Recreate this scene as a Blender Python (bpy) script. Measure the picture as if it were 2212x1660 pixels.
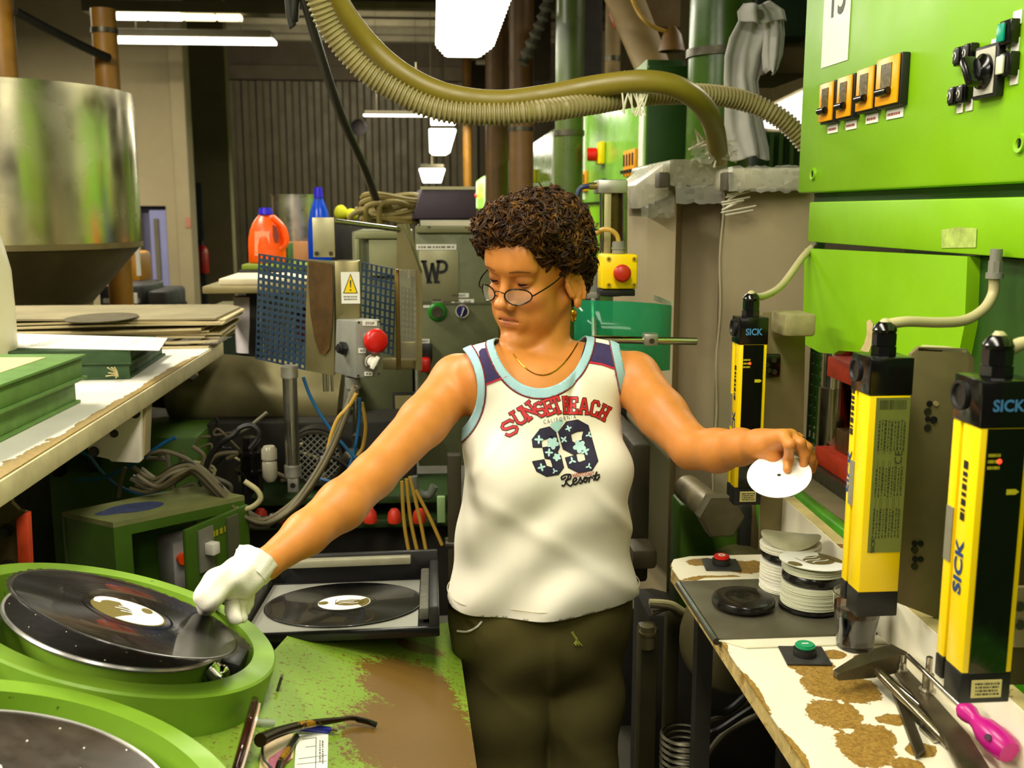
import bpy, bmesh, math, random
import numpy as np
from mathutils import Vector as V, Matrix, Euler
from mathutils.bvhtree import BVHTree
for o in list(bpy.data.objects): bpy.data.objects.remove(o)
R_ = random.Random(7)
SC = bpy.context.scene
COL = SC.collection
PI = math.pi
# ------------------------------------------------------------------ camera
# metres; +Y runs down the aisle, +X to the right, the lens 1.6 m above the floor
F, CX, CY, HC = 2200.0, 1106.0, 830.0, 1.6
PITCH = math.atan(373 / F); YAW = math.atan(173 / F * math.cos(PITCH))
FW = V((math.sin(YAW) * math.cos(PITCH), math.cos(YAW) * math.cos(PITCH), -math.sin(PITCH)))
RT = V((math.cos(YAW), -math.sin(YAW), 0)); UP = RT.cross(FW)
C0 = V((0, 0, HC))
cd = bpy.data.cameras.new('camera'); cam = bpy.data.objects.new('camera', cd); COL.objects.link(cam)
cd.sensor_width = 36; cd.lens = F / 2212 * 36; cd.clip_start = .05; cd.clip_end = 100
cam.matrix_world = Matrix.Translation(C0) @ Matrix((RT, UP, -FW)).transposed().to_4x4()
cd.dof.use_dof = True; cd.dof.focus_distance = 1.75; cd.dof.aperture_fstop = 7.0
SC.camera = cam
# ------------------------------------------------------------------ world, lights, exposure
wd = bpy.data.worlds.new('world'); SC.world = wd; wd.use_nodes = True
wd.node_tree.nodes['Background'].inputs[0].default_value = (1.0, .93, .70, 1)
wd.node_tree.nodes['Background'].inputs[1].default_value = .065
def area(name, loc, sx, sy, power, rot=(0, 0, 0), color=(1, .94, .77)):
    l = bpy.data.lights.new(name, 'AREA'); l.shape = 'RECTANGLE'; l.size = sx; l.size_y = sy
    l.energy = power; l.color = color
    o = bpy.data.objects.new(name, l); COL.objects.link(o); o.location = loc; o.rotation_euler = rot
    return o
# the fluorescent rows of the hall, plus added fill lights: the aisle row carries on over the operator and the photographer
area('aisle_lamp_light', (.05, 1.0, 2.52), .3, 1.5, 33)
area('aisle_lamp_light', (.05, -1.2, 2.6), .3, 1.5, 24)
area('left_lamp_light', (-1.9, .3, 2.7), .3, 1.6, 95)
area('left_lamp_light', (-1.9, 3.0, 3.3), .3, 1.6, 110)
area('aisle_lamp_light', (.05, 4.7, 2.40), .3, 2.0, 22)
area('hall_light', (-3.0, 7.2, 3.2), 1.6, .3, 150)
area('right_fill_light', (2.1, -1.1, 2.5), .3, 1.6, 14)  # added fill from the right, reaching under the white bench
area('right_fill_light', (1.0, -2.6, 2.5), 1.6, .3, 12)  # second added fill, from behind the camera
area('hall_light', (-1.5, 19.5, 4.2), 3, 1, 190, (math.radians(62), 0, 0))  # added light, tilted to brighten the back wall
area('hall_light', (.2, 9.5, 2.45), .3, 1.5, 60)
area('hall_light', (.3, 16, 2.6), .6, 4, 330)
area('hall_light', (2.6, 4.2, 3.3), .3, 1.6, 45)
vs = SC.view_settings
vs.view_transform = 'Standard'; vs.look = 'None'; vs.gamma = 1; vs.use_curve_mapping = False
vs.exposure = 0.0
try:
    SC.cycles.use_denoising = True
    SC.cycles.max_bounces = 8; SC.cycles.caustics_reflective = False; SC.cycles.caustics_refractive = False
    SC.cycles.sample_clamp_indirect = 4
except Exception: pass
# ------------------------------------------------------------------ measuring helpers: a sight line meets a real plane
def ray(x, y): return FW + RT * ((x - CX) / F) - UP * ((y - CY) / F)
def atY(x, y, Y): r = ray(x, y); return C0 + r * (Y / r.y)
def atX(x, y, X): r = ray(x, y); return C0 + r * (X / r.x)
def atZ(x, y, Z): r = ray(x, y); return C0 + r * ((Z - HC) / r.z)
def atD(x, y, d): return C0 + ray(x, y) * d
def atN(x, y, p, n): r = ray(x, y); return C0 + r * ((V(p) - C0).dot(n) / r.dot(n))
# ------------------------------------------------------------------ materials
def lin(c):
    return tuple(((v / 255) / 12.92 if v / 255 <= .04045 else ((v / 255 + .055) / 1.055) ** 2.4) for v in c) + (1,)
MATS = {}
class NT:
    def __init__(s, name):
        s.m = bpy.data.materials.new(name); s.m.use_nodes = True
        s.t = s.m.node_tree; s.b = s.t.nodes['Principled BSDF']; s.o = s.t.nodes['Material Output']
    def n(s, typ, **kw):
        x = s.t.nodes.new(typ)
        for k, v in kw.items(): setattr(x, k, v)
        return x
    def l(s, a, b): s.t.links.new(a, b)
    def coord(s, kind='Object'):
        return s.n('ShaderNodeTexCoord').outputs[kind]
    def noise(s, vec, scale, detail=4, rough=.55):
        x = s.n('ShaderNodeTexNoise'); x.inputs['Scale'].default_value = scale
        x.inputs['Detail'].default_value = detail; x.inputs['Roughness'].default_value = rough
        if vec is not None: s.l(vec, x.inputs['Vector'])
        return x.outputs['Fac']
    def ramp(s, fac, stops):
        x = s.n('ShaderNodeValToRGB'); e = x.color_ramp.elements
        while len(e) < len(stops): e.new(.5)
        for q, (p, c) in zip(e, stops): q.position = p; q.color = c
        s.l(fac, x.inputs[0]); return x.outputs[0]
    def math(s, op, a, b=None, clamp=False):
        x = s.n('ShaderNodeMath', operation=op); x.use_clamp = clamp
        for i, q in enumerate((a, b)):
            if q is None: continue
            if isinstance(q, (int, float)): x.inputs[i].default_value = q
            else: s.l(q, x.inputs[i])
        return x.outputs[0]
    def mix(s, fac, a, b):
        x = s.n('ShaderNodeMix', data_type='RGBA')
        for i, q in ((0, fac), (6, a), (7, b)):
            if isinstance(q, (int, float)): x.inputs[i].default_value = q
            elif isinstance(q, tuple): x.inputs[i].default_value = q
            else: s.l(q, x.inputs[i])
        return x.outputs[2]
    def bump(s, h, strength, dist=.002):
        x = s.n('ShaderNodeBump'); x.inputs['Strength'].default_value = strength; x.inputs['Distance'].default_value = dist
        s.l(h, x.inputs['Height']); s.l(x.outputs[0], s.b.inputs['Normal'])
def M(name, rgb, rough=.5, metal=0, var=.18, scale=7, bump=0, bscale=60, wear=None, wscale=9, wth=.62, spec=.5, coat=0):
    """paint, plastic or metal: base colour broken up by noise, optional chips of a second colour"""
    if name in MATS: return MATS[name]
    k = NT(name); b = k.b
    b.inputs['Roughness'].default_value = rough; b.inputs['Metallic'].default_value = metal
    b.inputs['Specular IOR Level'].default_value = spec; b.inputs['Coat Weight'].default_value = coat
    c = lin(rgb); v = k.coord()
    nz = k.noise(v, scale, 5, .6)
    dark = tuple(q * (1 - var) for q in c[:3]) + (1,); lite = tuple(min(1, q * (1 + var * .6)) for q in c[:3]) + (1,)
    out = k.ramp(nz, [(.3, dark), (.68, lite)])
    if wear:
        w = k.noise(v, wscale, 8, .7)
        f = k.ramp(w, [(wth, (0, 0, 0, 1)), (wth + .02, (1, 1, 1, 1))])
        out = k.mix(f, out, lin(wear))
    k.l(out, b.inputs['Base Color'])
    r = k.ramp(k.noise(v, scale * 2.3, 3), [(.3, (max(0, rough - .08),) * 3 + (1,)), (.7, (min(1, rough + .1),) * 3 + (1,))])
    k.l(r, b.inputs['Roughness'])
    if bump: k.bump(k.noise(v, bscale, 4), bump)
    MATS[name] = k.m; return k.m
def EM(name, rgb, strength):
    if name in MATS: return MATS[name]
    k = NT(name); k.b.inputs['Base Color'].default_value = lin(rgb)
    k.b.inputs['Emission Color'].default_value = lin(rgb); k.b.inputs['Emission Strength'].default_value = strength
    MATS[name] = k.m; return k.m
def GLASS(name, rgb, rough=.02, alpha=.25, ior=1.45):
    """thin transparent sheet: mostly see-through with a tinted gloss"""
    k = NT(name); k.b.inputs['Base Color'].default_value = lin(rgb); k.b.inputs['Roughness'].default_value = rough
    k.b.inputs['IOR'].default_value = ior
    tr = k.n('ShaderNodeBsdfTransparent'); tr.inputs[0].default_value = lin(tuple(min(255, int(c * .5 + 127)) for c in rgb))
    mx = k.n('ShaderNodeMixShader'); mx.inputs[0].default_value = alpha
    k.l(tr.outputs[0], mx.inputs[1]); k.l(k.b.outputs[0], mx.inputs[2]); k.l(mx.outputs[0], k.o.inputs[0])
    return k.m
def WORN(name, top, under, blobs, amp=.5, nscale=18, speck=.0, rough=.45, fine=90, under2=None, chips=0):
    """a coat worn through to what lies under it, in patches of their own shape (object-space x, y, rx, ry)"""
    k = NT(name); v = k.coord(); k.b.inputs['Roughness'].default_value = rough
    sep = k.n('ShaderNodeSeparateXYZ'); k.l(v, sep.inputs[0])
    d = None
    for (x, y, rx, ry) in blobs:
        a = k.math('MULTIPLY', k.math('SUBTRACT', sep.outputs[0], x), 1 / rx); a = k.math('MULTIPLY', a, a)
        e = k.math('MULTIPLY', k.math('SUBTRACT', sep.outputs[1], y), 1 / ry); e = k.math('MULTIPLY', e, e)
        q = k.math('SQRT', k.math('ADD', a, e))
        d = q if d is None else k.math('MINIMUM', d, q)
    nz = k.math('MULTIPLY', k.math('SUBTRACT', k.noise(v, nscale, 10, .68), .5), amp * 2.6)
    d = k.math('ADD', d, nz)
    if speck:   # fine chips scattered round the patches
        sp = k.math('SUBTRACT', .5, k.noise(v, fine, 6, .7))
        d = k.math('ADD', d, k.math('MULTIPLY', sp, -speck * 5))
    f = k.ramp(d, [(.985, (1, 1, 1, 1)), (1.0, (0, 0, 0, 1))])
    if chips:
        w = k.noise(v, fine, 7, .72); f = k.math('MAXIMUM', f, k.ramp(w, [(chips, (0, 0, 0, 1)), (chips + .012, (1, 1, 1, 1))]))
    tc = lin(top); t = k.ramp(k.noise(v, 5, 4), [(.3, tuple(q * .85 for q in tc[:3]) + (1,)), (.7, tc)])
    uc = lin(under); u2 = lin(under2) if under2 else tuple(q * .55 for q in uc[:3]) + (1,)
    u = k.ramp(k.noise(v, 230, 3, .8), [(.35, u2), (.65, uc)])
    k.l(k.mix(f, t, u), k.b.inputs['Base Color'])
    k.bump(k.math('SUBTRACT', 1, f), .25, .001)
    MATS[name] = k.m; return k.m
# ------------------------------------------------------------------ mesh builder
def frame(d):
    d = V(d).normalized(); a = V((0, 0, 1)) if abs(d.z) < .9 else V((1, 0, 0))
    u = d.cross(a).normalized(); return u, d.cross(u)
def spline(pts, n=8):
    P = [V(p) for p in pts]; out = []
    for i in range(len(P) - 1):
        a = P[max(i - 1, 0)]; b = P[i]; c = P[i + 1]; d = P[min(i + 2, len(P) - 1)]
        for j in range(n):
            t = j / n
            out.append(.5 * (2 * b + (c - a) * t + (2 * a - 5 * b + 4 * c - d) * t * t + (3 * b - a - 3 * c + d) * t ** 3))
    return out + [P[-1]]
class MB:
    def __init__(s): s.b = bmesh.new(); s.m = 0
    def _f(s, vs):
        try: f = s.b.faces.new(vs); f.material_index = s.m; return f
        except ValueError: return None
    def poly(s, pts): return s._f([s.b.verts.new(p) for p in pts])
    def box(s, c, size, R=None, bev=0):
        R = R or Matrix.Identity(3); c = V(c); h = [q / 2 for q in size]
        vs = [s.b.verts.new(c + R @ V((x * h[0], y * h[1], z * h[2]))) for x in (-1, 1) for y in (-1, 1) for z in (-1, 1)]
        fs = [s._f([vs[i] for i in q]) for q in ((0, 1, 3, 2), (4, 6, 7, 5), (0, 4, 5, 1), (2, 3, 7, 6), (0, 2, 6, 4), (1, 5, 7, 3))]
        if bev: s._bev(fs, bev)
        return s
    def _bev(s, fs, bev, seg=2):
        ed = list({e for f in fs if f for e in f.edges})
        r = bmesh.ops.bevel(s.b, geom=ed, offset=bev, segments=seg, affect='EDGES', clamp_overlap=True, profile=.5)
        for f in r['faces']: f.material_index = s.m
    def pb(s, a, b, bev=0):
        a, b = V(a), V(b); return s.box((a + b) / 2, [abs(q) for q in (b - a)], None, bev)
    def prism(s, pts, D, bev=0):
        """polygon of 3D points pushed along D"""
        D = V(D); n = len(pts)
        A = [s.b.verts.new(V(p)) for p in pts]; B = [s.b.verts.new(V(p) + D) for p in pts]
        fs = [s._f(A), s._f(B[::-1])] + [s._f([A[i], B[i], B[(i + 1) % n], A[(i + 1) % n]]) for i in range(n)]
        if bev: s._bev(fs, bev)
        return s
    def cyl(s, p0, p1, r0, r1=None, n=20, caps=True, bev=0):
        p0, p1 = V(p0), V(p1); r1 = r0 if r1 is None else r1; u, w = frame(p1 - p0)
        A, B = [], []
        for i in range(n):
            a = 2 * PI * i / n; q = u * math.cos(a) + w * math.sin(a)
            A.append(s.b.verts.new(p0 + q * r0)); B.append(s.b.verts.new(p1 + q * r1))
        for i in range(n): s._f([A[i], A[(i + 1) % n], B[(i + 1) % n], B[i]])
        if caps:
            fa = s._f(A[::-1]); fb = s._f(B)
            if bev:
                ed = [e for f in (fa, fb) for e in f.edges]
                r = bmesh.ops.bevel(s.b, geom=ed, offset=bev, segments=2, affect='EDGES', clamp_overlap=True)
                for f in r['faces']: f.material_index = s.m
        return s
    def tube(s, pts, r, n=8, caps=True):
        P = [V(p) for p in pts]; rr = r if isinstance(r, (list, tuple)) else [r] * len(P)
        t0 = (P[1] - P[0]).normalized(); u, w = frame(t0); rings = []
        for i, p in enumerate(P):
            t = (P[min(i + 1, len(P) - 1)] - P[max(i - 1, 0)])
            t = t.normalized() if t.length > 1e-9 else t0
            u = (u - t * u.dot(t)); u = u.normalized() if u.length > 1e-6 else frame(t)[0]; w = t.cross(u)
            rings.append([s.b.verts.new(p + (u * math.cos(2 * PI * k / n) + w * math.sin(2 * PI * k / n)) * rr[i]) for k in range(n)])
        for a, b in zip(rings, rings[1:]):
            for k in range(n): s._f([a[k], a[(k + 1) % n], b[(k + 1) % n], b[k]])
        if caps: s._f(rings[0][::-1]); s._f(rings[-1])
        return s
    def lathe(s, prof, c=(0, 0, 0), ax=(0, 0, 1), n=32, sx=1, sy=1, close=False):
        c = V(c); ax = V(ax).normalized(); u, w = frame(ax)
        if ax == V((0, 0, 1)): u, w = V((1, 0, 0)), V((0, 1, 0))
        rings = []
        for (r, h) in prof:
            if r < 1e-6: rings.append([s.b.verts.new(c + ax * h)])
            else: rings.append([s.b.verts.new(c + ax * h + u * (r * sx * math.cos(2 * PI * k / n)) + w * (r * sy * math.sin(2 * PI * k / n))) for k in range(n)])
        if close: rings.append(rings[0])
        for a, b in zip(rings, rings[1:]):
            for k in range(n):
                q = [a[k % len(a)], a[(k + 1) % len(a)], b[(k + 1) % len(b)], b[k % len(b)]]
                o = []
                for x in q:
                    if x not in o: o.append(x)
                if len(o) > 2: s._f(o)
        return s
    def ball(s, c, r, n=16):
        r = r if isinstance(r, (tuple, list)) else (r, r, r)
        T = Matrix.Translation(V(c)) @ Matrix.Diagonal((r[0], r[1], r[2], 1))
        q = bmesh.ops.create_uvsphere(s.b, u_segments=n, v_segments=max(6, n // 2), radius=1, matrix=T)
        for v in q['verts']:
            for f in v.link_faces: f.material_index = s.m
        return s
    def lattice(s, O, U, W, nu, nv, bar, th):
        """punched sheet: rows of square holes, O corner, U and W full edge vectors"""
        O, U, W = V(O), V(U), V(W); N = U.cross(W).normalized() * th
        us = sorted(set(round(x, 6) for x in [0] + [x for i in range(nu) for x in ((i + .0) / nu + bar / 2 / U.length, (i + 1.0) / nu - bar / 2 / U.length)] + [1]))
        ws = sorted(set(round(x, 6) for x in [0] + [x for i in range(nv) for x in ((i + .0) / nv + bar / 2 / W.length, (i + 1.0) / nv - bar / 2 / W.length)] + [1]))
        g = {}
        def vt(i, j, k):
            if (i, j, k) not in g: g[i, j, k] = s.b.verts.new(O + U * us[i] + W * ws[j] + N * k)
            return g[i, j, k]
        hole = lambda i, j: i % 2 == 1 and j % 2 == 1
        a, b = len(us) - 1, len(ws) - 1
        for i in range(a):
            for j in range(b):
                if hole(i, j): continue
                s._f([vt(i, j, 0), vt(i + 1, j, 0), vt(i + 1, j + 1, 0), vt(i, j + 1, 0)])
                s._f([vt(i, j, 1), vt(i, j + 1, 1), vt(i + 1, j + 1, 1), vt(i + 1, j, 1)])
                for (di, dj, e) in ((-1, 0, (0, 0, 0, 1)), (1, 0, (1, 1, 1, 0)), (0, -1, (1, 0, 0, 0)), (0, 1, (0, 1, 1, 1))):
                    x, y = i + di, j + dj
                    if x < 0 or y < 0 or x >= a or y >= b or hole(x, y):
                        s._f([vt(i + e[0], j + e[1], 0), vt(i + e[2], j + e[3], 0), vt(i + e[2], j + e[3], 1), vt(i + e[0], j + e[1], 1)])
        return s
    def mesh(s, name, mats, ang=38):
        bmesh.ops.recalc_face_normals(s.b, faces=s.b.faces[:])
        me = bpy.data.meshes.new(name); s.b.to_mesh(me); s.b.free()
        for m in (mats if isinstance(mats, (list, tuple)) else [mats]): me.materials.append(m)
        finish(me, ang); return me
    def make(s, name, mats, parent=None, ang=38, **kw):
        return link(name, s.mesh(name, mats, ang), parent, **kw)
def finish(me, ang=38):
    n = len(me.polygons)
    if n:
        me.polygons.foreach_set('use_smooth', [True] * n)
        me.set_sharp_from_angle(angle=math.radians(ang))
WLOC = {}
def tags(o, label=None, cat=None, group=None, kind=None):
    if label: o['label'] = label
    if cat: o['category'] = cat
    if group: o['group'] = group
    if kind: o['kind'] = kind
    return o
def link(name, me, parent=None, label=None, cat=None, group=None, kind=None, local=False):
    """meshes are built in world metres; each object gets its own origin at the foot of its mesh"""
    o = bpy.data.objects.new(name, me); COL.objects.link(o)
    if local:
        if parent is not None: o.parent = parent
    else:
        if len(me.vertices):
            co = np.empty(len(me.vertices) * 3, np.float32); me.vertices.foreach_get('co', co); co = co.reshape(-1, 3)
            lo, hi = co.min(0), co.max(0); c = V(((lo[0] + hi[0]) / 2, (lo[1] + hi[1]) / 2, lo[2]))
            co -= np.array(c, np.float32); me.vertices.foreach_set('co', co.ravel()); me.update()
        else: c = V()
        if parent is not None:
            o.parent = parent; o.location = c - WLOC[parent.name]
        else: o.location = c
        WLOC[o.name] = c
    return tags(o, label, cat, group, kind)
def thing(name, label, cat, loc, group=None, R=None):
    o = bpy.data.objects.new(name, None); COL.objects.link(o); o.empty_display_size = .05
    if R is not None: o.matrix_world = Matrix.Translation(V(loc)) @ R.to_4x4()
    else: o.location = V(loc)
    WLOC[o.name] = V(loc); return tags(o, label, cat, group)
def copy_tree(o, parent=None):
    c = o.copy(); COL.objects.link(c)
    if parent is not None: c.parent = parent; c.matrix_parent_inverse = o.matrix_parent_inverse
    for ch in list(o.children): copy_tree(ch, c)
    return c
def struct(name, mb, mats, parent=None, ang=38):
    return mb.make(name, mats, parent, ang, kind=None if parent is not None else 'structure')
def pY(mb, pts, Y, dep, bev=0): return mb.prism([atY(x, y, Y) for x, y in pts], (0, dep, 0), bev)
def pX(mb, pts, X, dep, bev=0): return mb.prism([atX(x, y, X) for x, y in pts], (dep, 0, 0), bev)
def pZ(mb, pts, Z, h, bev=0): return mb.prism([atZ(x, y, Z) for x, y in pts], (0, 0, h), bev)
def rect(x0, y0, x1, y1): return [(x0, y0), (x1, y0), (x1, y1), (x0, y1)]
def bY(mb, x0, y0, x1, y1, Y, dep, bev=0):
    """upright box whose front face, on the plane Y, covers that rectangle"""
    a = atY(x0, y0, Y); b = atY(x1, y1, Y); return mb.pb((a.x, Y, b.z), (b.x, Y + dep, a.z), bev)
# ------------------------------------------------------------------ flat print and lettering, laid a hair proud of the surface
def text_tris(body, bold=0.0):
    cu = bpy.data.curves.new('lettering', 'FONT'); cu.body = body; cu.size = 1; cu.align_x = 'CENTER'; cu.align_y = 'CENTER'
    cu.offset = bold; cu.resolution_u = 3
    o = bpy.data.objects.new('lettering', cu); COL.objects.link(o); bpy.context.view_layer.update()
    me = bpy.data.meshes.new_from_object(o.evaluated_get(bpy.context.evaluated_depsgraph_get()))
    bpy.data.objects.remove(o); bpy.data.curves.remove(cu)
    P = [(v.co.x, v.co.y) for v in me.vertices]; Fc = [tuple(p.vertices) for p in me.polygons]
    bpy.data.meshes.remove(me)
    xs = [p[0] for p in P]; ys = [p[1] for p in P]
    w = max(xs) - min(xs); h = max(ys) - min(ys); cx = (max(xs) + min(xs)) / 2; cy = (max(ys) + min(ys)) / 2
    return [((x - cx) / w, (y - cy) / h) for x, y in P], Fc
def write(mb, body, O, U, W, N, bold=.015, lift=.0006):
    """O centre of the word, U full width vector, W full height vector, N outward normal"""
    P, Fc = text_tris(body, bold); N = V(N).normalized() * lift
    vs = [mb.b.verts.new(V(O) + V(U) * x + V(W) * y + N) for x, y in P]
    for f in Fc: mb._f([vs[i] for i in f])
    return mb
def scribble(mb, O, U, W, N, rows=3, seed=1, lift=.0006, fill=.5):
    """lines of small print too fine to read: rows of short bars"""
    rr = random.Random(seed); N = V(N).normalized() * lift; O, U, W = V(O), V(U), V(W)
    for i in range(rows):
        x = -.5 + rr.random() * .05
        while x < .46:
            w = min(rr.uniform(.03, .12), .5 - x); y = .5 - (i + .5) / rows; h = fill / rows / 2
            mb.poly([O + U * x + W * (y - h) + N, O + U * (x + w) + W * (y - h) + N, O + U * (x + w) + W * (y + h) + N, O + U * x + W * (y + h) + N])
            x += w + rr.uniform(.02, .05)
    return mb
# ------------------------------------------------------------------ palette
STEEL = M('stainless_steel', (190, 186, 172), .28, 1, .12, 5)
CHROME = M('chrome', (205, 200, 188), .12, 1, .05)
DKSTEEL = M('oily_steel', (88, 84, 68), .42, .8, .35, 14, .2)
ALU = M('aluminium', (185, 182, 168), .4, .85, .12, 10)
BLACK = M('black_plastic', (22, 21, 19), .45, 0, .2)
BLACKG = M('gloss_black_plastic', (14, 13, 12), .18, 0, .2)
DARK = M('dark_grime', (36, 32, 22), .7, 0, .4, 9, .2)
GREYP = M('grey_paint', (128, 126, 112), .5, 0, .15, 9)
WHITE = M('white_paint', (238, 234, 220), .45, 0, .06)
LABEL = M('paper_label', (242, 240, 226), .6, 0, .04)
INK = M('black_ink', (20, 19, 16), .6, 0, .1)
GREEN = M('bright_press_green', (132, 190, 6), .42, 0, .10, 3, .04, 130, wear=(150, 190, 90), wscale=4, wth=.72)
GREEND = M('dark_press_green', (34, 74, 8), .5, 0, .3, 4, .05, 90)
GREENM = M('machine_green', (66, 100, 16), .5, 0, .22, 6, .06, 70)
BOWLG = M('trimmer_green', (122, 160, 42), .42, 0, .14, 8, .04, 80, wear=(60, 66, 24), wscale=34, wth=.665)
YELLOW = M('signal_yellow', (250, 214, 0), .38, 0, .05)
RED = M('signal_red', (206, 24, 14), .35, 0, .08)
ORANGEP = M('orange_plastic', (246, 76, 8), .3, 0, .06)
RUBBER = M('grey_cable', (120, 112, 88), .6, 0, .2)
CREAMC = M('cream_cable', (186, 176, 128), .5, 0, .12)
YCABLE = M('ochre_cable', (190, 150, 56), .5, 0, .15)
BLUEC = M('blue_air_hose', (24, 92, 140), .4, 0, .2)
WOODC = M('chipboard', (172, 138, 62), .8, 0, .35, 60, .5, 120)
# ================================================================== the hall
CONC = M('concrete_floor', (74, 70, 54), .8, 0, .3, 3, .1)
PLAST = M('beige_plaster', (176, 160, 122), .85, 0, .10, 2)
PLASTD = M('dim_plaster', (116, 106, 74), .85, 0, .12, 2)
SHEET = M('corrugated_sheet_steel', (84, 76, 52), .6, .2, .3, 1.2)
BEAM = M('grey_beam', (112, 104, 78), .7, 0, .2, 2)
CEILM = M('dark_ceiling', (70, 60, 40), .85, 0, .3, 1.5)
LAMP = EM('lamp_tube', (255, 250, 232), 7)
LAMPD = EM('lamp_tube_dim', (255, 240, 190), 2.2)
PIPEY = M('ochre_pipe', (150, 104, 22), .5, 0, .3, 5)
PIPEB = M('brown_pipe', (118, 84, 30), .5, 0, .35, 4)
PIPEG = M('olive_green_pipe', (70, 84, 34), .32, 0, .3, 3)
TAN = M('tan_duct', (140, 116, 66), .6, 0, .25, 5)
m = MB(); m.pb((-9, -4, -.1), (6, 26, 0)); struct('floor', m, CONC)
m = MB(); m.pb((-9, -4, 5.6), (6, 26, 5.8)); struct('ceiling', m, CEILM)
m = MB(); m.pb((-9, 24.6, 0), (6, 24.9, 5.6)); wb = struct('wall_back', m, CEILM)
# trapezoidal cladding, one sheet per metre
xl = atY(480, 300, 24.5).x; xr = atY(1035, 300, 24.5).x; nsh = 6; wsh = (xr - xl) / nsh
for i in range(nsh):
    m = MB(); n = 3; p = wsh / n
    pr = []
    for k in range(n):
        x0 = xl + i * wsh + k * p
        pr += [(x0, 24.58), (x0 + p * .36, 24.58), (x0 + p * .5, 24.5), (x0 + p * .86, 24.5)]
    pr.append((xl + (i + 1) * wsh, 24.58))
    for (a, b), (c, d) in zip(pr, pr[1:]):
        m.poly([(a, b, 0), (c, d, 0), (c, d, 4.62), (a, b, 4.62)])
    m.make('corrugated_sheet', SHEET, wb, 20)
m = MB(); m.pb((xl - .3, 24.2, 4.55), (xr + .3, 24.5, 4.85)); m.make('lintel', CEILM, wb)
for k, (Y, z) in enumerate(((22.9, 5.2), (21.3, 5.25), (19.8, 5.3))):
    m = MB(); m.pb((-8.5, Y, z), (5.5, Y + .28, z + .12)); m.pb((-8.5, Y + .11, z + .12), (5.5, Y + .17, 5.6)); struct('trim_%d' % (k + 1), m, BEAM)
# left: plastered wall with the pier and two doorways
m = MB(); a = atY(298, 445, 10); b = atY(372, 700, 10)
m.pb((-9, 10, 0), (a.x, 10.25, 3.3)); m.pb((a.x, 10, a.z), (b.x, 10.25, 3.3)); m.pb((b.x, 10, 0), (atY(398, 400, 10).x, 10.25, 3.3))
m.pb((-9, 10.0, 3.3), (-2.3, 10.3, 3.55))
struct('wall_left', m, PLAST)
m = MB(); m.pb((atY(376, 400, 9.95).x, 9.95, 0), (atY(409, 400, 9.95).x, 10.2, 3.45), .02); struct('trim_4', m, PLAST)
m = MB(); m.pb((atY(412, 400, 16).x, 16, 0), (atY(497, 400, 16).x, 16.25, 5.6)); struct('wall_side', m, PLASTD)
LILAC = M('daylit_leaf', (150, 150, 196), .5, 0, .08); LILACD = M('daylit_frame', (96, 92, 118), .6, 0, .1)  # bluish daylight in the doorway, painted in as lilac
m = MB(); m.pb((a.x, 10.12, 0), (b.x, 10.2, a.z)); d1 = struct('door_1', m, LILACD)
m = MB(); q = atY(323, 450, 10.05); m.pb((q.x, 10.03, .02), (b.x - .01, 10.09, a.z - .04)); m.make('door_leaf', LILAC, d1)
m = MB(); q = atY(330, 450, 10.0); m.pb((q.x, 10.0, .1), (q.x + .04, 10.03, a.z - .12)); m.make('door_edge_strip', BEAM, d1)
m = MB(); a = atY(414, 395, 15.9); b = atY(446, 640, 15.9); m.pb((a.x, 15.9, 0), (b.x, 15.99, a.z)); struct('door_2', m, M('dark_blue_door', (44, 46, 44), .6, 0, .15))
# daylight opening high on the right
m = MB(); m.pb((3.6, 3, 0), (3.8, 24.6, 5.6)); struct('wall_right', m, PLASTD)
m = MB(); pX(m, [(1640, 178), (1742, 130), (1742, 300), (1640, 280)], 3.5, .08); w1 = struct('window_1', m, PLAST)
m = MB(); pX(m, [(1648, 240), (1742, 190), (1742, 285), (1648, 276)], 3.46, .03); m.make('window_pane', EM('daylight_pane', (255, 252, 244), 2.2), w1)
m = MB(); pX(m, [(1640, 182), (1742, 132), (1742, 186), (1640, 236)], 3.40, .1); m.make('window_lintel', M('cream_lintel', (196, 176, 118), .7), w1)
# lamps: the aisle row and the rows on the left
def lamp(x0, x1, y0, y1, z, label, scal=0, mat=None):
    t = thing('fluorescent_lamp', label, 'lamp', ((x0 + x1) / 2, (y0 + y1) / 2, z))
    m = MB(); m.pb((x0 + .02, y0, z + .03), (x1 - .02, y1, z + .09), .01); m.make('lamp_housing', BEAM, t)
    for f in (.2, .8): q = MB(); px_ = (x0 + x1) / 2 if y1 - y0 > x1 - x0 else x0 + (x1 - x0) * f; py_ = y0 + (y1 - y0) * f if y1 - y0 > x1 - x0 else (y0 + y1) / 2; q.cyl((px_, py_, z + .09), (px_, py_, 5.6), .004, n=6); q.make('hanger', BEAM, t)
    m = MB(); w = (x1 - x0) / 2; c = (x0 + x1) / 2
    if scal:      # ribbed diffuser: its rim runs in small scallops
        pts = []; n = int((y1 - y0) / .085)
        for sgn in (1, -1):
            rng = range(n * 4 + 1) if sgn == 1 else range(n * 4, -1, -1)
            for k in rng:
                f = k / (n * 4); yy = y0 + (y1 - y0) * f
                taper = 1 if f < .86 else 1 - (f - .86) * 2.6
                pts.append((c + sgn * (w * taper - .012 * abs(math.cos(k * PI / 4))), yy, z))
        m.prism([V(p) for p in pts], (0, 0, .028))
    else: m.pb((x0, y0, z), (x1, y1, z + .028), .006)
    m.make('lamp_diffuser', mat or LAMP, t); return t
lamp(.03, .33, 3.3, 5.85, 2.44, 'long ribbed fluorescent lamp hanging over the aisle, nearest and largest', 1)
lamp(.0, .24, 9.3, 10.5, 2.45, 'small bright lamp just under the grey ribbed hose', 0)
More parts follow.
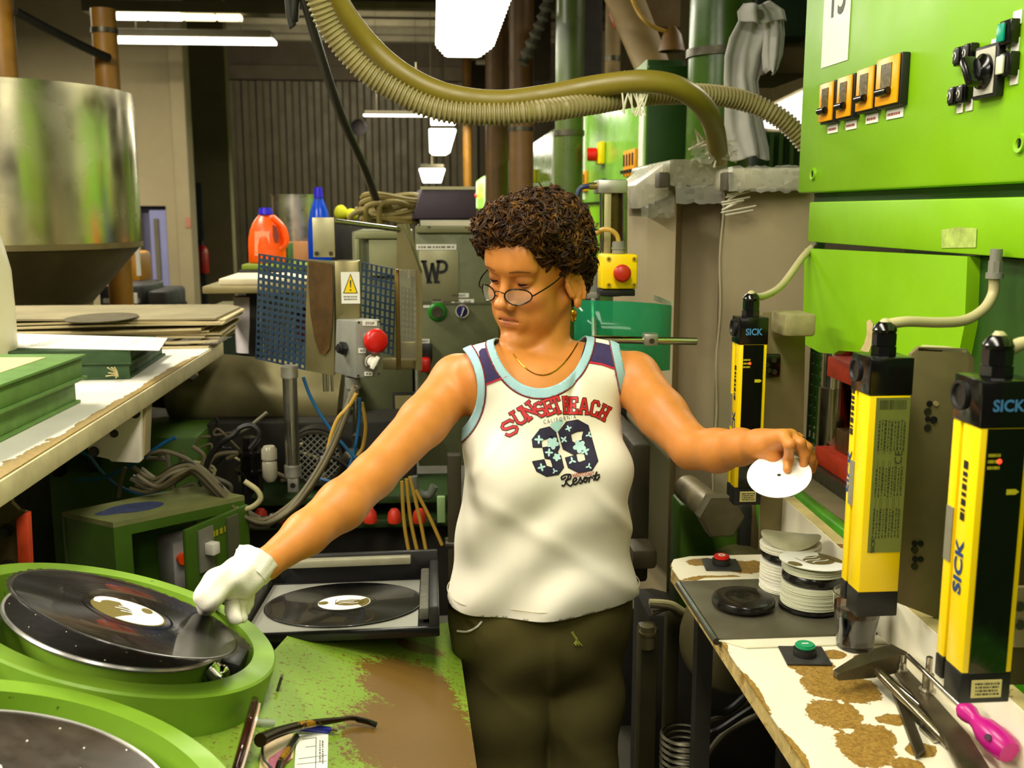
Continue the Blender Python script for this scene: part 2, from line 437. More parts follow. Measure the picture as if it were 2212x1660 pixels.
lamp(-.02, .27, 11.3, 16, 2.45, 'bright lamp in the aisle row before the corrugated wall, second lowest', 1)
lamp(-.18, .2, 15.5, 22, 2.2, 'lowest and farthest lamp of the aisle row before the corrugated wall', 0)
a = atY(215, 82, 8.8); b = atY(592, 82, 8.8); lamp(a.x, b.x, 8.75, 8.95, a.z - .02, 'long white strip lamp across the hall above the plastered wall')
a = atY(205, 38, 8.8); b = atY(555, 38, 8.8)
t = thing('fluorescent_lamp', 'sectioned strip lamp above the long white strip lamp', 'lamp', ((a.x + b.x) / 2, 8.85, a.z))
m = MB(); m.pb((a.x - .1, 8.8, a.z + .05), (b.x + .3, 9.0, a.z + .14)); m.make('lamp_housing', BEAM, t)
for f in (.1, .9): m = MB(); m.cyl((a.x + (b.x - a.x) * f, 8.9, a.z + .14), (a.x + (b.x - a.x) * f, 8.9, 5.6), .004, n=6); m.make('hanger', BEAM, t)
for k, (u, v, mt) in enumerate(((205, 222, LAMPD), (225, 312, LAMP), (315, 390, LAMP), (393, 462, LAMPD), (466, 520, LAMPD))):
    m = MB(); p = atY(u, 38, 8.8); q = atY(v, 38, 8.8); m.pb((p.x, 8.8, a.z), (q.x, 8.9, a.z + .045), .01); m.make('lamp_tube', mt, t)
a = atY(785, 243, 19.5); b = atY(928, 243, 19.5); lamp(a.x, b.x, 19.5, 19.62, a.z - .06, 'far horizontal strip lamp before the corrugated wall beside the pale ball')
t = thing('globe', 'pale lilac round globe hanging before the corrugated wall', 'globe', atY(775, 275, 19))
m = MB(); m.ball(atY(775, 275, 19), .145, 24); m.make('globe_ball', M('lilac_globe', (170, 156, 190), .5), t)
m = MB(); q = atY(775, 275, 19); m.cyl(q + V((0, 0, .14)), (q.x, q.y, 5.6), .004, n=6); m.make('hanging_cord', BEAM, t)
# light troughs across the hall
# fire extinguisher and notice by the side door
t = thing('fire_extinguisher', 'red fire extinguisher by the dark doorway past the pier', 'fire extinguisher', atY(439, 592, 15.8))
p = atY(439, 592, 15.8); m = MB(); m.lathe([(0, 0), (.082, .01), (.09, .05), (.09, .33), (.07, .40), (.03, .43), (0, .43)], p, n=20); m.make('cylinder', M('extinguisher_red', (150, 20, 14), .35), t)
m = MB(); m.cyl(p + V((0, 0, .42)), p + V((0, 0, .5)), .028); m.pb(p + V((-.03, -.07, .49)), p + V((.03, .09, .52))); m.tube(spline([p + V((0, -.03, .48)), p + V((-.12, -.04, .38)), p + V((-.115, -.04, .14))]), .014); m.make('valve_head', BLACK, t)
m = MB(); bY(m, 400, 470, 412, 492, 9.94, .009); m.make('notice', M('pink_notice', (196, 130, 100), .6), None, label='small red and white notice on the pier edge', cat='sign')
# ------------------------------------------------------------------ stainless hopper and the pipes behind it
p = atY(20, 520, 4.3); rad = atY(284, 300, 4.3).x - p.x
t = thing('hopper', 'large stainless steel hopper with conical bottom behind the white bench', 'hopper', (p.x, 4.3, 0))
ztop = atY(100, 172, 3.9).z; zc = atY(292, 525, 4.3).z; zb = atY(200, 655, 4.3).z
m = MB(); m.lathe([(rad - .004, ztop - .01), (rad - .004, ztop), (rad, ztop), (rad, zc)], (p.x, 4.3, 0), n=72)
m.make('hopper_drum', M('hopper_steel', (206, 198, 164), .22, 1, .08, 2), t, 30)
m = MB(); m.lathe([(rad + .004, zc + .006), (rad + .004, zc - .016), (rad - .01, zc - .02), (.30, zb), (.29, zb - .3), (0, zb - .3)], (p.x, 4.3, 0), n=64); m.make('hopper_cone', M('cone_steel', (120, 108, 70), .45, .7, .25, 4), t, 30)
for k in range(4):
    m = MB(); ang = PI / 4 + k * PI / 2; m.cyl((p.x + .3 * math.cos(ang), 4.3 + .3 * math.sin(ang), 0), (p.x + .3 * math.cos(ang), 4.3 + .3 * math.sin(ang), zb), .025); m.make('leg', GREYP, t)
def vpipe(x0, x1, Y, z0, z1, mat, label, bands=()):
    c = atY((x0 + x1) / 2, 457, Y); r = (x1 - x0) / 2 / F * Y
    t = thing('standing_pipe', label, 'pipe', (c.x, Y, z0))
    m = MB(); m.cyl((c.x, Y, z0), (c.x, Y, z1), r, n=32); m.make('pipe_run', mat, t)
    for z in bands:
        m = MB(); m.cyl((c.x, Y, z), (c.x, Y, z + .025), r * 1.08, n=32); m.make('clamp_band', DKSTEEL, t)
    return t
vpipe(8, 60, 5.2, 0, 5.6, PIPEY, 'ochre pipe at the left picture edge above the hopper', (2.6,))
vpipe(226, 275, 5.6, 0, 2.62, PIPEY, 'short ochre pipe standing behind the right rim of the hopper', (2.5,))
m = MB(); m.tube(spline([atY(34, 25, 5.14), atY(110, 66, 5.28), atY(195, 108, 5.45), atY(236, 126, 5.53)], 4), .022, 6); m.make('stay_rod', BLACK, None, label='black stay rod between the two ochre pipes', cat='rod')
# things on the floor far left: printer-like dark machines, yellow tub
def crate(name, label, cat, x0, y0, x1, y1, Y, dep, mat, bev=.01):
    m = MB(); bY(m, x0, y0, x1, y1, Y, dep, bev); return m.make(name, mat, None, label=label, cat=cat)
t = thing('dark_machine', 'dark office-like machine with a red strip behind the paper pile', 'machine', atY(290, 690, 6.2))
m = MB(); bY(m, 212, 616, 310, 668, 6.2, .5, .02); m.make('machine_body', BLACK, t)
m = MB(); bY(m, 216, 660, 268, 674, 6.19, .02); m.make('red_strip', RED, t)
m = MB(); bY(m, 222, 646, 300, 655, 6.17, .04); m.make('tray_edge', GREYP, t)
m = MB(); bY(m, 278, 634, 296, 656, 6.15, .02); m.make('white_card', WHITE, t)
m = MB(); bY(m, 300, 630, 362, 690, 6.3, .5, .02); m.make('side_unit', M('dark_unit', (34, 30, 22), .6), t)
m = MB(); q = atY(212, 668, 6.25); q2 = atY(362, 668, 6.25); m.pb((q.x, 6.25, 0), (q2.x, 6.75, q.z)); m.make('pedestal', DARK, t)
crate('yellow_tub', 'ochre yellow tub beside the hopper cone', 'tub', 262, 545, 304, 614, 6.6, .3, M('ochre_tub', (190, 130, 10), .5), .03)
m = MB(); bY(m, 292, 540, 304, 596, 6.5, .02); m.make('paper_notice', WHITE, None, label='white paper strip on the ochre tub', cat='paper')
# ------------------------------------------------------------------ far presses of the row
def far_press(xf, xn, yt, label, n, dark=0):
    """xf, xn: where the far and near edge of its control cabinet face meet the picture"""
    X = .78; Y1 = atX(xf, 420, X).y; Y0 = atX(xn, 420, X).y
    t = thing('record_press', label, 'press', (X + .3, (Y0 + Y1) / 2, 0), 'record presses down the row')
    m = MB(); zt = 2.12; m.pb((X + .0045, Y0, 1.64), (X + .15, Y1, zt), .006); m.make('control_cabinet', GREEND, t); m = MB(); m.pb((X - .0008, Y0 + .004, 1.645), (X + .004, Y1 - .004, zt - .005)); m.make('cabinet_face', M('pale_press_green', (124, 184, 64), .22, 0, .25, 3), t)  # face green paled to carry its white glare
    m = MB(); m.pb((X + .02, Y0 + .01, 1.545), (X + .16, Y1 - .01, 1.632)); m.make('panel', GREEN, t)
    m = MB(); m.pb((X, Y0 + .12, 1.30), (X + .16, Y1, 1.54), .005); m.make('panel', GREEN, t)
    m = MB(); m.pb((X + .1, Y0 + .1, 0), (X + .2, Y1, 1.295)); m.make('press_frame', GREENM, t)
    for zz in (Y0 + .012, Y1 - .10):   # white glare put in as pale strips along both sides of the cabinet face
        m = MB(); m.pb((X - .006, zz, 1.66), (X - .001, zz + .088, zt - .02)); m.make('glare_strip', M('glare_strip', (232, 232, 214), .3), t)
    yc = (Y0 * .42 + Y1 * .58); zc = 1.86
    sw = MB(); sw.pb((X - .03, yc - .05, zc - .05), (X - .001, yc + .05, zc + .05), .008); s_ = sw.make('switch_box', YELLOW, t)
    m = MB(); m.cyl((X - .03, yc + .015, zc - .005), (X - .075, yc + .02, zc - .005), .03, n=16, bev=.004); m.make('switch_knob', RED, s_)
    if n:
        for g, (yy, cnt, z) in enumerate(((Y0 + .12, 4, 1.735), (Y1 - .2, 3, 1.70))):
            for k in range(cnt):
                y = yy + k * .058
                m = MB(); m.pb((X - .018, y, z), (X - .001, y + .048, z + .10), .003); c = m.make('temperature_controller', M('amber_plastic', (240, 160, 10), .4), t)
                m = MB(); m.pb((X - .021, y + .012, z + .04), (X - .0185, y + .036, z + .085)); m.pb((X - .032, y + .012, z + .012), (X - .0185, y + .036, z + .024)); m.make('controller_window', BLACK, c)
        for k, (dy, dz) in enumerate(((0, 0), (-.03, -.01), (.03, .005), (0, -.035), (.028, -.03))):
            m = MB(); y = (Y0 + Y1) / 2 + .02; m.cyl((X - .02, y + dy, 1.73 + dz), (X - .001, y + dy, 1.73 + dz), .011, n=12); m.make('push_button', (M('teal_button', (20, 140, 110), .4), WHITE, BLACK, WHITE, RED)[k], t)
    return t
far_press(1258, 1392, 225, 'second press from the right with row of amber controllers on its green cabinet', 1)
far_press(1136, 1197, 340, 'third press in the row with yellow switch box left of the olive pipe', 0)
far_press(1056, 1095, 380, 'fourth press in the row with small pale cabinet behind the hair', 0)
far_press(1030, 1047, 410, 'fifth press in the row with smallest sliver of cabinet showing', 0)
vpipe(1198, 1258, 4.75, 0, 5.6, PIPEG, 'olive green standing pipe right above the hair', (1.94,))
vpipe(1100, 1152, 6.6, 0, 5.6, PIPEB, 'brown standing pipe between third and fourth press', (2.1,))
vpipe(1050, 1098, 8.2, 0, 5.6, PIPEB, 'brown standing pipe left of the other brown pipe', ())
vpipe(1001, 1020, 10.5, 0, 4.6, PIPEY, 'thin ochre standing pipe at the right end of the corrugated wall', ())
vpipe(1302, 1334, 5.3, 0, 5.6, TAN, 'tan standing pipe above the second press cabinet', (2.35,))
vpipe(1478, 1612, 3.3, 0, 5.6, M('glossy_green_pipe', (64, 98, 18), .25, 0, .35, 3, .05, 12), 'large glossy green pipe with a strap behind the wrapped duct', (2.08,))
# dark cabinets and cross members above the second press
crate('switch_cabinet', 'dark green cabinet side behind the hose arch', 'cabinet', 1398, 128, 1474, 392, 3.9, .5, GREEND)
crate('overhead_cabinet', 'dark cabinet high up between olive and green pipes', 'cabinet', 1258, -60, 1300, 190, 5.6, .3, DARK)
crate('overhead_box', 'brown box high above the second press by the strap', 'box', 1340, -40, 1470, 60, 5.8, .3, M('brown_box', (96, 74, 34), .7))
crate('overhead_box', 'dark green box high behind the hanging cloth', 'box', 1640, -60, 1760, 80, 3.3, .5, M('deep_green', (16, 44, 22), .6))
crate('overhead_box', 'brown panel below the deep green box behind the cloth', 'box', 1660, 80, 1760, 160, 3.4, .4, M('umber', (92, 76, 42), .7))
crate('overhead_box', 'dark grey cupboard up between the brown pipes and the lamp', 'box', 1110, -60, 1190, 170, 9.0, .4, M('grey_cupboard', (84, 74, 54), .7))
crate('overhead_beam', 'brown beam end right of the nearest aisle lamp', 'beam', 1030, 60, 1110, 130, 12, .4, M('beam_brown', (110, 92, 54), .7))
crate('overhead_beam', 'dark beam right of the far aisle lamps', 'beam', 1015, 130, 1100, 250, 14, .4, M('beam_umber', (62, 50, 28), .7))
crate('mesh_cage', 'dark green mesh cage between the cloth and the press cabinet', 'cage', 1652, 284, 1745, 1295, 4.2, .3, GREEND)
for x in (1664, 1684, 1708, 1728): m = MB(); bY(m, x, 286, x + 5, 370, 4.18, .015); q = m.make('cage_bar', GREENM, bpy.data.objects['mesh_cage'])
m = MB(); a = atY(1342, -20, 4.5); b = atY(1420, 170, 4.3); m.cyl(a, b, .08, .07, n=20); m.make('slanted_duct', TAN, None, label='tan slanted duct behind the top of the hose arch', cat='duct')
m = MB(); m.tube(spline([atY(1362, -10, 4.0), atY(1385, 35, 3.9), atY(1420, 62, 3.9), atY(1468, 72, 3.9)]), .008); m.make('cable', YCABLE, None, label='yellow cable curving down to a small lamp shade', cat='cable')
m = MB(); p = atY(1452, 75, 3.9); m.lathe([(.012, .03), (.035, .0), (.05, -.06), (.045, -.06), (.03, -.005)], p, n=20); m.make('lamp_shade', PIPEB, None, label='small brown shade at the end of the yellow cable', cat='lamp')
m = MB(); a = atY(1322, 0, 4.9); m.tube([atY(1328, -10, 4.9), atY(1326, 30, 4.9), atY(1336, 58, 4.9)], .022); m.make('orange_strap', ORANGEP, None, label='orange strap hanging beside the tan standing pipe', cat='strap')
m = MB(); m.tube(spline([atY(1185, -10, 6), atY(1172, 40, 6), atY(1150, 90, 6), atY(1128, 140, 6)]), [.02 + .01 * (i % 3) for i in range(25)], 8); m.make('foil_sleeve', M('foil', (130, 128, 110), .4, .5), None, label='grey foil sleeve slanting down by the olive pipe', cat='sleeve')
# ================================================================== left: white bench with binders
ZT = 1.2
LAM = WORN('worn_white_laminate', (240, 236, 222), (168, 140, 78), [(.565, -.55, .03, .35), (.57, .0, .022, .3), (.568, .5, .02, .3)], .55, 22, 0)
t = thing('side_bench', 'white laminate bench with chipped edge at left carrying the green binders', 'bench', (-1.2, 2.1, 0))
m = MB(); m.pb((-1.8, .95, ZT - .002), (-.66, 3.22, ZT)); m.make('bench_surface', LAM, t)
m = MB(); m.pb((-1.8, .95, ZT - .042), (-.655, 3.22, ZT - .0025), .003); m.make('bench_board', M('edge_band', (196, 184, 140), .6, 0, .2, 14, .05), t)
for (x, y) in ((-1.7, 1.1), (-1.7, 3.1), (-.95, 3.1)):
    m = MB(); m.pb((x - .02, y - .02, 0), (x + .02, y + .02, ZT - .042)); m.make('leg', GREYP, t)
# paper sleeves in a loose pile at the far end
SLV = M('aged_sleeve', (190, 174, 130), .8, 0, .15, 6); SLVG = M('grey_sleeve', (142, 132, 100), .8, 0, .25, 5)
z = ZT + .0005; NS = 14
for i in range(NS):
    f = i / (NS - 1); j = lambda a: R_.uniform(-a, a)
    pts = [atZ(30, 712 - 28 * f + j(1), z), atZ(430 + j(10), 722 - 30 * f + j(1), z)]
    yn = 3.02 + j(.03) + .04 * f; yf = 3.55 + j(.05); x1 = -.655 + j(.035); x0 = -1.62 + j(.02)
    m = MB(); g = 1; n = 10
    top = []
    for q in range(n + 1):
        u = q / n; x = x0 + (x1 - x0) * u
        top.append((x, yn + .05 * u + j(.006), z + (.004 * math.sin(u * 5 + i) if i else 0)))
    far = [(x1 + j(.02), yf - .1, z), (x1 - .05, yf, z), (x0, yf, z)]
    m.prism([V(p) for p in top + far], (0, 0, .0055))
    m.make('paper_sleeve', SLVG if i in (5, 9, 13) else SLV, None, label='large flat paper sleeve in the ragged pile at the far end of the white bench', cat='paper sleeve', group='paper sleeves piled on the white bench')
    z += .0062
m = MB(); p = atZ(220, 687, z + .001); m.lathe([(0, .0), (.16, .0), (.16, .002), (0, .002)], p, n=32, sx=.62, sy=.9); m.make('stained_disc', M('stain_grey', (92, 84, 62), .9, 0, .3, 20), None, label='thin dark grey oval sheet lying on the pile of sleeves', cat='sheet')
# binders
BIND = M('binder_green', (44, 72, 34), .7, 0, .25, 18, .15, 160); BINDL = M('binder_light_green', (92, 132, 52), .65, 0, .2, 16, .1, 140)
PAGE = M('page_block', (206, 190, 138), .8, 0, .12, 60)
def binder(x0, x1, y0, y1, z, h, mat, label, rot=0):
    t = thing('binder', label, 'binder', ((x0 + x1) / 2, (y0 + y1) / 2, z), 'green cloth binders on the white bench')
    R = Matrix.Rotation(rot, 3, 'Z'); c = V(((x0 + x1) / 2, (y0 + y1) / 2, z)); w, d = (x1 - x0), (y1 - y0)
    def b(o, s, nm, mt, bev=.002): q = MB(); q.box(c + R @ V(o), s, R, bev); return q.make(nm, mt, t)
    b((0, 0, .003), (w, d, .006), 'cover', mat); b((0, 0, h - .003), (w, d, .006), 'cover', mat)
    b((0, -d / 2 + .004, h / 2), (w, .008, h - .008), 'spine', mat, .003)
    b((0, .005, h / 2), (w - .016, d - .02, h - .0125), 'page_block', mat if mat is BINDL else BIND)
    return t, c, R
a = atZ(268, 822, ZT); b2 = atZ(394, 768, ZT)
b_lo = binder(a.x - .58, a.x, a.y, a.y + .42, ZT + .0005, .036, BIND, 'dark green binder with a torn corner under another, beside the jug', .05)
b_hi = binder(a.x - .58, a.x + .012, a.y - .005, a.y + .27, ZT + .037, .036, BIND, 'dark green binder with the typed sheet lying on it', .04)
m = MB(); q = a + V((-.012, -.004, .01))
for k in range(9):
    r = V((R_.uniform(-.028, .006), R_.uniform(-.014, .0), R_.uniform(0, .03))); m.tube([q, q + r * .5, q + r + V((0, -.008, -.004))], .0014, 4)
m.make('frayed_corner', PAGE, b_lo[0])
m = MB(); z2 = ZT + .0735
sh = [atZ(28, 752, z2), atZ(344, 758, z2), atZ(362, 728, z2 + .004), atZ(28, 722, z2)]
m.prism([V((p.x, p.y, z2)) for p in sh], (0, 0, .0015)); sheet = m.make('typed_sheet', M('white_paper', (250, 248, 240), .7, 0, .02), None, label='white typed sheet lying on the dark green binder by the jug', cat='sheet')
m = MB(); o = sum((V((p.x, p.y, z2 + .0015)) for p in sh), V()) / 4
for k in range(7):
    u = (V(sh[1]) - V(sh[0])) * .085; scribble(m, o + V((-.09 + k * .068, .0, 0)), V((.05, .0, 0)), V((.01, .16, 0)), (0, 0, 1), 9, k, .0004, .35)
m.make('typing', M('grey_ink', (130, 126, 112), .7), sheet)
zz = ZT + .0005; a = atZ(162, 872, ZT)
b_1 = binder(a.x - .6, a.x, a.y - .62, a.y + .02, zz, .05, BINDL, 'worn light green binder lying underneath another at the near bench edge', -.03)
b_2 = binder(a.x - .6, a.x + .01, a.y - .60, a.y + .03, zz + .051, .052, BINDL, 'worn light green binder on top of the near stack with a cream label', -.05)
m = MB(); m.box((a.x - .325, a.y - .285, zz + .1036), (.55, .52, .001), Matrix.Rotation(-.05, 3, 'Z')); m.make('cover_label', M('cream_label', (214, 194, 136), .75, 0, .12, 30), b_2[0])
# jug
JUG = M('milky_plastic', (226, 220, 180), .35, 0, .05, 3)
p = atZ(-80, 822, ZT); p = V((p.x - .01, 2.5, ZT + .0005))
t = thing('jug', 'tall milky white plastic jug cut by the left picture edge', 'jug', p)
m = MB(); m.lathe([(0, 0), (.125, 0), (.136, .012), (.138, .16), (.136, .26), (.122, .335), (.098, .385), (.06, .425), (.036, .44), (.036, .47), (0, .47)], p, n=48); m.make('jug_body', JUG, t, 50)
m = MB(); m.cyl(p + V((0, 0, .455)), p + V((0, 0, .50)), .042, n=24, bev=.004); m.make('jug_cap', WHITE, t)
# ------------------------------------------------------------------ machines under and behind the bench
def bolt(m, p, N, r=.008, h=.006):
    p = V(p); N = V(N).normalized(); m.cyl(p, p + N * h * .4, r * 1.35, n=16); m.cyl(p + N * h * .4, p + N * h * 1.4, r, n=6); return m
t = thing('junction_plate', 'white painted metal plate box bolted under the bench edge', 'plate box', atY(250, 1000, 2.35))
m = MB(); pY(m, [(190, 936), (292, 866), (303, 868), (306, 996), (300, 1001), (240, 998), (235, 990), (197, 985), (190, 978)], 2.35, .02, .002)
m.make('plate', M('chipped_white', (244, 232, 212), .5, 0, .06, 8, 0, 60, (150, 120, 90), 26, .70), t)
m = MB(); pY(m, [(192, 930), (296, 862), (316, 872), (312, 985), (304, 990), (196, 980)], 2.3705, .05); m.make('plate_box', M('box_cream', (170, 156, 116), .6), t)
for (x, y, r) in ((292, 893, .009), (203, 976, .009), (247, 937, .007)):
    m = MB(); bolt(m, atY(x, y, 2.349), (0, -1, 0), r); m.make('bolt', DKSTEEL, t)
t = thing('electric_motor', 'large oily grey horizontal motor drum behind the perforated guard', 'motor', atY(520, 930, 3.3))
a = atY(384, 835, 3.3); b = atY(735, 868, 3.3)
m = MB(); d = (b - a).normalized(); m.lathe([(0, -.03), (.07, -.028), (.10, -.012), (.116, .02), (.118, .03), (.118, .52), (0, .52)], a, d, 48); m.make('motor_drum', M('oily_grey', (150, 140, 98), .36, .4, .3, 5, .06, 40), t, 40)
m = MB(); m.lathe([(0, -.16), (.05, -.16), (.055, -.15), (.055, -.02), (0, -.02)], a + V((0, 0, -.02)), d, 32); m.make('motor_shaft_housing', DKSTEEL, t)
m = MB(); p = atY(418, 810, 3.18); m.lathe([(.008, 0), (.015, .004), (.018, .012), (.012, .018), (0, .018)], p, (0, -1, 0), 16); m.make('eye_bolt', STEEL, t)
m = MB(); m.pb((a.x + .05, 3.2, 0), (a.x + .45, 3.45, a.z - .09)); m.make('motor_foot', DARK, t)
crate('green_machine', 'tall green machine housing behind the open green box', 'machine', 62, 950, 445, 1300, 2.95, .5, GREENM, .01)
crate('machine_post', 'dark machine post at left edge behind the red-edged bracket', 'post', -60, 1020, 66, 1300, 2.6, .2, DARK)
for (x, y, lb) in ((120, 1010, 'black socket on the green base nearest the left edge'), (195, 1000, 'black socket on the green base under the white plate box')):
    m = MB(); bY(m, x - 14, y - 22, x + 14, y + 22, 2.9, .045, .005); m.make('wall_socket', BLACK, None, label=lb, cat='socket')
m = MB(); p = atY(145, 975, 2.85); m.cyl(p + V((-.02, 0, 0)), p + V((.02, 0, .005)), .016, n=14); m.make('hose_coupling', M('blue_plastic', (20, 50, 140), .4), None, label='blue hose coupling above the black sockets under the bench', cat='coupling')
# open green box with its door
ZB = .92; dz = .27
A = atZ(244, 1130, ZB); Bq = atZ(133, 1107, ZB); Cq = atZ(418, 1050, ZB); D = atZ(528, 1071, ZB)
t = thing('switch_box', 'open green steel switch box with a blue print on its dusty lid', 'box', V((A.x, A.y, ZB - dz)))
m = MB(); dn = V((0, 0, -1))
m.prism([A, Bq, Cq, D], (0, 0, -.012)); top = m.make('lid', M('dusty_green', (124, 128, 74), .7, 0, .2, 12, .05), t)
th = (D - A).normalized(); nin = th.cross(V((0, 0, 1))); nin = nin if nin.dot(Cq - D) > 0 else -nin
m = MB(); lw = .014
m.prism([A + dn * .0125, A + dn * dz, Bq + dn * dz, Bq + dn * .0125], nin * .004 + th * .012)
m.prism([Bq + dn * .0125, Bq + dn * dz, Cq + dn * dz, Cq + dn * .0125], -nin * .01)
m.prism([A + dn * dz, Bq + dn * dz, Cq + dn * dz, D + dn * dz], (0, 0, .01))
m.make('box_shell', GREENM, t)
fr = MB()      # front frame round the opening
fr.prism([A + dn * .0125, A + th * .04 + dn * .0125, A + th * .04 + dn * dz, A + dn * dz], nin * .012)
fr.prism([A + th * .04 + dn * .0125, D + dn * .0125, D + dn * .035, A + th * .04 + dn * .035], nin * .012)
fr.prism([D + dn * .035, D - th * .03 + dn * .035, D - th * .03 + dn * dz, D + dn * dz], nin * .012)
fr.make('front_frame', GREENM, t)
m = MB(); c = (A + Bq + Cq + D) / 4; e1 = (D - A) * .20; e2 = (Bq - A) * .5
ring = [c - (D - A) * .16 + e1 * math.cos(k * PI / 16) + e2 * .5 * math.sin(k * PI / 16) + V((0, 0, .0006)) for k in range(32)]; m.poly(ring); m.poly([q - (D - A) * .24 + V((0, 0, .0002)) + (q - c) * -.45 for q in ring[::2]])
m.make('blue_print', M('faded_blue_print', (60, 70, 110), .7, 0, .3, 40), top)
gb = MB(); g0 = A + th * .16 + nin * .06 + dn * .10; gb.prism([g0, g0 + th * .13, g0 + th * .13 + dn * .12, g0 + dn * .12], nin * .09, .006); g = gb.make('relay_case', M('light_grey_case', (170, 164, 158), .5), t)
m = MB(); q = g0 + dn * .04 - nin * .001 + th * .02; m.cyl(q, q - nin * .014, .014, n=16); m.make('orange_button', ORANGEP, g)
dt = atZ(392, 1145, ZB - .02); dd = D - th * .0 + V((0, 0, -.02)); dv = (dt - dd); dv.z = 0; dn2 = dv.normalized().cross(V((0, 0, 1)))
if dn2.dot(V((1, 0, 0))) < 0: dn2 = -dn2
m = MB(); m.prism([dd, dd + dv, dd + dv + dn * .26, dd + dn * .26], dn2 * .012, .004); door = m.make('box_door', GREENM, t)
o = dd + dn2 * .0135; L = dv.length; dh = dv / L
m = MB(); c = o + dh * (L * .62) + dn * .012; m.prism([c, c + dh * .05, c + dh * .05 + dn * .10, c + dn * .10], dn2 * .004); m.make('latch_plate', GREYP, door)
m = MB(); c = o + dh * (L * .66) + dn * .045 + dn2 * .004; m.prism([c, c + dh * .025, c + dh * .025 + dn * .028, c + dn * .028], dn2 * .025, .003); m.make('latch_block', WHITE, door)
m = MB(); c = o + dh * (L * .22) + dn * .01; m.prism([c, c + dh * .04, c + dh * .04 + dn * .14, c + dn * .14], dn2 * .005); m.make('document_pocket', M('dull_pocket', (90, 92, 66), .6), door)
m = MB(); c = o + dh * (L * .55) + dn * .035 + dn2 * .0005; scribble(m, c, -dh * .12, V((0, 0, .02)), dn2, 1, 5, .0004, .7); m.make('yellow_lettering', M('yellow_print', (180, 170, 30), .6), door)
# red-edged bracket at the left picture edge
t = thing('guard_bracket', 'brown steel bracket with red side plate at the left picture edge', 'bracket', atY(20, 1240, 1.72))
m = MB(); pY(m, [(-60, 1075), (0, 1070), (20, 1060), (24, 1088), (40, 1104), (56, 1107), (63, 1240), (50, 1243), (-60, 1243)], 1.72, .012, .001); m.make('bracket_plate', M('brown_steel', (104, 84, 48), .5, .3, .25, 10), t)
m = MB(); pY(m, [(34, 1122), (50, 1112), (58, 1112), (64, 1232), (47, 1243), (40, 1238)], 1.70, .02, .001); m.make('red_side_plate', M('worn_red', (190, 60, 22), .5, 0, .25, 30), t)
for (x, y) in ((15, 1146), (18, 1222)):
    m = MB(); bolt(m, atY(x, y, 1.7195), (0, -1, 0), .0085, .009); m.make('bolt', DKSTEEL, t)
# ------------------------------------------------------------------ perforated guard with the stop box
GB = M('blue_grey_guard', (38, 60, 80), .5, .3, .3, 12); SSB = M('rust_stained_stainless', (148, 138, 96), .38, .75, .2, 3)
RSB = WORN('rust_stain', (168, 156, 112), (96, 66, 14), [(.0, .0, .03, .03)], .3, 12, 0)
t = thing('machine_guard', 'blue perforated machine guard on a stained stainless post with warning sticker', 'guard', atY(680, 800, 2.7))
def lat(q, nu, nv, bar, th, Yl, Yr, mat, name='perforated_sheet'):
    m = MB(); a, b, c, d = q; O = atY(*d, Yl); U = atY(*c, Yr) - O; W = atY(*a, Yl) - O
    m.lattice(O, U, W, nu, nv, bar, th); return m.make(name, mat, t)
lat([(560, 548), (668, 563), (660, 800), (553, 775)], 9, 17, .0084, .003, 2.8, 2.68, GB)
lat([(782, 566), (858, 580), (850, 768), (776, 750)], 7, 12, .0058, .003, 2.95, 2.9, GB)
lat([(868, 620), (900, 624), (898, 745), (866, 740)], 4, 10, .0045, .003, 3.0, 3.0, GB)
m = MB(); m.prism([atY(664, 562, 2.68), atY(722, 566, 2.6), atY(722, 812, 2.6), atY(657, 800, 2.68)], (.0, .05, 0)); 
post = m.make('post', SSB, t)
# brown rust run down the post face
m = MB(); N = (atY(722, 566, 2.6) - atY(664, 562, 2.68)).cross(V((0, 0, 1))); N = N.normalized(); N = N if N.y < 0 else -N
ptsr = [(668, 566), (720, 569), (721, 640), (719, 700), (714, 748), (704, 764), (692, 762), (682, 735), (672, 680), (668, 620)]
pr = []
for (x, y) in ptsr:
    v_ = (y - 564) / 242; u_ = (x - (664 - 7 * v_)) / (58 + 7 * v_); q1 = atY(664, 562, 2.68).lerp(atY(722, 566, 2.6), u_); q2 = atY(657, 800, 2.68).lerp(atY(722, 812, 2.6), u_); pr.append(q1.lerp(q2, v_) + N * .0022)
m.poly(pr); m.make('rust_run', M('rust_brown', (84, 58, 16), .55, .3, .5, 14), post)
m = MB(); bY(m, 722, 564, 779, 720, 2.6, .06, .003); m.make('post_cover', SSB, t)
m = MB(); bY(m, 674, 470, 724, 556, 2.66, .006, .001); m.make('mounting_plate', M('pale_stainless', (186, 178, 138), .42, .6, .1, 6), t)
for x in (684, 715):
    m = MB(); bolt(m, atY(x, 548, 2.658), (0, -1, 0), .004, .004); m.make('bolt', DKSTEEL, t)
m = MB(); m.tube([atY(722, 478, 2.67), atY(862, 496, 2.75)], .007, 10); m.make('cross_rod', STEEL, t)
m = MB(); m.prism([atY(858, 484, 2.75), atY(884, 484, 2.75), atY(912, 588, 2.75), atY(912, 800, 2.75), atY(898, 800, 2.75), atY(898, 600, 2.75), atY(856, 580, 2.75)], (0, .006, 0)); m.make('end_bracket', SSB, t)
m = MB(); m.tube([atY(874, 483, 2.745), atY(911, 588, 2.745)], .003, 6); m.make('bracket_edge', STEEL, t)
m = MB(); bY(m, 852, 582, 866, 800, 2.78, .03, .002); m.make('side_rail', M('brown_stainless', (120, 96, 44), .35, .6, .3, 10), t)
m = MB(); bY(m, 862, 582, 902, 780, 2.74, .05, .004); m.make('acrylic_cover', GLASS('clear_acrylic', (220, 215, 190), .05, .2), t)
